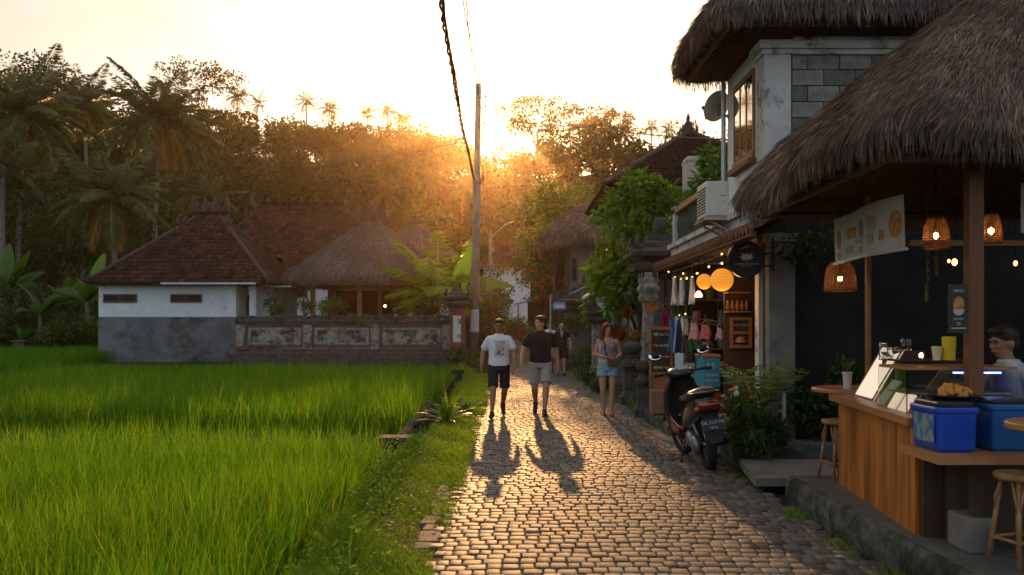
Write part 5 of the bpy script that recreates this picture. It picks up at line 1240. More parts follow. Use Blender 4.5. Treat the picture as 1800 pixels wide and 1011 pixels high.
M_yel = mat('yellow_plastic', (.78, .50, .02), rough=.4); M_jar = mat('jar_glass', (.85, .87, .85), rough=.03, glass=True)
lathe_thing('yellow_canister', 'tall yellow canister standing on the display case', 'canister', at(1668, 633, 6.25)*1, [(.040, 0), (.044, .10), (.045, .10), (.045, .158), (.042, .162)], M_yel, smooth=False)
lathe_thing('paper_cup', 'yellow cup with a white lid beside the canister', 'cup', at(1647, 633, 6.25)*1, [(.026, 0), (.033, .075), (.036, .078), (.036, .086), (.03, .094)], mat('pale_yellow_cup', (.7, .56, .2), (.7, .66, .55), scale=3, rough=.5))
t = thing('glass_shelf', 'small dark shelf of glassware behind the menu boards', 'shelf', (3.2, 7.3, zc)); g = G(); g.box(2.98, 3.55, 7.05, 7.4, 1.32, 1.335); g.box(3.5, 3.54, 7.05, 7.4, zc, 1.32); g.box(3.0, 3.03, 7.08, 7.12, zc, 1.32); g.box(3.0, 3.03, 7.34, 7.38, zc, 1.32); g.build('frame', M_wood2, t)
k = 0
for (px, py, h, r, lb) in ((1553, 613, .13, .034, 'largest glass jar at the left end of the glassware'), (1566, 614, .09, .022, 'slim jar next to the largest glass jar'), (1577, 614, .10, .024, 'glass jar in the middle of the glassware'), (1588, 600, .10, .020, 'glass goblet raised above the other jars'), (1598, 600, .10, .020, 'second raised goblet at the right of the pair'), (1606, 614, .07, .026, 'low tumbler at the right end of the glassware')):
    p = at(px, py, 7.2+.04*(k % 3)); p.z = 1.336 if py > 605 else 1.40; k += 1
    lathe_thing('glass_jar', lb, 'jar', p, [(r*.8, 0), (r, .01), (r, h*.8), (r*.75, h*.9), (r*.8, h), (r*.7, h), (r*.65, h*.88), (r*.9, h*.78), (r*.9, .015), (.001, .012)], M_jar, 14, 'glass jars on the counter shelf', smooth=True)
g = G(); g.box(3.05, 3.25, 7.15, 7.3, 1.336, 1.398); tag(g.build('box', M_wood2, loc=(3.15, 7.2, 1.336)), 'dark little box the goblets stand on', 'box')
t = thing('candle_lamp', 'tiny lit candle lamp on the display case corner', 'candle', at(1619, 632, 6.3)); p = at(1619, 632, 6.3); g = G(); g.lathe(p, [(.014, 0), (.016, .03), (.012, .05)], 10); g.build('cup', M_clear, t); g = G(); g.ell(p+Vector((0, 0, .028)), (.008, .008, .016), 8, 6); g.build('flame', mat('flame', (1, .5, .3), emis=(1, .4, .22), estr=16.), t)
for (s, o_, h, lb) in ((1.1, .2, .09, 'small sauce bottle behind the twin cards'), (1.3, .25, .11, 'taller sauce bottle behind the twin cards'), (1.55, .12, .08, 'green leafed jar at the near end of the counter')):
    p = on_counter(s, o_); lathe_thing('sauce_bottle', lb, 'bottle', p, [(.022, 0), (.024, .01), (.024, h*.6), (.01, h*.8), (.01, h)], mat('bottle_mix', (.22, .16, .05), (.10, .16, .04), scale=20, rough=.15), 12)
# menu sign on the post
def xquad(g, c, u, w, h, t_, off=0): 
    v = Vector((0, 0, 1)); n = u.cross(v).normalized(); g.prism([tuple(c+u*a+v*b+n*off) for a, b in ((-w/2, -h/2), (w/2, -h/2), (w/2, h/2), (-w/2, h/2))], n*t_)
uu_ = Vector((.965, -.26, 0)).normalized()
c = at(1684, 543, 5.9); t = thing('menu_sign', 'narrow dark framed menu sign with a bowl picture on the thick post', 'sign', c); vn = uu_.cross(Vector((0, 0, 1)))
sg = 1 if vn.y < 0 else -1
g = G(); xquad(g, c, uu_, .118, .315, .014*sg, .0); g.build('frame', M_wood2, t); g = G(); xquad(g, c, uu_, .096, .29, .004*sg, .0145*sg); g.build('panel', mat('chalk_black', (.03, .032, .03), (.05, .052, .045), scale=20, rough=.8), t)
def disc(g, c, u, rx, rz, off, n=16, t_=.002, a0=0, a1=360):
    v = Vector((0, 0, 1)); nn_ = u.cross(v).normalized(); k = [R(lerp(a0, a1, i/n)) for i in range(n+(0 if a1-a0 == 360 else 1))]; g.prism([tuple(c+u*rx*math.cos(a)+v*rz*math.sin(a)+nn_*off) for a in k], nn_*t_)
g = G(); disc(g, c+Vector((0, 0, .03)), uu_, .033, .05, .019*sg, t_=.002*sg); g.build('bowl_picture', M_food, t); g = G(); disc(g, c+Vector((0, 0, -.005)), uu_, .033, .038, .0215*sg, a0=180, t_=.002*sg); xquad(g, c-Vector((0, 0, .125)), uu_, .09, .007, .002*sg, .019*sg); g.build('bowl_rim', M_paper, t)
def text(parent, s, c, u, size, m, face=(0, -1, 0), bend=0, name='lettering', xscale=1.):
    cu = bpy.data.curves.new('t', 'FONT'); cu.body = s; cu.size = size; cu.align_x = 'CENTER'; cu.align_y = 'CENTER'; cu.extrude = .0008; cu.resolution_u = 2
    o = bpy.data.objects.new('t', cu); COL.objects.link(o); dg = bpy.context.evaluated_depsgraph_get(); me = bpy.data.meshes.new_from_object(o.evaluated_get(dg)); bpy.data.objects.remove(o); bpy.data.curves.remove(cu)
    u = Vector(u).normalized(); f = Vector(face).normalized(); v = f.cross(u).normalized()
    if v.z < 0: v = -v
    M = Matrix((( u.x*xscale, v.x, f.x, c[0]), (u.y*xscale, v.y, f.y, c[1]), (u.z*xscale, v.z, f.z, c[2]), (0, 0, 0, 1))); me.transform(M)
    for v_ in me.vertices:
        pass
    return link(me, name, m, parent)
M_chalk = mat('chalk_white', (.5, .52, .5), rough=.9); fc_ = (uu_.cross(Vector((0, 0, 1)))*sg)
text(t, 'MENU', c+Vector((0, 0, .115))+fc_*.02, uu_, .024, M_chalk, fc_); text(t, 'SATAY', c+Vector((0, 0, -.066))+fc_*.02, uu_, .02, M_chalk, fc_); text(t, '25', c+Vector((0, 0, -.097))+fc_*.02, uu_, .028, M_chalk, fc_)
# potted sprout on the far table
p = Vector((3.08, 8.36, 1.02)); t = thing('potted_sprout', 'white fluted pot with a small sprout on the far table', 'potted plant', p); g = G(); g.lathe(p, [(.034, 0), (.042, .13), (.048, .135), (.048, .15), (.04, .152)], 18); g.build('pot', mat('pot_white', (.55, .52, .5), rough=.6), t)
B = Bag(); rng = np.random.default_rng(5)
for k in range(7): big_leaf(B, p+Vector((0, 0, .145)), k*1.1, R(rnd.uniform(55, 88)), .12, .014, R(40), (.9, 1.1, .7), 5)
B.build('leaves', M_banana, t)
# hanging drieds in the stall
t = thing('hanging_strings', 'strings of dried palm ornaments hanging in the dark stall', 'ornament', at(1640, 480, 8.0)); g = G()
for (px, y0, y1) in ((1631, 430, 490), (1646, 455, 480), (1629, 505, 525)):
    a = at(px, y0, 8.0); b = at(px, y1, 8.0); g.tube([(a.x, a.y, 2.75), a, b], .003, 4)
    for k in range(5): q = a.lerp(b, k/4); g.ell(q, (.016, .016, .03), 6, 5)
g.build('strings', mat('dried_straw', (.28, .19, .05), (.12, .12, .03), scale=12, rough=.8), t)

# ================================================================ clothes shop
def cloth_item(name, label, px0, px1, py0, py1, Y, m, folds=4, flare=1.15, waist=None, depth=.05, cat='garment', group='garments hanging outside the shop', hang=2.55, straps=False):
    a, b = at(px0, py0, Y), at(px1, py1, Y); w = (b.x-a.x); cx = (a.x+b.x)/2; t = thing(name, label, cat, (cx, Y, b.z), group); g = G(); rings = []; n = 24; H = 7
    for j in range(H+1):
        v = j/H; hw = w/2*(lerp(.62, 1., min(1, v*1.6)) if waist is None else lerp(waist, 1., v))/1.; zz = lerp(a.z, b.z, v); ring = []
        for k in range(n):
            th = 2*math.pi*k/n; rr = 1+.10*math.sin(folds*2*th+1)*v; ring.append((cx+hw*rr*math.cos(th)+.01*math.sin(v*4), Y+depth*rr*(.5+.5*v)*math.sin(th)+.03*math.sin(folds*th)*v, zz+.01*math.sin(th*folds)*v))
        rings.append(ring)
    g.loft(rings); g.build('cloth', m, t, smooth=True)
    g = G(); g.tube([(cx-w*.3, Y, a.z+.01), (cx, Y, a.z+.07), (cx+w*.3, Y, a.z+.01)], .005, 5); g.tube([(cx, Y, a.z+.07), (cx, Y, a.z+.12), (cx, Y, min(hang, a.z+.16))], .004, 5); g.build('hanger', M_steel, t); return t
def stripe(nm, a, b, sc=30., st=(1, 1, .05)): return mat(nm, a, b, scale=sc, rough=.85, stretch=st, contrast=(.45, .55), detail=2)
m1 = stripe('striped_linen', (.78, .68, .56), (.28, .2, .16), 26); m2 = stripe('striped_linen_grey', (.80, .76, .70), (.32, .3, .3), 34)  # stripe colours raised to carry the lamplight on the trousers
cloth_item('trousers', 'leftmost of the light striped trousers hanging from the awning', 1180, 1192, 487, 536, 15.4, m1, 2); cloth_item('trousers', 'second pair of striped trousers, next to the leftmost', 1192, 1206, 487, 537, 15.2, m2, 2)
cloth_item('trousers', 'striped trousers beside the dark narrow pair', 1203, 1209, 487, 534, 15.0, mat('dark_cloth', (.03, .035, .045), rough=.9), 2); cloth_item('trousers', 'rightmost pale striped trousers under the awning', 1211, 1222, 485, 535, 14.8, m2, 2)
cloth_item('dress', 'bright blue dress hanging low at the shop front', 1174, 1186, 563, 619, 15.0, mat('blue_cloth', (.03, .17, .42), (.02, .10, .28), scale=5, rough=.85), 3); cloth_item('dress', 'pale blue and navy dress next to the bright blue one', 1184, 1199, 562, 620, 14.8, stripe('blue_stripe', (.22, .38, .55), (.02, .03, .07), 9, (1, 1, .04)), 3)
cloth_item('dress', 'dark patterned dress behind the blue ones', 1198, 1208, 585, 620, 14.7, mat('dark_print', (.05, .04, .05), (.16, .1, .1), scale=30, rough=.85), 3); cloth_item('dress', 'green cloth hanging next to the blue dresses', 1209, 1219, 596, 620, 14.5, mat('green_cloth', (.04, .12, .03), (.02, .06, .05), scale=8, rough=.85), 2)
cloth_item('scarf', 'long crimson and pink scarf draped at the left of the shop', 1158, 1182, 540, 592, 15.6, mat('crimson_cloth', (.34, .01, .06), (.10, .005, .03), scale=7, rough=.85), 3, waist=.5)
cloth_item('bag', 'white and red cloth bag hanging in the shop front', 1211, 1228, 567, 597, 14.2, mat('white_red_cloth', (.45, .43, .40), (.42, .02, .02), scale=4, rough=.85, stretch=(.2, .2, 2.)), 2, group='cloth bags in the shop front'); cloth_item('bag', 'rose patterned cloth bag right of the white and red one', 1229, 1250, 571, 597, 14.0, mat('rose_print', (.34, .05, .09), (.36, .22, .22), scale=40, rough=.85, contrast=(.45, .6)), 2, group='cloth bags in the shop front')
cloth_item('bag', 'lilac patterned cloth bag hanging by itself', 1258, 1271, 576, 597, 13.6, mat('lilac_print', (.25, .10, .30), (.40, .30, .42), scale=40, rough=.85, contrast=(.45, .6)), 2, group='cloth bags in the shop front'); cloth_item('bag', 'beige cloth bag behind the white and red one', 1200, 1211, 560, 590, 14.4, mat('beige_cloth', (.33, .29, .20), (.2, .2, .16), scale=12, rough=.85), 2, group='cloth bags in the shop front')
g = G(); g.tube([(2.76, 10.6, 2.52), (2.72, 16.6, 2.5)], .012, 6); tag(g.build('hanging_rail', M_wood2, loc=(2.74, 13.5, 2.5)), 'metal rail under the awning that holds the hanging clothes', 'rail')
g = G(); a, b = at(1172, 552, 15.1), at(1262, 566, 13.7); g.tube([a, b], .010, 6); g.tube([a, (a.x, a.y, 2.5)], .004, 4); g.tube([b, (b.x, b.y, 2.5)], .004, 4); tag(g.build('hanging_rail', M_wood2, loc=a), 'lower metal rail holding dresses and cloth bags', 'rail')
# paper lanterns
def lantern(px, py, Y, rpx, label, pw):
    c = at(px, py, Y); r = rpx/1600*Y; t = thing('paper_lantern', label, 'lantern', c, 'round glowing lanterns'); g = G(); g.ell(c, r, 28, 18)
    ml = mat('lantern_paper', (.62, .28, .05), (.48, .19, .03), scale=14, rough=.8, emis=(1., .36, .03), estr=.55, stretch=(1, 1, 6), bump=.004, bscale=10); g.build('shade', ml, t, smooth=True)
    g = G()
    for k in range(1, 12): a = -math.pi/2+math.pi*k/12; g.tube([(c.x+math.cos(a)*r*1.003*math.cos(th), c.y+math.cos(a)*r*1.003*math.sin(th), c.z+r*1.003*math.sin(a)) for th in [2*math.pi*j/24 for j in range(25)]], .0022, 4, caps=False)
    g.build('ribs', mat('lantern_rib', (.45, .2, .05), rough=.7, emis=(1., .35, .04), estr=.22), t); g = G(); g.tube([(c.x, c.y, c.z+r), (c.x, c.y, 2.62)], .005, 5); g.build('cord', M_dark, t)
    ld = bpy.data.lights.new('lantern_light', 'POINT'); ld.energy = pw; ld.color = (1., .45, .12); ld.shadow_soft_size = r; lo = bpy.data.objects.new('lantern_light', ld); COL.objects.link(lo); lo.parent = t; lo.location = (0, 0, -r*1.6); CH[t].append(lo)
lantern(1238, 495, 13.2, 13.5, 'smaller glowing paper lantern, the left one of two', 5.); lantern(1269, 492, 12.0, 20, 'larger glowing paper lantern, the right one of two', 6.)
t = thing('wall_lamp', 'little frosted lamp glowing behind the hanging trousers', 'lamp', at(1228, 517, 14.6)); c = at(1228, 517, 14.6); g = G(); g.lathe(c-Vector((0, 0, .05)), [(.06, 0), (.055, .05), (.02, .1)], 12); g.build('shade', mat('frosted_pink', (.8, .6, .5), emis=(1., .6, .4), estr=3.), t); g = G(); g.tube([c+Vector((0, 0, .05)), (c.x, c.y, 2.7)], .004, 4); g.build('cord', M_dark, t)
for i, (px, py, Y, lb) in enumerate(((1246, 469, 12.6, 'string-light bulb above the gap between the lanterns'), (1269, 447, 11.9, 'upper bulb on the cord of the larger lantern'), (1269, 463, 11.9, 'lower bulb on the cord of the larger lantern'), (1225, 481, 13.8, 'bulb left of the smaller lantern'), (1207, 489, 14.4, 'bulb above the dark trousers'), (1175, 478, 16.0, 'bulb near the far end of the awning'), (1201, 481, 15.0, 'bulb just under the awning edge over the trousers'), (1194, 555, 15, 'warm bulb over the pale blue dress'), (1205, 552, 14.6, 'warm bulb right of the pale blue dress'))):
    bulb_on_wire(px, py, Y, .012, lb, 2.6, 'string lights in the shop')
t = thing('string_wire', 'drooping wire of fairy lights under the awning', 'string lights', at(1200, 480, 15)); g = G(); ps = [at(lerp(1172, 1232, k/12), 477+14*math.sin(k/12*math.pi), lerp(16, 13.2, k/12)) for k in range(13)]; g.tube(ps, .004, 4); g.build('wire', M_dark, t)
g = G(); [g.ell(p_, .009, 6, 5) for p_ in ps[1::2]]; g.build('lights', M_bulb2, t)
# display racks and boards
def rack(label, x0, x1, y, z0, z1, rows, seed):
    r = random.Random(seed); t = thing('display_rack', label, 'display rack', ((x0+x1)/2, y, z0)); g = G(); g.box(x0, x1, y, y+.04, z0, z1); g.box(x0-.03, x0, y-.03, y+.05, z0-.02, z1+.03); g.box(x1, x1+.03, y-.03, y+.05, z0-.02, z1+.03); g.box(x0, x1, y-.03, y, z1-.02, z1+.03); g.box(x0, x1, y-.03, y, z0+(z1-z0)*.42, z0+(z1-z0)*.46); g.build('frame', M_ochre, t)
    g = G(); g.box(x0+.01, x1-.01, y-.012, y-.002, z0+(z1-z0)*.47, z1-.03); g.build('board', mat('rack_black', (.03, .026, .022), (.06, .05, .04), scale=12, rough=.8), t)
    for i in range(rows):
        for j in range(3):
            g = G(); cx = lerp(x0+.07, x1-.07, j/2); cz = lerp(z0+(z1-z0)*.52, z1-.1, i/(rows-1)); w = .05; c = (r.uniform(.1, .8), r.uniform(.1, .7), r.uniform(.1, .7)); g.ell((cx, y-.022, cz), (w, .008, .03*r.uniform(.6, 1.1)), 9, 5, c=c); g.ell((cx+.02, y-.028, cz-.01), (w*.4, .006, .012), 7, 5, c=(.7, .7, .7)); g.build('trinket', mat('trinket', (.6, .55, .5), (.3, .28, .27), scale=50, rough=.5, attr=True), t)
rack('wooden rack with rows of white and red trinkets at the left of the shop', xs(1145, 15), xs(1178, 15), 15.0, .2, 1.55, 4, 5)
t = thing('framed_board', 'orange wooden framed display board beside the shop door', 'display board', (3.2, 12.9, 1.2)); x0, x1 = xs(1284, 12.9), xs(1322, 12.9); z0, z1 = zs(612, 12.9), zs(558, 12.9)
g = G(); g.box(x0, x1, 12.9, 12.95, z0, z0+.05); g.box(x0, x1, 12.9, 12.95, z1-.04, z1); g.box(x0, x0+.04, 12.9, 12.95, z0+.05, z1-.04); g.box(x1-.04, x1, 12.9, 12.95, z0+.05, z1-.04); g.box(x0+.04, x1-.04, 12.905, 12.95, (z0+z1)/2-.02, (z0+z1)/2+.02); g.build('frame', M_ochre, t)
g = G(); g.box(x0+.04, x1-.04, 12.94, 12.96, z0+.05, z1-.04); g.build('board', MATS['rack_black'], t); g = G(); g.lathe(((x0+x1)/2, 12.92, z0+.08), [(.09, 0), (.06, .07), (.012, .09)], 12); g.build('ornament', M_rattan, t); text(t, 'WELCOME', ((x0+x1)/2, 12.925, z1-.11), (1, 0, 0), .042, M_chalk)
g = G(); g.box(x0-.07, x1+.06, 12.97, 13.02, .25, 2.6); tag(g.build('door_leaf', M_wood2, loc=(3.2, 13, .25)), 'tall dark wooden door leaf behind the framed board', 'door')
t = thing('shelf_of_crafts', 'dim shelf of carved crafts lit by the lanterns above the framed board', 'shelf', (3.2, 13, 1.7)); g = G(); g.box(xs(1278, 12.8), xs(1318, 12.8), 12.75, 12.96, 1.78, 1.80); g.build('shelf_board', M_ochre, t); g = G(); g.box(xs(1278, 12.8), xs(1318, 12.8), 12.75, 12.96, 2.05, 2.07); g.build('shelf_board', M_ochre, t)
for k in range(5): g = G(); g.lathe((lerp(xs(1281, 12.8), xs(1314, 12.8), k/4), 12.85, 1.80), [(.02, 0), (.035, .05+.01*k), (.015, .12), (.02, .15)], 9); g.build('carving', M_ochre, t, smooth=True)
t = thing('chalkboard', 'small black chalkboard with handwriting between the bags and the counter', 'chalkboard', at(1240, 615, 13.9)); c = at(1240, 614, 13.9); g = G(); g.box(c.x-.09, c.x+.1, 13.9, 13.92, c.z-.13, c.z+.13); g.build('board', MATS['chalk_black'], t)
for k, s in enumerate(('SALE', 'sarong', '50 000', 'dress')): text(t, s, (c.x, 13.895, c.z+.09-k*.055), (1, 0, 0), .045, M_chalk)
x0, x1 = xs(1236, 13.2), xs(1268, 13.2); t = thing('drinks_cooler', 'teal and red drinks cooler with white lettering at the shop front', 'cooler', ((x0+x1)/2, 13.5, .25))
g = G(); g.rbox(((x0+x1)/2, 13.5, .91), (x1-x0, .55, .44), .02); g.build('upper_body', mat('teal_enamel', (.02, .22, .32), (.03, .28, .38), scale=4, rough=.4), t); g = G(); g.rbox(((x0+x1)/2, 13.5, .46), (x1-x0, .55, .42), .02); g.build('lower_body', mat('red_enamel', (.38, .025, .012), (.30, .02, .01), scale=4, rough=.4), t)
g = G(); g.rbox(((x0+x1)/2, 13.5, 1.15), (x1-x0+.02, .57, .05), .02); g.build('lid', M_ochre, t); text(t, 'ES', ((x0+x1)/2-.02, 13.222, 1.0), (1, 0, 0), .13, M_chalk); text(t, 'KELAPA', ((x0+x1)/2, 13.222, .88), (1, 0, 0), .055, M_chalk); text(t, 'DINGIN', ((x0+x1)/2, 13.222, .8), (1, 0, 0), .055, M_chalk)
x0 = xs(1212, 14); t = thing('display_chest', 'red chest with a glass top beside the drinks cooler', 'chest', (x0+.12, 14.1, .2)); g = G(); g.rbox((x0+.13, 14.1, .45), (.3, .5, .5), .02); g.build('body', MATS['red_enamel'], t); g = G(); g.rbox((x0+.13, 14.1, .86), (.28, .48, .3), .02); g.build('glass_top', mat('hazy_glass', (.2, .22, .2), (.32, .34, .3), scale=12, rough=.2), t)
g = G(); g.lathe((xs(1253, 13.1), 13.4, 1.18), [(.03, 0), (.03, .12), (.012, .16), (.012, .22)], 10); tag(g.build('bottle', M_wood, loc=(xs(1253, 13.1), 13.4, 1.18)), 'brown bottle standing on the drinks cooler', 'bottle')
for (px, lb) in ((1334, 'narrow ochre door post, left of the pair by the column'), (1342, 'ochre door post nearest the grey column')):
    g = G(); x = xs(px, 12.1); g.box(x-.025, x+.025, 12.1, 12.15, .25, 2.7); tag(g.build('door_post', M_ochre, loc=(x, 12.1, .25)), lb, 'post')
for (px, pz, lb, cc) in ((1166, .8, 'small wooden crate on the floor beside the rack', None),):
    g = G(); g.rbox((xs(1158, 14.3), 14.3, .40), (.26, .3, .36), .01); tag(g.build('crate', mat('pink_wood', (.24, .15, .11), (.17, .10, .08), scale=6, rough=.8), loc=(xs(1158, 14.3), 14.3, .2)), 'pale wooden crate standing on the step left of the scooter', 'crate')
# back shelves full of small goods (dim)
t = thing('goods_shelf', 'dim wall shelf of baskets and goods at the back of the shop', 'shelf', (4.4, 16.8, .25)); g = G()
for z in (.7, 1.15, 1.6, 2.05): g = G(); g.box(3.3, 5.5, 16.6, 16.98, z, z+.03); g.build('shelf_board', M_ochre, t)
r = random.Random(9)
for z in (.73, 1.18, 1.63, 2.08):
    for k in range(9): g = G(); x = 3.42+k*.23; h = r.uniform(.08, .3); g.lathe((x, 16.8, z), [(.06, 0), (.09, h*.6), (.07, h)], 9, c=(r.uniform(.3, 1), r.uniform(.2, .8), r.uniform(.1, .6))); g.build('basket', MATS['trinket'], t)
# signs
def round_sign(c, r, label, face_m, rim_m, name='round_sign', th=.05):
    t = thing(name, label, 'sign', c); g = G(); rings = []
    for (rr, dy) in ((r*.97, -th/2), (r, -th/2+.006), (r, th/2-.006), (r*.97, th/2)): rings.append([Vector(c)+Vector((rr*math.cos(a), dy, rr*math.sin(a))) for a in (2*math.pi*k/40 for k in range(40))])
    g.loft(rings); g.build('disc', face_m, t, auto=40); return t
M_signb = mat('sign_black', (.006, .006, .007), rough=.35, spec=.4); c = at(1311, 456, 11.1)
t = round_sign(c, .226, 'round black projecting shop sign with a white leaf emblem', M_signb, M_signb, th=.09)
f = c+Vector((0, -.0465, 0)); M_em = mat('emblem_white', (.42, .42, .42), (.30, .30, .31), scale=60, rough=.8); g = G()
for (a, l, w) in ((90, .085, .05), (52, .10, .05), (128, .10, .05), (20, .09, .045), (160, .09, .045), (70, .075, .035), (110, .075, .035)):
    d = Vector((math.cos(R(a)), 0, math.sin(R(a)))); s_ = Vector((-d.z, 0, d.x)); b = f+Vector((0, 0, -.005)); g.prism([tuple(b), tuple(b+d*l*.4+s_*w*.5), tuple(b+d*l), tuple(b+d*l*.55-s_*w*.45)], (0, -.001-.0002*l, 0))
disc(g, f+Vector((-.045, 0, .03)), Vector((1, 0, 0)), .02, .018, .001); disc(g, f+Vector((.05, 0, .045)), Vector((1, 0, 0)), .018, .018, .001); disc(g, f+Vector((0, 0, -.03)), Vector((1, 0, 0)), .008, .008, .001)
g.build('emblem', M_em, t); text(t, 'KOMANG BATIKWEAR', f+Vector((-.005, -.001, -.06)), (1, 0, 0), .028, M_em); text(t, 'UBUD HANDMADE', f+Vector((-.005, -.001, -.088)), (1, 0, 0), .015, M_em)
g = G(); xe = BX+.02; g.box(c.x+.2, xe, c.y-.012, c.y+.012, c.z+.06, c.z+.08); g.box(c.x+.2, xe, c.y-.012, c.y+.012, c.z-.09, c.z-.07); g.box(xe-.02, xe, c.y-.02, c.y+.02, c.z-.14, c.z+.26); g.build('bracket', M_black, t)
c = at(1145, 536.5, 16.2); t = round_sign(c, .135, 'round sign with an orange food picture on the grey column', mat('pizza_orange', (.50, .20, .03), (.22, .06, .015), scale=22, rough=.7, contrast=(.4, .6)), M_steel, th=.03)
g = G(); g.tube([c+Vector((.138*math.cos(a), 0, .138*math.sin(a))) for a in [2*math.pi*k/40 for k in range(41)]], .008, 6, caps=False); g.build('rim', mat('rim_beige', (.4, .34, .25), rough=.6), t)
c = at(1064, 528, 24); t = round_sign(c, .235, 'round dark warung sign with white lettering and a grey lower part', mat('sign_navy', (.04, .05, .06), rough=.6), M_steel, th=.06); f = c+Vector((0, -.033, 0))
g = G(); disc(g, f, Vector((1, 0, 0)), .215, .215, .001, a0=197, a1=343, n=20); g.build('lower_field', mat('sign_grey', (.38, .42, .45), rough=.6), t); text(t, 'ARMA', f+Vector((0, -.002, .08)), (1, 0, 0), .14, mat('sign_white', (.6, .62, .62), rough=.7)); text(t, 'WARUNG', f+Vector((0, -.002, -.02)), (1, 0, 0), .095, MATS['sign_white'])
g = G(); g.tube([f+Vector((.228*math.cos(a), 0.0, .228*math.sin(a))) for a in [2*math.pi*k/40 for k in range(41)]], .012, 6, caps=False); g.build('rim', MATS['sign_grey'], t)
g = G(); g.tube([c+Vector((.2, .05, -.4)), (c.x+.2, c.y+.05, 0)], .025, 6); g.tube([c+Vector((.2, .05, -.4)), c+Vector((.2, .05, .25))], .025, 6); g.build('stand', M_steel, t)
c = at(983, 538, 30); t = thing('blue_sign', 'small blue sign on a thin pole beside the carved pillar', 'sign', c); g = G(); g.rbox(c, (.43, .04, .25), .015, None); g.build('panel', mat('sign_blue', (.04, .20, .45), (.06, .26, .5), scale=4, rough=.5), t)
g = G(); g.box(c.x-.17, c.x+.17, c.y-.024, c.y-.021, c.z-.055, c.z+.05); g.build('name_strip', MATS['sign_white'], t); text(t, 'DIVING', c+Vector((0, -.026, 0)), (1, 0, 0), .115, mat('sign_red', (.4, .02, .02), rough=.6))
text(t, 'OPEN TODAY', c+Vector((0, -.022, .085)), (1, 0, 0), .045, MATS['sign_white'])
x = xs(967.5, 30); g = G(); g.tube([(x, 30.02, 0), (x, 30.02, zs(518, 30))], .025, 8); g.box(x, c.x-.2, 30.0, 30.02, c.z-.01, c.z+.01); g.build('pole', M_steel, t)
# tilted awning panels
t = thing('lean_to_awning', 'tilted white edged awning panel beside the round warung sign', 'awning', at(1048, 520, 24.3)); a, b = at(1030, 524, 24.3), at(1067, 500, 24.3)
g = G(); g.prism([tuple(a), tuple(b), tuple(b+Vector((0, 0, .07))), tuple(a+Vector((0, 0, .07)))], (0, 1.4, 0)); g.build('panel', mat('pale_panel', (.55, .5, .45), rough=.5), t); g = G(); g.box(b.x+.02, b.x+.08, 24.4, 24.46, 0, b.z); g.build('post', M_wood2, t)
t = thing('lean_to_awning', 'darker tilted awning further back above the hedge', 'awning', at(1022, 510, 29.5)); a, b = at(1004, 517, 29.5), at(1040, 500, 29.5)
g = G(); g.prism([tuple(a), tuple(b), tuple(b+Vector((0, 0, .05))), tuple(a+Vector((0, 0, .05)))], (0, 1.4, 0)); g.build('panel', M_zinc, t); g = G(); g.box(b.x+.02, b.x+.08, 29.6, 29.66, 0, b.z); g.build('post', M_wood2, t)
# pvc pipe, stone lanterns, pedestal
g = G(); g.tube([(xs(1378, 10.4), 10.4, .12), (xs(1378, 10.4), 10.4, zs(690, 10.4))], .022, 10); tag(g.build('water_pipe', mat('pvc', (.34, .38, .40), (.25, .28, .3), scale=5, rough=.5), loc=(xs(1378, 10.4), 10.4, .12)), 'upright pale pipe right of the potted plants', 'pipe')
def stone_post(x, y, h, w, label):
    t = thing('stone_baluster', label, 'baluster', (x, y, 0)); g = G(); g.lathe((x, y, 0), [(w*.62, 0), (w*.62, .12*h), (w*.5, .14*h), (w*.42, .22*h), (w*.40, .52*h), (w*.5, .56*h)], 4, sq=True); g.build('base', M_stone, t)
    g = G(); g.lathe((x, y, 0), [(w*.36, .56*h), (w*.50, .60*h), (w*.52, .66*h), (w*.3, .72*h), (w*.26, .78*h), (w*.44, .84*h), (w*.5, .9*h), (w*.42, .95*h), (w*.2, h)], 14); g.build('carved_top', M_stone, t, smooth=False)
stone_post(xs(1111, 18.6), 18.6, 1.28, .42, 'tall black stone pedestal between the woman and the shop'); stone_post(xs(1131, 16), 16.0, .98, .28, 'carved stone baluster at the foot of the slender column')
g = G(); x = xs(1385, 8.95)
g.rbox((xs(1335, 10.35), 10.35, .22), (.52, .42, .4), .02); tag(g.build('planter_box', M_darkwall, loc=(2.86, 10.35, 0)), 'dark concrete planter block below the leafy pots', 'planter')
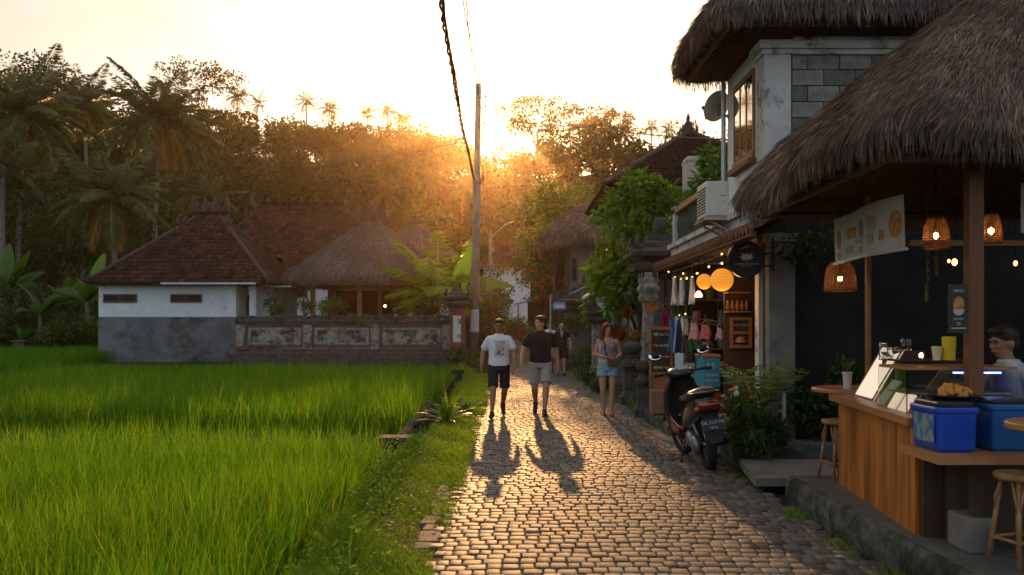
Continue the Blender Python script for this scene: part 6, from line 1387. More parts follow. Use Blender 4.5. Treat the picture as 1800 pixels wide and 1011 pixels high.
# ================================================================ people
M_skin = mat('skin_tan', (.34, .17, .095), (.30, .145, .08), scale=8, rough=.5, spec=.35); M_skin2 = mat('skin_light', (.46, .25, .16), (.42, .22, .14), scale=8, rough=.5, spec=.35)
M_hairb = mat('hair_black', (.012, .009, .007), (.025, .018, .012), scale=40, rough=.5, stretch=(1, 1, .2), bump=.004, bscale=80); M_hairr = mat('hair_auburn', (.22, .055, .012), (.12, .03, .008), scale=30, rough=.45, stretch=(1, 1, .15), bump=.006, bscale=60, trans=.25, tcol=(1.8, 1.1, .7))
M_eye = mat('eye_dark', (.02, .015, .012), rough=.3); M_lip = mat('lips', (.30, .10, .07), rough=.5)
def remeshed(g, vox, smooth=4, sub=None):
    me = bpy.data.meshes.new('tmp'); me.from_pydata(g.v, [], g.f); bm = bmesh.new(); bm.from_mesh(me); bmesh.ops.recalc_face_normals(bm, faces=bm.faces); bm.to_mesh(me); bm.free()
    o = bpy.data.objects.new('tmp', me); COL.objects.link(o); m = o.modifiers.new('r', 'REMESH'); m.mode = 'VOXEL'; m.voxel_size = vox
    if smooth: s = o.modifiers.new('s', 'SMOOTH'); s.factor = .5; s.iterations = smooth
    dg = bpy.context.evaluated_depsgraph_get(); r = bpy.data.meshes.new_from_object(o.evaluated_get(dg)); bpy.data.objects.remove(o); bpy.data.meshes.remove(me)
    r.polygons.foreach_set('use_smooth', [True]*len(r.polygons)); return r
def ring_loft(g, secs, n=20):
    """sections: (centre, rx, ry[, twist]) horizontal ellipses"""
    g.loft([[Vector(c)+Vector((rx*math.cos(a)*math.cos(tw)-ry*math.sin(a)*math.sin(tw), rx*math.cos(a)*math.sin(tw)+ry*math.sin(a)*math.cos(tw), 0)) for a in (2*math.pi*k/n for k in range(n))] for (c, rx, ry, tw) in secs])
def limb(g, pts, rad, n=12):
    pts = [Vector(p) for p in pts]; P = []; Rr = []
    for i in range(len(pts)-1):
        for k in range(4): t = k/4; P.append(pts[i].lerp(pts[i+1], t)); Rr.append(lerp(rad[i], rad[i+1], t))
    P.append(pts[-1]); Rr.append(rad[-1]); g.tube(P, Rr, n)
    for p, r in zip(pts, rad): g.ell(p, r*.99, n, 8)
def calf(a, k, f):  # knee -> ankle centre line with a calf bulge handled by radii
    return [a, k, f]
def person(label, loc, H=1.7, face=(0, -1), lean=0., legs=None, arms=None, head_yaw=0., head_tilt=0., skin=None, hair=None, hair_m=None, build=1., top=None, bottom=None, shoes=None, female=False, group=None, vox=.009, extras=None, simple=False):
    """built facing -Y around the origin at 1.7 m, then scaled and turned"""
    t = thing('person', label, 'person', (0, 0, 0), group); skin = skin or M_skin; S = 1.
    L_ = legs; A_ = arms; w = build; hipw = .095*(1.05 if female else 1)*w; sh = .185*(.9 if female else 1)*w
    pel = Vector((0, lean*0, .93)); ch = Vector((0, -lean*.35, 1.27)); nk = Vector((0, -lean*.5, 1.45)); hd = Vector((0, -lean*.6-.015, 1.585)); yaw = Matrix.Rotation(head_yaw, 3, 'Z')@Matrix.Rotation(head_tilt, 3, 'X')
    g = G()
    ring_loft(g, [((0, pel.y, .86), .145*w, .10*w, 0), ((0, pel.y, .93), .165*w*(1.06 if female else 1), .115*w, 0), ((0, pel.y*.5+ch.y*.2, 1.05), .145*w*(.88 if female else 1), .10*w, 0), ((0, ch.y*.8, 1.18), .155*w*(.92 if female else 1), .11*w, 0), ((0, ch.y, 1.28), .165*w*(.93 if female else 1), .114*w, 0), ((0, ch.y, 1.35), .158*w*(.95 if female else 1), .092*w, 0), ((0, nk.y, 1.415), .095*w, .062*w, 0), ((0, nk.y, 1.46), .06, .058, 0)])
    if female:
        for s in (1, -1): g.ell((s*.075, ch.y-.085, 1.27), (.062, .055, .06), 12, 8)
    limb(g, [nk-Vector((0, 0, .03)), hd-Vector((0, 0, .07))], [.056, .052]); g.ell(hd+Vector((0, .008, .02)), (.076, .094, .102), 20, 14, yaw)
    for (o_, r_) in (((0, -.022, -.052), (.056, .066, .058)), ((0, -.05, -.085), (.032, .032, .024)), ((0, -.10, -.012), (.0125, .02, .024)), ((0, -.104, -.026), (.016, .013, .010)), ((0, -.086, .032), (.05, .014, .010)), ((0, -.092, -.052), (.024, .012, .010)), ((.078, .005, -.012), (.010, .022, .030)), ((-.078, .005, -.012), (.010, .022, .030)), ((.034, -.078, -.018), (.02, .014, .015)), ((-.034, -.078, -.018), (.02, .014, .015))):
        g.ell(hd+yaw@Vector(o_), r_, 12, 8, yaw)
    hands = []
    for side, s in (('l', -1), ('r', 1)):
        kn, an, tdir, lift = L_[side]; hip = Vector((s*hipw, pel.y, .90)); kn = Vector(kn); an = Vector(an)
        limb(g, [hip, hip.lerp(kn, .45), kn], [.092*w*(1.08 if female else 1), .078*w, .056*w]); limb(g, [kn, kn.lerp(an, .3)+Vector((0, .018, 0)), kn.lerp(an, .65)+Vector((0, .008, 0)), an], [.053*w, .056*w, .042*w, .034])
        d = Vector(tdir).normalized(); limb(g, [an-d*.035-Vector((0, 0, .035)), an+d*.06-Vector((0, 0, .048)), an+d*.145-Vector((0, 0, .062))], [.034, .034, .026])
        el, wr, hdir = A_[side]; so_ = Vector((s*(sh-.01), ch.y, 1.372)); el = Vector(el); wr = Vector(wr)
        limb(g, [Vector((s*.10, ch.y, 1.365)), so_, so_.lerp(el, .4), el], [.046*w, .050*w, .044*w, .038*w]); limb(g, [el, el.lerp(wr, .3), wr], [.040*w, .041*w, .028])
        hands.append((wr, Vector(hdir).normalized(), s))
        pm = wr+Vector(hdir).normalized()*.05; hd_ = Vector(hdir).normalized(); sd = Vector((0, 1, 0)) if abs(hd_.y) < .8 else Vector((0, 0, 1)); sd = (sd-hd_*sd.dot(hd_)).normalized(); nn_ = hd_.cross(sd)
        M = Matrix((sd, hd_, nn_)).transposed(); g.ell(pm, (.038, .052, .015), 12, 8, M)
    me = remeshed(g, vox, 3)
    bm = bmesh.new(); bm.from_mesh(me)
    fg = G()
    for wr, hd_, s in hands:   # five fingers, slightly curled
        sd = Vector((0, -1, 0)) if abs(hd_.y) < .8 else Vector((s*-1, 0, 0)); sd = (sd-hd_*sd.dot(hd_)).normalized(); nn_ = sd.cross(hd_).normalized(); inn = nn_ if nn_.x*s < 0 else -nn_
        for k, (o_, l_) in enumerate(((.028, .066), (.010, .075), (-.009, .070), (-.027, .054))):
            b = wr+hd_*.085+sd*o_; q1 = b+hd_*l_*.45+inn*.006; q2 = q1+hd_*l_*.32+inn*.016; q3 = q2+hd_*l_*.2+inn*.018; fg.tube([b-hd_*.02, b, q1, q2, q3], [.0085, .009, .0085, .0078, .005], 7)
        b = wr+hd_*.03+sd*.028; fg.tube([b-sd*.01, b+sd*.018+hd_*.02, b+sd*.03+hd_*.045+inn*.012, b+sd*.028+hd_*.066+inn*.02], [.012, .0115, .0095, .006], 7)
    tm = fg.mesh('f', True); bm.from_mesh(tm); bm.to_mesh(me); bm.free(); me.polygons.foreach_set('use_smooth', [True]*len(me.polygons)); me.name = 'body'
    link(me, 'body', skin, t)
    g = G()
    for s in (1, -1): g.ell(hd+yaw@Vector((s*.031, -.0865, .008)), (.0125, .007, .0058), 10, 6, yaw)
    g.build('eyes', M_eye, t, smooth=True); g = G(); g.ell(hd+yaw@Vector((0, -.101, -.053)), (.020, .005, .0055), 10, 6, yaw); g.build('mouth', M_lip, t, smooth=True)
    g = G()
    for s in (1, -1): g.ell(hd+yaw@Vector((s*.031, -.0915, .030)), (.018, .006, .004), 10, 6, yaw)
    g.build('eyebrows', hair_m or M_hairb, t, smooth=True)
    # hair
    g = G(); hp = lambda v: hd+yaw@Vector(v)
    if hair == 'short':
        g.ell(hp((0, .022, .05)), (.088, .10, .096), 20, 14, yaw); g.ell(hp((0, -.035, .098)), (.068, .055, .034), 14, 8, yaw); g.ell(hp((0, .055, -.01)), (.075, .06, .08), 14, 10, yaw)
        for k in range(34): a = k*2.4; q = .075*math.sqrt(k/34); g.ell(hp((q*math.cos(a), q*math.sin(a)-.005, .115-(q/.09)**2*.035)), (.024, .024, .022), 6, 5, yaw)
    elif hair == 'long':
        g.ell(hp((0, .02, .045)), (.09, .10, .092), 20, 14, yaw); g.ell(hp((0, .06, -.07)), (.098, .06, .14), 16, 12, yaw)
        for s in (1, -1):
            limb(g, [hp((s*.045, -.055, .09)), hp((s*.085, -.03, .03)), hp((s*.098, -.01, -.07)), hp((s*.115, -.015, -.15)), hp((s*.12, .0, -.19))], [.03, .032, .036, .038, .018], 8)
            limb(g, [hp((s*.06, .05, .04)), hp((s*.115, .03, -.08)), hp((s*.13, .03, -.17))], [.04, .045, .022], 8)
    elif hair == 'bun':
        g.ell(hp((0, .03, .04)), (.084, .09, .086), 18, 12, yaw); g.ell(hp((0, .115, .03)), (.045, .045, .045), 12, 8, yaw)
    if hair:
        bmh = remeshed(g, .011, 2); tmp = bmh
        if hair == 'long':
            hb = bmesh.new(); hb.from_mesh(bmh); B2 = G(); r2 = random.Random(4)
            for k in range(150):
                a = r2.uniform(-.4, math.pi+.4); z0 = r2.uniform(-.02, .1); p0 = hp((.09*math.cos(a), .02+.09*math.sin(a), z0)); p1 = hp((.125*math.cos(a)*r2.uniform(.9, 1.2), .03+.10*math.sin(a), z0-.1)); p2 = hp((.14*math.cos(a)*r2.uniform(.85, 1.15), .03+.10*math.sin(a), -.19+r2.uniform(-.03, .05))); B2.tube([p0, p1, p2], [.006, .006, .001], 4)
            mm = B2.mesh('x', True); hb.from_mesh(mm); hb.to_mesh(bmh); hb.free()
        bmh.polygons.foreach_set('use_smooth', [True]*len(bmh.polygons)); bmh.name = 'hair'; link(bmh, 'hair', hair_m or M_hairb, t)
    # shirt
    kind, m_top, hem, slv = top; g = G(); q = w*(.93 if female else 1); f = 1.0
    if kind in ('tee', 'tank'):
        secs = [((0, pel.y, hem), .182*w*f, .135*w, 0), ((0, pel.y, hem+.10), .176*w*f, .13*w, 0), ((0, ch.y*.5, 1.10), .172*q*f, .124*w, 0), ((0, ch.y, 1.25), .185*q*f, .136*w, 0), ((0, ch.y, 1.34), .19*q*f, .128*w, 0)]
        if kind == 'tee': secs += [((0, ch.y, 1.385), .172*q, .108*w, 0), ((0, ch.y, 1.415), .135*q, .092*w, 0), ((0, nk.y, 1.44), .088, .078, 0), ((0, nk.y, 1.462), .074, .072, 0)]
        else: secs += [((0, ch.y, 1.36), .15*q, .115*w, 0)]
        ring_loft(g, secs, 24)
        if female:
            for s in (1, -1): g.ell((s*.075, ch.y-.092, 1.27), (.07, .058, .066), 12, 8)
        for side, s in (('l', -1), ('r', 1)):
            so_ = Vector((s*sh, ch.y, 1.388)); el = Vector(A_[side][0])
            if kind == 'tee': e2 = so_.lerp(el, slv); limb(g, [Vector((s*.09, ch.y, 1.378)), so_-Vector((s*.022, 0, .022)), e2], [.058*w, .062*w, .066*w], 14)
            else: limb(g, [(s*.085, ch.y-.09, 1.33), (s*.09, ch.y-.03, 1.455), (s*.085, ch.y+.09, 1.34)], [.012, .012, .012], 6)
        r2 = random.Random(len(label))
        for k in range(7): a = r2.uniform(0, 6.28); z = r2.uniform(hem+.05, 1.2); g.tube([(.165*w*math.cos(a), .118*w*math.sin(a), z), (.17*w*math.cos(a+.5), .122*w*math.sin(a+.5), z+r2.uniform(-.05, .07))], [.004, .016], 6)
        ms = remeshed(g, .0105, 3); ms.name = 'shirt'; link(ms, 'shirt', m_top, t)
    # shorts
    if bottom:
        m_b, kl, fl = bottom; g = G(); ring_loft(g, [((0, pel.y, .82), .175*w, .125*w, 0), ((0, pel.y, .92), .178*w, .128*w, 0), ((0, pel.y, 1.0), .163*w, .118*w, 0)], 22)
        for side, s in (('l', -1), ('r', 1)):
            hip = Vector((s*hipw, pel.y, .88)); kn = Vector(L_[side][0]); e2 = hip.lerp(kn, kl); P = [hip.lerp(e2, k/4) for k in range(5)]
            g.ell(hip, (.10*w, .11*w, .09*w), 14, 8); g.tube([p for p in P], [lerp(.096, fl, k/4)*w for k in range(5)], 16)
        ms = remeshed(g, .0105, 2); ms.name = 'shorts'; link(ms, 'shorts', m_b, t)
    for side in ('l', 'r'):
        kn, an, tdir, lift = L_[side]; an = Vector(an); d = Vector(tdir).normalized(); g = G(); m_s, ks = shoes
        if ks == 'sneaker': limb(g, [an-d*.04-Vector((0, 0, .04)), an+d*.05-Vector((0, 0, .048)), an+d*.14-Vector((0, 0, .058)), an+d*.18-Vector((0, 0, .06))], [.044, .045, .040, .03], 12); limb(g, [an+Vector((0, 0, .0)), an-Vector((0, 0, .03))], [.043, .043], 12)
        else:
            sd = d.cross(Vector((0, 0, 1))).normalized(); up_ = sd.cross(d); o_ = an-up_*.085
            g.prism([tuple(o_+d*a+sd*b) for a, b in ((-.07, -.03), (-.02, -.034), (.08, -.044), (.17, -.038), (.20, 0), (.17, .038), (.08, .044), (-.02, .034), (-.07, .03))], up_*.018); limb(g, [o_+d*.07-sd*.04+up_*.03, o_+d*.11+up_*.058, o_+d*.07+sd*.04+up_*.03], [.012, .012, .012], 8)
        ms = remeshed(g, .008, 2); ms.name = 'shoe'; link(ms, 'shoe', m_s, t)
    if extras: extras(t, hd, yaw, ch)
    s = H/1.7; t.scale = (s, s, s); t.location = loc; t.rotation_euler = (0, 0, math.atan2(face[0], -face[1])); return t
def walk(fwd='l', st=.17, lift=.07, spread=.10):
    """front leg planted heel first, rear leg toe off with bent knee; facing -Y"""
    o = 'r' if fwd == 'l' else 'l'; s1 = -1 if fwd == 'l' else 1
    return {fwd: ((s1*spread, -st*.75, .50), (s1*spread*.9, -st, .09), (s1*.12, -1, -.02), 0), o: ((-s1*spread, .02, .49), (-s1*spread*.85, st*1.35, .15), (-s1*.1, -1, -.75), lift)}
def arms(lx=-.27, rx=.27, ly=0., ry=0., bend=.05): return {'l': ((lx, .05+ly*.3, 1.12), (lx-.015, ly-bend, .87), (0, -.25, -1)), 'r': ((rx, .05+ry*.3, 1.12), (rx+.015, ry-bend, .87), (0, -.25, -1))}
# a printed t-shirt: abstract figure in orange, brown and blue, made in the cloth's own material
def print_mat(name, base, box, colsr, sc=28.):
    m = mat(name, base, tuple(k*.93 for k in base), scale=5, rough=.85, bump=.004, bscale=9); nt = m.node_tree; L = nt.links; p = [n for n in nt.nodes if n.type == 'BSDF_PRINCIPLED'][0]; src = p.inputs['Base Color'].links[0].from_socket
    tc = [n for n in nt.nodes if n.type == 'TEX_COORD'][0]; sx = _n(nt, 'ShaderNodeSeparateXYZ'); L.new(tc.outputs['Object'], sx.inputs[0]); nz = _n(nt, 'ShaderNodeTexNoise', i_Scale=10., i_Detail=3.); L.new(tc.outputs['Object'], nz.inputs['Vector'])
    def mathn(op, a, b=None):
        n = _n(nt, 'ShaderNodeMath', operation=op)
        for i, v in enumerate((a, b)):
            if v is None: continue
            if isinstance(v, (int, float)): n.inputs[i].default_value = v
            else: L.new(v, n.inputs[i])
        return n.outputs[0]
    wob = mathn('MULTIPLY', mathn('SUBTRACT', nz.outputs['Fac'], .5), .09)
    ax_ = mathn('ABSOLUTE', mathn('SUBTRACT', mathn('ADD', sx.outputs[0], wob), box[0])); az_ = mathn('ABSOLUTE', mathn('SUBTRACT', mathn('ADD', sx.outputs[2], wob), box[2])); f = mathn('MULTIPLY', mathn('LESS_THAN', ax_, box[1]), mathn('MULTIPLY', mathn('LESS_THAN', az_, box[3]), mathn('LESS_THAN', sx.outputs[1], -.03)))
    vo = _n(nt, 'ShaderNodeTexNoise', i_Scale=sc, i_Detail=4.); L.new(tc.outputs['Object'], vo.inputs['Vector']); cr = _n(nt, 'ShaderNodeValToRGB'); cr.color_ramp.interpolation = 'CONSTANT'; el = cr.color_ramp.elements
    while len(el) < len(colsr): el.new(.5)
    for i, c in enumerate(colsr): el[i].position = c[0]; el[i].color = rgba(c[1])
    L.new(vo.outputs['Fac'], cr.inputs['Fac']); mx = _n(nt, 'ShaderNodeMix', data_type='RGBA'); L.new(f, mx.inputs['Factor']); L.new(src, mx.inputs[6]); L.new(cr.outputs[0], mx.inputs[7]); L.new(mx.outputs[2], p.inputs['Base Color']); return m
M_tee = print_mat('printed_white_tee', (.66, .68, .72), (.012, .088, 1.20, .135), [(0, (.10, .09, .12)), (.40, (.30, .16, .12)), (.46, (.62, .64, .68)), (.53, (.60, .27, .06)), (.58, (.15, .18, .30)), (.63, (.66, .66, .7))])
M_bshirt = mat('black_cotton', (.012, .011, .012), (.018, .016, .017), scale=5, rough=.9, bump=.004, bscale=8); M_bshort = mat('black_shorts', (.014, .014, .016), (.02, .02, .022), scale=5, rough=.85, bump=.004, bscale=10)
M_gshort = mat('grey_shorts', (.34, .33, .31), (.27, .26, .245), scale=8, rough=.9, bump=.004, bscale=10); M_denim = mat('light_denim', (.24, .40, .50), (.17, .31, .42), scale=24, rough=.85, bump=.003, bscale=40); M_shoe = mat('black_shoe', (.015, .014, .014), rough=.6)
M_floral = print_mat('floral_top', (.50, .46, .44), (0.03, .16, 1.22, .16), [(0, (.08, .07, .14)), (.42, (.50, .44, .42)), (.47, (.36, .10, .10)), (.51, (.10, .10, .20)), (.57, (.52, .46, .44)), (.62, (.16, .14, .25))], 34.)
M_white_t = mat('plain_white_tee', (.62, .65, .72), (.54, .57, .64), scale=5, rough=.85, bump=.004, bscale=9)
def glasses(t, hd, yaw, ch):
    g = G()
    for s in (1, -1): g.tube([hd+yaw@Vector((s*.031+.021*math.cos(a), -.104, .006+.015*math.sin(a))) for a in [2*math.pi*k/14 for k in range(15)]], .0028, 5, caps=False); g.tube([hd+yaw@Vector((s*.052, -.10, .01)), hd+yaw@Vector((s*.08, .0, .005))], .0022, 5)
    g.tube([hd+yaw@Vector((-.01, -.106, .01)), hd+yaw@Vector((.01, -.106, .01))], .0022, 5); g.build('glasses', M_black, t)
    g = G(); g.ell(hd+yaw@Vector((0, -.052, -.082)), (.036, .036, .022), 14, 8, yaw); g.ell(hd+yaw@Vector((0, -.099, -.043)), (.022, .007, .004), 10, 6, yaw); bmh = remeshed(g, .006, 1); bmh.name = 'beard'; link(bmh, 'beard', mat('stubble', (.12, .065, .04), rough=.8), t)
def sx_(px, Y): return xs(px, Y)
person('man in a white printed t-shirt and black shorts walking with glasses and short beard', (xs(877, 15.7), 15.75, .012), 1.68, (0.03, -1), legs={'l': ((-.105, -.19, .50), (-.125, -.26, .095), (-.15, -1, .05), 0), 'r': ((.10, .02, .47), (.075, .36, .21), (.1, -1, -.9), 0)}, arms={'l': ((-.285, .08, 1.12), (-.305, .02, .88), (-.05, -.3, -1)), 'r': ((.265, -.03, 1.12), (.27, -.17, .90), (-.1, -.45, -1))}, head_yaw=R(-6), skin=M_skin, hair='short', top=('tee', M_tee, .90, .62), bottom=(M_bshort, .90, .088), shoes=(M_shoe, 'sneaker'), build=1.03, extras=glasses)
person('man in a black t-shirt and grey shorts looking back over the lane', (xs(950, 16.1), 16.1, .012), 1.74, (-.03, -1), legs={'r': ((.095, -.17, .50), (.07, -.22, .095), (.12, -1, .05), 0), 'l': ((-.10, .01, .475), (-.085, .33, .19), (-.1, -1, -.85), 0)}, arms={'l': ((-.30, -.04, 1.13), (-.33, -.18, .91), (.05, -.4, -1)), 'r': ((.275, .10, 1.12), (.30, .09, .87), (.0, -.1, -1))}, head_yaw=R(-52), skin=M_skin2, hair='short', top=('tee', M_bshirt, .905, .60), bottom=(M_gshort, .84, .092), shoes=(M_shoe, 'sneaker'), build=1.06)
def bag(t, hd, yaw, ch):
    g = G(); g.rbox((.085, -.165, .985), (.19, .075, .14), .02); g.build('handbag', mat('brown_leather', (.17, .06, .03), (.11, .04, .02), scale=8, rough=.45), t); g = G(); g.rbox((.085, -.168, 1.03), (.194, .08, .06), .02); g.build('bag_flap', mat('brown_leather_flap', (.20, .075, .035), rough=.45), t)
    g = G(); P = [(.0, -.155, 1.04), (-.03, -.165, 1.15), (-.055, -.165, 1.28), (-.085, -.12, 1.385), (-.095, -.04, 1.445), (-.08, .06, 1.42), (0, .125, 1.28), (.12, .115, 1.1), (.19, .02, 1.02), (.17, -.12, 1.03)]; g.tube(P, [(.010, .006)]*len(P), 6); g.build('bag_strap', M_shoe, t, smooth=True)
wa = {'l': ((-.235, .02, 1.13), (-.06, -.19, 1.085), (1, -.25, -.05)), 'r': ((.24, .02, 1.13), (.17, -.17, 1.075), (-.6, -.4, -.25))}
person('woman with auburn hair in a floral top and denim shorts holding a brown handbag', (xs(1068, 16.1), 16.1, .012), 1.62, (-.08, -1), legs={'l': ((-.085, -.06, .49), (-.075, -.03, .10), (-.1, -1, -.08), 0), 'r': ((.085, -.07, .50), (.06, -.12, .095), (.1, -1, -.05), 0)}, arms=wa, head_yaw=R(14), head_tilt=R(6), skin=M_skin2, hair='long', hair_m=M_hairr, top=('tank', M_floral, .97, 0), bottom=(M_denim, .42, .112), shoes=(M_shoe, 'sandal'), female=True, extras=bag)
def vneck(t, hd, yaw, ch):
    g = G(); g.prism([(-.055, -.137, 1.44), (.055, -.137, 1.44), (.012, -.146, 1.24), (-.012, -.146, 1.24)], (0, .03, 0)); g.build('undershirt', mat('grey_vest', (.32, .31, .33), rough=.85), t); g = G()
    for s in (1, -1): g.ell(hd+yaw@Vector((s*.031, -.097, .012)), (.024, .006, .015), 10, 6, yaw)
    g.build('sunglasses', M_black, t)
person('person in black with sunglasses walking in the distance beside the pillar', (xs(987, 28.6), 28.6, .012), 1.66, (0, -1), legs={'l': ((-.09, -.05, .49), (-.085, 0, .095), (-.1, -1, -.05), 0), 'r': ((.09, -.06, .49), (.08, -.08, .09), (.1, -1, -.02), 0)}, arms=arms(-.26, .28, .06, -.05), head_tilt=R(8), skin=M_skin2, hair='bun', hair_m=M_hairb, top=('tee', M_bshirt, .88, .35), bottom=(M_bshort, .80, .13), shoes=(M_shoe, 'sneaker'), female=True, extras=vneck, build=1.08, vox=.011)
person('man in a plain white t-shirt half hidden behind the man in black', (xs(966, 30.2), 30.2, .012), 1.70, (0, -1), legs=walk('l', .12), arms=arms(), skin=M_skin, hair='short', top=('tee', M_white_t, .9, .6), bottom=(mat('beige_shorts', (.35, .3, .24), rough=.9), .9, .11), shoes=(M_shoe, 'sneaker'), vox=.011)
person('distant walker seen from behind in white shirt and blue shorts', (xs(905, 84), 82, .5), 1.66, (0, 1), legs=walk('l', .14), arms=arms(-.30, .28, .03, -.03, .1), skin=M_skin, hair='short', top=('tee', M_white_t, .9, .6), bottom=(mat('blue_shorts', (.03, .06, .22), rough=.9), .7, .12), shoes=(M_shoe, 'sandal'), vox=.014)
stool(3.60, 6.45, .25, .56, .15, 'hidden rattan stool the vendor sits on behind the counter')
va = {'l': ((-.28, -.10, 1.16), (-.15, -.36, 1.10), (.4, -1, -.1)), 'r': ((.28, -.08, 1.15), (.20, -.33, 1.12), (-.3, -1, -.2))}
person('vendor in a grey shirt seen from the side behind the stall counter', (3.60, 6.42, -.03), 1.62, (-1, -.12), lean=.22, legs={'l': ((-.1, -.40, .86), (-.1, -.36, .42), (0, -1, 0), 0), 'r': ((.1, -.42, .86), (.1, -.38, .42), (0, -1, 0), 0)}, arms=va, head_tilt=R(10), skin=M_skin, hair='short', top=('tee', mat('grey_cotton', (.55, .54, .54), (.42, .41, .42), scale=6, rough=.9, bump=.004, bscale=9), .88, .55), bottom=(M_bshort, .9, .12), shoes=(M_shoe, 'sandal'), build=1.0)
# ================================================================ scooter
M_sblack = mat('scooter_black', (.010, .010, .012), rough=.18, spec=.6, coat=.2); M_sred = mat('scooter_red', (.12, .005, .004), rough=.2, spec=.5, coat=.6); M_rubber = mat('tyre_rubber', (.012, .012, .012), rough=.8); M_splast = mat('matt_black_plastic', (.018, .018, .02), rough=.55)
M_seat = mat('seat_vinyl', (.02, .018, .018), (.03, .028, .027), scale=9, rough=.38, spec=.5); M_tail = mat('tail_lens', (.16, .008, .004), rough=.12, spec=.8, coat=.5); M_mirror = mat('mirror_glass', (.85, .9, .95), rough=.03, metal=1.); M_alu = mat('cast_aluminium', (.30, .30, .30), (.18, .18, .18), scale=12, rough=.4, metal=.8)
def sec(y, z, w, h, e=2.4, n=18, x=0.):
    out = []
    for k in range(n):
        a = 2*math.pi*k/n; c_, s_ = math.cos(a), math.sin(a)
        out.append((x+w/2*abs(c_)**(2/e)*(1 if c_ > 0 else -1), y, z+h/2*abs(s_)**(2/e)*(1 if s_ > 0 else -1)))
    return out
def scooter(label, loc, rz, plate='DK 3137 MZ', lean=0., steer=0., body=None, group=None):
    t = thing('scooter', label, 'scooter', (0, 0, 0), group); body = body or M_sblack; wb = 1.27; r = .285
    def wheel(y, m_=None, st=0., w=.085):
        M = Matrix.Rotation(st, 3, 'Z'); o = Vector((0, y, r)); g = G(); P = [o+M@Vector((0, (r-w*.5)*math.cos(a), (r-w*.5)*math.sin(a))) for a in [2*math.pi*k/32 for k in range(33)]]
        g.tube(P, w*.52, 10, caps=False); ty = g.build('wheel', M_rubber, t, smooth=True); g = G()
        g.tube([o+M@Vector((0, (r-w)*math.cos(a), (r-w)*math.sin(a))) for a in [2*math.pi*k/28 for k in range(29)]], .014, 6, caps=False)
        for k in range(5): a = 2*math.pi*k/5; g.tube([o, o+M@Vector((0, (r-w)*math.cos(a), (r-w)*math.sin(a)))], [.024, .012], 6)
        g.tube([o+M@Vector((-.05, 0, 0)), o+M@Vector((.05, 0, 0))], .03, 10); g.build('rim', M_alu, ty, smooth=True)
    wheel(0, w=.10); wheel(wb, st=steer, w=.085)
    g = G(); g.loft([sec(.62, .42, .22, .12), sec(.48, .50, .29, .24), sec(.30, .58, .33, .32), sec(.05, .66, .34, .30), sec(-.18, .72, .31, .25), sec(-.33, .755, .24, .18), sec(-.41, .775, .15, .10)]); g.build('rear_body', body, t, smooth=True)
    g = G(); g.loft([sec(.60, .72, .20, .05), sec(.50, .765, .27, .09), sec(.25, .785, .31, .12), sec(.02, .835, .32, .13), sec(-.20, .875, .28, .12), sec(-.33, .885, .19, .07)]); g.build('seat', M_seat, t, smooth=True)
    g = G(); g.tube([(-.14, .05, .82), (-.165, -.18, .87), (-.13, -.38, .89), (0, -.43, .895), (.13, -.38, .89), (.165, -.18, .87), (.14, .05, .82)], .013, 8); g.build('grab_rail', M_sblack, t, smooth=True)
    g = G(); g.loft([sec(-.30, .755, .26, .13, 3), sec(-.40, .755, .235, .12, 3), sec(-.43, .755, .17, .08, 3)]); g.build('tail_light', M_tail, t, smooth=True)
    for s in (1, -1): g = G(); g.ell((s*.13, -.355, .72), (.03, .045, .025), 10, 7); g.build('indicator', mat('amber_lens', (.4, .1, .02), rough=.2), t, smooth=True)
    g = G(); g.loft([[(-.085, -.33, .67), (.085, -.33, .67), (.085, -.30, .67), (-.085, -.30, .67)], [(-.09, -.43, .52), (.09, -.43, .52), (.09, -.41, .52), (-.09, -.41, .52)], [(-.07, -.47, .36), (.07, -.47, .36), (.07, -.45, .36), (-.07, -.45, .36)]]); g.build('rear_fender', M_splast, t)
    pc = Vector((0, -.452, .555)); g = G(); M = Matrix.Rotation(R(-18), 3, 'X'); g.obox(pc, (.255, .006, .125), M); pl = g.build('number_plate', mat('plate_black', (.03, .032, .034), rough=.45), t)
    f = M@Vector((0, -1, 0)); text(pl, plate, pc+f*.005+M@Vector((0, 0, .018)), (1, 0, 0), .046, M_chalk, f); text(pl, '08 26', pc+f*.005+M@Vector((0, 0, -.035)), (1, 0, 0), .032, M_chalk, f)
    g = G(); g.tube([(-.055, .0, r), (-.09, .12, .5), (-.09, .14, .62)], .02, 8); g.tube([(.075, 0, r), (.09, .12, .5), (.09, .14, .62)], .028, 8); g.build('shock_absorber', M_alu, t, smooth=True)
    g = G(); g.loft([sec(.10, .30, .12, .16, x=-.10), sec(.30, .32, .18, .20, x=-.07), sec(.55, .33, .22, .20), sec(.66, .33, .16, .14)]); g.ell((-.12, .02, r), (.05, .12, .11), 12, 8); g.build('engine', M_alu, t, smooth=True)
    g = G(); g.tube([(.10, .45, .24), (.14, .30, .22), (.15, .12, .27)], .018, 8); g.tube([(.15, .15, .26), (.16, .0, .30), (.165, -.25, .37), (.165, -.30, .38)], [.04, .055, .055, .03], 12); g.build('exhaust', M_splast, t, smooth=True)
    g = G(); g.loft([sec(.55, .35, .24, .13), sec(.75, .31, .30, .12), sec(.93, .33, .30, .14)]); g.build('floorboard', M_splast, t, smooth=True)
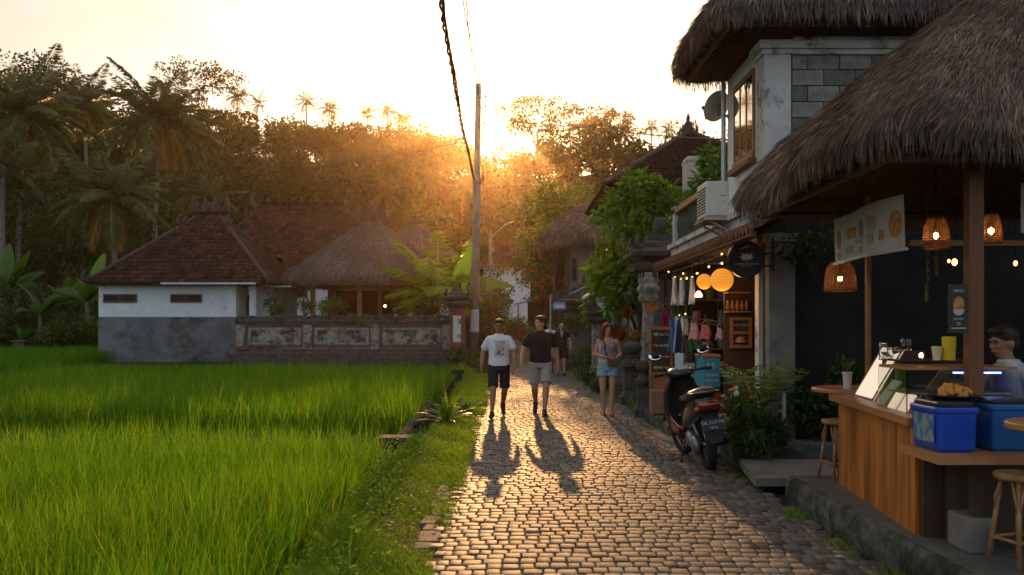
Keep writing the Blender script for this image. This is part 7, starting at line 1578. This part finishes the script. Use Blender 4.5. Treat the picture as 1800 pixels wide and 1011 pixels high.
    # leg shield, curved; red outer wings
    def shield(w0, w1, off, m, nm, x0=0.):
        g = G(); rr = []
        for (y, z, w) in ((.92, .30, .30), (.98, .45, .40), (.99, .62, .44), (.96, .80, .40), (.92, .95, .30), (.90, 1.0, .20)):
            P = []
            for k in range(9): u = -1+2*k/8; P.append((w/2*u*w1, y+off+.0+.10*(1-u*u)*1.0, z))
            Q = [(p[0]*.97, p[1]-.03, p[2]) for p in reversed(P)]; rr.append(P+Q)
        g.loft(rr); return g.build(nm, m, t, smooth=True)
    shield(0, 1., 0, M_splast, 'leg_shield'); shield(0, 1.08, .045, M_sred, 'front_fairing')
    for s in (1, -1):
        g = G(); g.loft([sec(.50, .42, .05, .05, x=s*.13), sec(.65, .40, .05, .10, x=s*.15), sec(.85, .42, .05, .16, x=s*.17), sec(.98, .50, .04, .20, x=s*.18)]); g.build('side_panel', M_sred, t, smooth=True)
    M = Matrix.Rotation(steer, 3, 'Z'); pv = Vector((0, .95, 0)); S_ = lambda v: pv+M@(Vector(v)-pv)
    g = G(); g.tube([S_((-.06, wb, r)), S_((-.06, wb-.10, .60)), S_((-.05, wb-.16, .75))], .022, 8); g.tube([S_((.06, wb, r)), S_((.06, wb-.10, .60)), S_((.05, wb-.16, .75))], .022, 8); g.build('fork', M_alu, t, smooth=True)
    g = G(); rr = []
    for k in range(9): a = R(20+k*15); rr.append([S_((q, wb+(r+.025+h_)*math.cos(a), r+(r+.025+h_)*math.sin(a))) for q, h_ in ((-.06, -.03), (-.055, .01), (0, .025), (.055, .01), (.06, -.03), (.045, -.01), (0, .012), (-.045, -.01))])
    g.loft(rr); g.build('front_fender', M_sblack, t, smooth=True)
    g = G(); g.loft([[S_(p) for p in sec(.80, 1.02, .14, .07)], [S_(p) for p in sec(.86, 1.03, .30, .12)], [S_(p) for p in sec(.95, 1.03, .34, .15)], [S_(p) for p in sec(1.05, .99, .24, .16)], [S_(p) for p in sec(1.10, .97, .14, .10)]]); cw = g.build('handlebar_cowl', M_sblack, t, smooth=True)
    g = G(); g.obox(S_((0, .845, 1.09)), (.15, .09, .015), M@Matrix.Rotation(R(25), 3, 'X')); g.build('instrument', mat('instrument_glass', (.25, .28, .3), rough=.15), cw)
    for s in (1, -1):
        g = G(); g.tube([S_((s*.12, .92, 1.03)), S_((s*.24, .88, 1.045)), S_((s*.29, .85, 1.045))], .014, 8); g.build('handlebar', M_splast, t, smooth=True)
        g = G(); g.tube([S_((s*.25, .875, 1.045)), S_((s*.37, .81, 1.04))], .019, 10); g.build('grip', M_rubber, t, smooth=True); g = G(); g.tube([S_((s*.22, .95, 1.03)), S_((s*.36, .89, 1.03))], .007, 6); g.build('brake_lever', M_alu, t)
        g = G(); mc = S_((s*.315, .88, 1.27)); g.tube([S_((s*.19, .90, 1.05)), S_((s*.22, .90, 1.16)), mc+Vector((0, .015, -.03))], .0075, 6)
        g.ell(mc+Vector((0, .012, 0)), (.083, .022, .055), 16, 10, Matrix.Rotation(R(-s*10), 3, 'Y')); mo = g.build('mirror', M_splast, t, smooth=True); g = G(); g.ell(mc-Vector((0, .004, 0)), (.075, .006, .048), 16, 8, Matrix.Rotation(R(-s*10), 3, 'Y')@Matrix.Rotation(R(-16), 3, 'X')); g.build('mirror_glass', M_mirror, mo, smooth=True)
    g = G(); g.tube([(-.10, .62, .28), (-.22, .52, .02)], .012, 6); g.obox((-.225, .515, .012), (.05, .04, .008)); g.build('side_stand', M_splast, t)
    t.location = loc; t.rotation_euler = (0, lean, rz); return t
sc0 = scooter('black and red scooter parked on its side stand in front of the shop', (2.18, 10.0, .012), R(1.5), lean=R(-8), steer=R(12))
o = copy_tree(sc0, (-.75, 60, .27), R(200), label='parked scooter far up the lane on the left'); o = copy_tree(sc0, (1.55, 57, .25), R(160), label='parked scooter far up the lane by the crotons on the right')

# ================================================================ utility poles and wires
M_pole = mat('concrete_pole', (.30, .27, .23), (.22, .20, .17), scale=5, rough=.9, bump=.006, bscale=30, stain=((.12, .11, .09), 2., .5, .7)); M_wire = mat('cable_black', (.03, .022, .018), rough=.6)
pb, pt_ = Vector((xs(833, 37.6), 37.6, -.1)), Vector((xs(841, 37.6), 37.6, zs(147, 37.6)))
t = thing('utility_pole', 'tall round concrete utility pole with a paper notice', 'utility pole', pb); g = G(); g.tube([pb, pt_], [.195, .115], 16); g.build('pole', M_pole, t, smooth=True)
pz = lambda z: pb.lerp(pt_, (z-pb.z)/(pt_.z-pb.z)); rz_ = lambda z: lerp(.195, .115, (z-pb.z)/(pt_.z-pb.z))
g = G(); n = 16
for (z0, z1) in ((1.32, 2.25),):
    P = [[pz(z)+Vector(((rz_(z)+.004)*math.cos(a), (rz_(z)+.004)*math.sin(a), 0)) for a in [R(188+164*k/n) for k in range(n+1)]] for z in (z0, z1)]; g.loft(P, caps=False, closed=False)
g.build('notice', mat('paper_notice', (.58, .56, .54), (.30, .30, .30), scale=14, rough=.8, contrast=(.5, .62)), t)
for z in (7.6, 9.9, 10.6, 11.0): g = G(); p = pz(z); g.tube([p+Vector((.0, -.02, 0)), p+Vector((.30, -.05, 0))], .02, 6); g.ell(p+Vector((.30, -.05, .05)), (.045, .045, .07), 8, 6); g.build('insulator', M_stone, t, smooth=True)
g = G(); z = 7.5; p = pz(z); g.tube([p+Vector(((rz_(z)+.015)*math.cos(a), (rz_(z)+.015)*math.sin(a), .06*math.sin(a*2))) for a in [2*math.pi*k/16 for k in range(17)]], .03, 6, caps=False); g.ell(p+Vector((.24, -.08, .1)), (.08, .07, .22), 8, 6); g.build('cable_clamp', M_stone, t, smooth=True)
def wire(pts, r, label, twist=0, sag=0., n=40, name='overhead_cable'):
    P = [Vector(p) for p in pts]; segs = []
    for i in range(len(P)-1):
        for k in range(n): u = k/n; segs.append(P[i].lerp(P[i+1], u)-Vector((0, 0, sag*4*u*(1-u))))
    segs.append(P[-1]); g = G()
    if not twist: g.tube(segs, r, 5)
    else:
        for s in range(twist):
            Q = []
            for i, p in enumerate(segs): a = i*.42+2*math.pi*s/twist+.5*math.sin(i*.23+s); q = .026+.014*math.sin(i*.31+s*2); Q.append(p+Vector((q*math.cos(a), 0, q*math.sin(a))))
            g.tube(Q, r, 5)
    return tag(g.build(name, M_wire, loc=P[0]), label, 'cable')
wire([pz(7.6)+Vector((-.1, -.2, 0)), (-1.13, 20, 6.15), (-.94, 12, 5.95), (-.72, 2, 6.6), (-.6, -8, 7.8)], .019, 'thick twisted cable bundle running from the pole over the lane towards the camera', twist=3, sag=.05, n=70)
wire([pz(10.9)+Vector((.05, -.2, 0)), (-.86, 16, 7.4), (-.70, 11, 7.2), (-.5, -8, 9)], .012, 'thin second cable above the twisted bundle', twist=2)
wire([pz(9.3), (xs(500, 39), 39, zs(300, 39)), (xs(180, 41), 41, zs(336, 41)), (-34, 44, 7.3)], .016, 'single wire running left from the pole over the tiled houses', sag=.1)
wire([pz(10.2)+Vector((.25, 0, 0)), (xs(1060, 25), 25, zs(226, 25)), (xs(1300, 13.9), 13.9, zs(246, 13.9))], .013, 'wire crossing right from the pole top to the upper white house', sag=.05)
wire([pz(7.2)+Vector((.25, 0, 0)), (xs(925, 46), 46, zs(420, 46)), (xs(962, 50), 50, zs(432, 50))], .014, 'lower wire dropping right from the pole to the thatched house', sag=.2)
wire([pz(7.3)+Vector((.3, 0, 0)), (xs(1000, 40), 40, zs(352, 40)), (xs(1075, 30), 30, zs(372, 30))], .012, 'service wire from the pole to the house behind the lush tree', sag=.3)
wire([pz(7.5)+Vector((.25, 0, 0)), (xs(905, 48), 48, zs(372, 48)), (xs(958, 58), 58, zs(400, 58))], .012, 'slack wire from the cable clamp to the spreading tree', sag=.3)
wire([pz(6.9)+Vector((.3, 0, 0)), (x_:=xs(862, 60), 60, zs(412, 60))], .014, 'wire from the pole to the far street lamp pole', sag=.3)
for k, (dx, z0, z1) in enumerate(((.26, 3.2, 10.5), (.42, 2.6, 9.0), (.34, 4.0, 7.4))):
    wire([pz(z1)+Vector((dx*.8, -.02, 0)), pz((z0+z1)/2)+Vector((dx+.08*math.sin(k*2), -.03, 0)), pz(z0)+Vector((dx*.9, 0, 0))], .016, ('ragged hanging cable closest to the right side of the pole', 'longest hanging cable at the right of the pole', 'short middle hanging cable right of the pole')[k], name='hanging_cable')
x2 = xs(862, 60); t = thing('street_lamp', 'far pole with a street lamp arm reaching right', 'street lamp', (x2, 60, .2)); g = G(); g.tube([(x2, 60, 0), (x2, 60, zs(405, 60))], [.14, .10], 10); g.build('pole', M_pole, t, smooth=True)
g = G(); e = at(890, 394, 60); g.tube([(x2, 60, zs(418, 60)), (x2+.4, 60, zs(408, 60)), e], .03, 6); g.build('arm', M_steel, t); g = G(); g.ell(e+Vector((.12, 0, .04)), (.34, .12, .07), 12, 6, Matrix.Rotation(R(-22), 3, 'Y')); g.build('lamp_head', M_steel, t, smooth=True)
for z in (5.6, 6.6): g = G(); g.rbox((x2+.12, 59.9, z), (.2, .2, .35), .03); g.build('junction_box', M_carved, t)

# ================================================================ ditch, culvert and verge plants
g = G(); yc = 13.35; x0, x1 = xd(yc)-.25, xd(yc)+.72
g.rbox(((x0+x1)/2, yc, -.07), (x1-x0, .42, .09), .03); t = thing('culvert', 'small mossy concrete culvert slab across the ditch', 'culvert', ((x0+x1)/2, yc, -.6)); g.build('slab', M_moss, t); g = G()
for x in (x0+.08, (x0+x1)/2, x1-.08): g = G(); g.box(x-.05, x+.05, yc-.19, yc+.2, -.62, -.115); g.build('pier', M_stone, t)
g = G(); g.box(x0+.1, x1-.1, yc+.1, yc+.15, -.62, -.12); g.build('shade_backing', M_black, t)  # black sheet stands for the shade inside the culvert openings
M_ditch = mat('ditch_stone', (.17, .12, .09), (.08, .06, .045), scale=6, rough=.95, bump=.02, bscale=20, attr=True)
for s_ in (0, 1):
    B = Bag()
    for k in range(60):
        y = 13.7+k*.11+rnd.uniform(-.03, .03); x = xd(y)+(.06 if s_ == 0 else .49)+rnd.uniform(-.03, .03); g = G()
        g.ell((x, y, -.12-.17*(k % 2)+rnd.uniform(-.03, .03)), (.09, .09, .09), 8, 6, Matrix.Rotation(rnd.random(), 3, 'Z'), c=(rnd.uniform(.6, 1.2),)*3); B.addG(g)
    tag(B.build('ditch_lining', M_ditch), ('rough stone lining on the rice side of the open ditch', 'rough stone lining on the lane side of the open ditch')[s_], 'ditch wall')
p = (xs(786, 15.4), 15.4, -.05); spiky('agave_like_plant', p, 34, .62, .035, 101, 'bright yellow green rosette plant growing by the ditch', 'plant', C=(2.3, 1.7, .7), el=(15, 85), droop=50)
p = (xs(815, 17), 17, -.05); spiky('rosette_plant', p, 22, .42, .04, 102, 'smaller green rosette plant just behind the yellow one', 'plant', C=(1.2, 1.2, .8), el=(20, 80), droop=60)
shrub('shrub', (xs(845, 30), 30, 0), .55, 900, .09, 103, 'low weedy shrub on the verge before the pole', nclump=8)
shrub('shrub', (xs(812, 34.5), 34.5, -.1), .7, 1100, .11, 104, 'dark weedy shrub at the foot of the gate pillar', nclump=9, base=.8)
shrub('shrub', (xs(860, 36.5), 36.5, 0), .6, 1000, .10, 105, 'green shrub at the foot of the utility pole', nclump=9)
for k in range(7): g = G(); g.rbox((xs(800+6*k, 36.6-.1*k), 36.5-.12*k, .05+.10*(k % 3)), (.42, .4, .34), .08, Matrix.Rotation(k, 3, 'Z')@Matrix.Rotation(.2*math.sin(k), 3, 'X')); tag(g.build('boulder', M_stone, loc=(xs(800+6*k, 36.5), 36.5, 0)), 'rough dark stone among those piled at the gate pillar foot', 'stone', 'stones at the foot of the gate pillar')

# palms, bananas and shrubs round the pavilion wall
rng = np.random.default_rng(110); bx_, by_ = xs(770, 39.6), 39.6; t = thing('areca_palm', 'areca palm with yellow green feather fronds behind the garden wall', 'palm tree', (bx_, by_, 0)); g = G(); g.tube([(bx_, by_, -.2), (bx_, by_, 1.6), (bx_+.03, by_, 2.9)], [.13, .10, .09], 9); g.build('trunk', mat('green_trunk', (.16, .20, .06), (.22, .20, .10), scale=4, rough=.6), t, smooth=True); B = Bag()
for (az, el, l, dr) in ((178, 70, 3.5, 48), (175, 50, 3.0, 55), (6, 76, 3.6, 45), (10, 60, 2.6, 95), (95, 85, 3.2, 30), (185, 30, 2.4, 70), (200, 12, 2.0, 60), (-15, 30, 2.2, 80), (260, 70, 2.6, 70), (280, 40, 2.0, 80), (170, -5, 1.9, 40), (0, -8, 1.8, 40)): palm_frond(B, (bx_, by_, 2.8), R(az), R(el), l, R(dr), 46, .95, C=(2.4, 2.6, .6), w=.14, stiff=.9)
B.build('crown', M_frond, t)
banana((xs(797, 41.5), 41.5, 0), 2.6, 5, 2.0, 111, 'banana plant behind the pole with one upright and one arching leaf', specs=[(12, 78, 3.1, 12, (1.9, 1.8, .9), 75), (2, 48, 3.2, 85, (1.3, 1.5, 1.0), 55), (185, 40, 1.8, 90, (1, 1, 1), -50)])
def sh(px, py_base, Y, r, n, L_, seed, label, z=None, **kw): return shrub(kw.pop('name', 'shrub'), (xs(px, Y), Y, (zs(py_base, Y) if z is None else z)), r, n, L_, seed, label, **kw)
sh(592, 560, 38.3, .85, 900, .13, 112, 'leafy shrub spilling over the wall coping under the pavilion', y=.15, tall=.8); sh(628, 575, 38.1, .5, 600, .11, 113, 'small bright shrub hanging over the wall right of the larger one', y=.1); sh(478, 556, 38.6, .62, 700, .12, 114, 'shrub on the wall beside the white porch', y=.1)
sh(536, 556, 38.8, .5, 400, .12, 115, 'potted dark shrub on the wall between the two larger ones', base=.8); sh(748, 560, 38.9, .6, 700, .12, 116, 'dark shrub at the foot of the areca palm', base=.9); sh(700, 558, 39, .4, 300, .1, 127, 'little shrub on the wall below the right pavilion post')
spiky('cordyline', (xs(762, 38.8), 38.8, 2.0), 16, .7, .06, 117, 'orange red cordyline on the wall beside the areca palm', 'plant', C=(3.2, .45, .5), el=(30, 85))
shf = dict(nclump=14)
sh(842, 640, 42, 1.5, 2600, .14, 118, 'large leafy shrub behind the utility pole', z=.5, tall=1.1, flowers=(8, .13, [(.5, .02, .01)]), **shf)
sh(866, 640, 45, 1.5, 2600, .14, 119, 'flowering hibiscus shrub right of the utility pole', z=.6, tall=1.1, flowers=(10, .15, [(.55, .02, .015), (.5, .1, .02)]), y=.05, **shf)
sh(880, 640, 52, 1.4, 2000, .16, 120, 'shrub with pink blooms further up on the left', z=.6, tall=1., flowers=(14, .16, [(.5, .06, .16)]), **shf); sh(862, 640, 40.5, .7, 900, .1, 128, 'low green shrub beside the pole at the lane edge', z=.0)
sh(800, 620, 43.5, 1.3, 2000, .14, 121, 'dark shrub behind the gate pillar', z=1., tall=1.0, base=.8, **shf)
on_slope(bt, 852, 448, 62, name='small_tree', spread=2.0, nclump=26, nleaf=90, L_=.24, seed=122, mat_=M_leaf, r0=.12, label='small tree behind the banana leaf at the lane end')
bt(H=10.3, loc=(xs(985, 55), 55, .2), name='spreading_tree', spread=2.9, nclump=64, nleaf=150, L_=.26, seed=123, mat_=M_leaf, r0=.24, y=.25, base=1.15, rad=.8, label='dense leafy tree standing over the lane beyond the thatched house')
sh(950, 560, 50, 1.3, 1600, .15, 124, 'bougainvillea with red orange flowers hanging over the lane', z=2.6, tall=.9, flowers=(46, .13, [(.7, .05, .02), (.75, .12, .02), (.6, .03, .08)]), **shf)
sh(940, 600, 46, .8, 900, .14, 125, 'croton with yellow leaves at the right of the lane end', z=.3, C=(2.4, 1.5, .6)); sh(955, 600, 42, .9, 1300, .13, 126, 'dark bush at the right of the lane behind the couple', z=.1, tall=1.2, base=.8)
sh(985, 600, 38, .9, 1300, .12, 129, 'climbing bush beneath the blue sign', z=.1, tall=1.3, base=.9); sh(915, 600, 66, 1.2, 900, .2, 130, 'bush at the far end of the lane on the right', z=.5)

# right side greenery
M_lush = mat('lush_leaf', (.085, .17, .022), rough=.4, spec=.4, attr=True, trans=.45, tcol=(1.5, 1.5, .4))
bt(H=5.0, loc=(3.05, 21.3, 0), name='lush_tree', spread=1.35, nclump=60, nleaf=110, L_=.28, seed=131, shape='column', zmin=.45, mat_=M_lush, r0=.10, rad=.42, droop=.35, wr=.42, y=.1, fork=.3, label='lush tree with large drooping bright leaves by the dark carved pillar')
bt(H=3.9, loc=(2.9, 26.0, 0), name='lush_tree', spread=.75, nclump=30, nleaf=90, L_=.24, seed=132, shape='column', zmin=.5, mat_=M_lush, r0=.07, rad=.36, droop=.35, wr=.42, fork=.3, label='lower bright leaved tree behind the round warung sign')
bt(H=4.5, loc=(3.75, 19.4, 0), name='lush_tree', spread=.7, nclump=18, nleaf=60, L_=.24, seed=133, shape='column', zmin=.5, mat_=M_lush, r0=.07, rad=.36, droop=.8, wr=.4, fork=.4, label='slender leafy tree between the carved pillar and the balcony')
sh(1256, 300, 16.0, .42, 420, .17, 134, 'potted tree top on the balcony beside the satellite dish', z=3.95, m=M_lush, tall=1.2, droop=.3); sh(1232, 330, 16.3, .3, 260, .13, 135, 'smaller potted plant on the balcony behind the handrail', z=3.7, m=M_lush)
for o_ in (): pass
g = G(); g.lathe((xs(1256, 16.0), 16.0, 3.06), [(.12, 0), (.18, .3), (.19, .34), (.16, .34)], 14); g.tube([(xs(1256, 16), 16, 3.3), (xs(1256, 16), 16, 4.1)], .03, 6); tag(g.build('plant_pot', M_brick, loc=(xs(1256, 16), 16, 3.06)), 'terracotta pot standing on the balcony floor', 'pot')
sh(1048, 640, 25.5, .42, 1200, .10, 136, 'tall ivy clad bush left of the woman', z=.1, tall=1.9, nclump=16, y=.05); sh(1034, 640, 27.5, .4, 900, .10, 137, 'bush against the pale pillar beyond the woman', z=.1, tall=1.6, nclump=14); sh(1080, 640, 22.6, .38, 900, .09, 138, 'small leaved bush behind the woman', z=.1, tall=1.7, nclump=14)
sh(1050, 680, 21.3, .36, 700, .08, 139, 'low clipped bush at the wall foot left of the woman', z=.0); sh(1095, 690, 18.9, .3, 500, .07, 140, 'low plant at the foot of the stone pedestal', z=.0); sh(1032, 665, 24, .4, 700, .08, 141, 'low bush at the lane edge beyond the woman', z=.0)
sh(1012, 600, 30.6, .5, 900, .1, 143, 'green bush beside the blue sign pillar', z=1.3)
spiky('cordyline', (xs(1093, 19.6), 19.6, 1.25), 26, .42, .045, 144, 'red cordyline on the stone pedestal behind the woman', 'plant', C=(3.6, .35, .4), el=(5, 85)); spiky('cordyline', (xs(1104, 19.2), 19.2, 1.75), 20, .36, .04, 145, 'upper dark red cordyline against the carved pillar', 'plant', C=(2.4, .35, .45), el=(10, 85)); spiky('cordyline', (xs(1116, 18.8), 18.8, 1.25), 18, .36, .04, 146, 'orange tinted cordyline right behind the tall pedestal', 'plant', C=(3.2, .9, .4), el=(5, 80))
g = G(); g.lathe((xs(1098, 19.4), 19.4, 0), [(.22, 0), (.24, .2), (.18, .3), (.16, 1.0), (.24, 1.12), (.24, 1.25), (.1, 1.26)], 8); g.lathe((xs(1104, 19.2), 19.25, 1.25), [(.03, 0), (.03, .5)], 6); tag(g.build('planter', M_stone, loc=(xs(1098, 19.4), 19.4, 0)), 'dark stone planter column holding the red cordylines', 'planter')
# pots by the column
def pot(x, y, z, r, h, m, label):
    g = G(); g.lathe((x, y, z), [(r*.7, 0), (r, h*.9), (r*1.08, h*.9), (r*1.08, h), (r*.9, h), (r*.85, h*.85), (.001, h*.84)], 18); return tag(g.build('plant_pot', m, loc=(x, y, z)), label, 'pot')
rng = np.random.default_rng(150); px_, py_ = xs(1338, 10.5), 10.5; t = thing('potted_palm', 'potted palm with broad bright fronds in front of the grey column', 'palm', (px_, py_, .42)); B = Bag()
for k in range(13): palm_frond(B, (px_+rnd.uniform(-.03, .03), py_, .62), R(k*137+150), R(rnd.uniform(58, 86)), rnd.uniform(.55, .85), R(rnd.uniform(35, 75)), 13, .26, C=(1.3, 1.5, .8), w=.16, stiff=1.)
B.build('fronds', M_frond, t); g = G(); g.lathe((px_, py_, .42), [(.09, 0), (.13, .2), (.12, .22), (.01, .2)], 14); g.build('pot', M_stone, t)
shrub('potted_shrub', (xs(1308, 10.3), 10.3, .44), .27, 700, .09, 151, 'potted shrub with orange and pink flowers beside the palm', 'potted plant', nclump=12, flowers=(14, .045, [(.85, .25, .02), (.8, .3, .2), (.8, .7, .6)]), m=M_lush, tall=1.2, base=.8, droop=.5, wr=.3)
shrub('potted_shrub', (xs(1320, 10.0), 10.05, .20), .24, 600, .10, 152, 'low dark potted shrub hanging over the planter edge', 'potted plant', nclump=10, m=M_leaf, tall=.9, droop=1.0, wr=.3, base=.9); shrub('potted_shrub', (xs(1292, 10.8), 10.8, .28), .2, 400, .09, 153, 'small leafy pot plant left of the flowering shrub', 'potted plant', nclump=8, m=M_lush, droop=.6, wr=.3)
shrub('potted_shrub', (xs(1356, 10.2), 10.15, .30), .22, 450, .09, 154, 'dark leafy pot plant against the pale pipe', 'potted plant', nclump=8, droop=.5, wr=.35, base=.7)
pot(xs(1269, 11.3), 11.3, .25, .085, .24, mat('pale_bucket', (.42, .42, .42), (.34, .33, .32), scale=5, rough=.6), 'pale bucket behind the scooter seat'); pot(xs(1286, 10.9), 10.85, .25, .09, .17, M_brick, 'terracotta pot under the small leafy plant')
t = thing('carved_bird', 'small pale figure with an orange beak among the flowers', 'ornament', (xs(1296, 10.15), 10.12, .78)); x = xs(1293, 10.15); g = G(); g.ell((x, 10.12, .84), (.03, .03, .045), 10, 8); g.ell((x, 10.12, .90), (.022, .022, .024), 10, 8); g.build('figure', M_white_t, t, smooth=True); g = G(); g.tube([(x-.01, 10.10, .90), (x-.07, 10.08, .885), (x-.10, 10.08, .88)], [.016, .014, .004], 7); g.build('beak', mat('orange_beak', (.8, .28, .02), rough=.5), t, smooth=True)
# creepers on the dark wall
for (px, py, Y, r, sd, lb) in ((1455, 770, 10.9, .34, 160, 'dim creeper at the foot of the dark wall near the stool'), (1420, 740, 11.0, .34, 161, 'dim creeper right of the pale pipe'), (1475, 700, 11.0, .35, 162, 'dim foliage behind the little round table'), (1432, 470, 10.9, .42, 163, 'dark fern hanging on the dark wall under the eaves')):
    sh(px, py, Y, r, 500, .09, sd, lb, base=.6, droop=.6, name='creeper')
g = G(); g.rbox((3.75, 10.85, .12), (.75, .35, .2), .03); tag(g.build('stone_trough', mat('bluish_stone', (.12, .15, .15), (.07, .08, .08), scale=6, rough=.9), loc=(3.75, 10.85, .02)), 'bluish stone trough at the foot of the dark wall', 'trough')
# bits and pieces
t = thing('litter', 'scrap of blue and white paper on the paving', 'litter', (2.23, 6.2, .03)); g = G(); g.obox((2.23, 6.2, .028), (.05, .035, .006), Matrix.Rotation(.5, 3, 'Z')); g.build('scrap', M_paper, t)
B = Bag(); rng = np.random.default_rng(170); n = 130; P = np.stack([rng.uniform(-.5, 2.4, n), rng.uniform(4, 16, n)**1.0, np.full(n, .045)], 1); P = P[(P[:, 0] > 1.9) | (P[:, 0] < -.2) | (rng.random(n) < .3)]; n = len(P)
V, F = leaf_arr(P, np.c_[rng.normal(size=(n, 2)), np.full(n, .05)], .05*rng.uniform(.6, 1.3, n), .02, up=np.tile([0, 0, 1.], (n, 1))); B.add(V, F, np.repeat(np.array([[.35, .17, .05]])*rng.uniform(.4, 1.4, (n, 1)), 4, 0)); tag(B.build('fallen_leaves', M_petal), 'dry fallen leaves scattered over the setts', 'fallen leaves', kind='stuff')
g = G(); x = xs(38, 43.5); t = thing('shrine_stone', 'small grey stone shrine block in the far rice plot', 'stone', (x+.1, 43.4, -.3)); g.rbox((x, 43.4, .25), (.5, .45, 1.1), .05); g.build('block', M_stone, t); g = G(); g.rbox((x, 43.4, .84), (.64, .58, .12), .04); g.build('cap', M_stone, t)
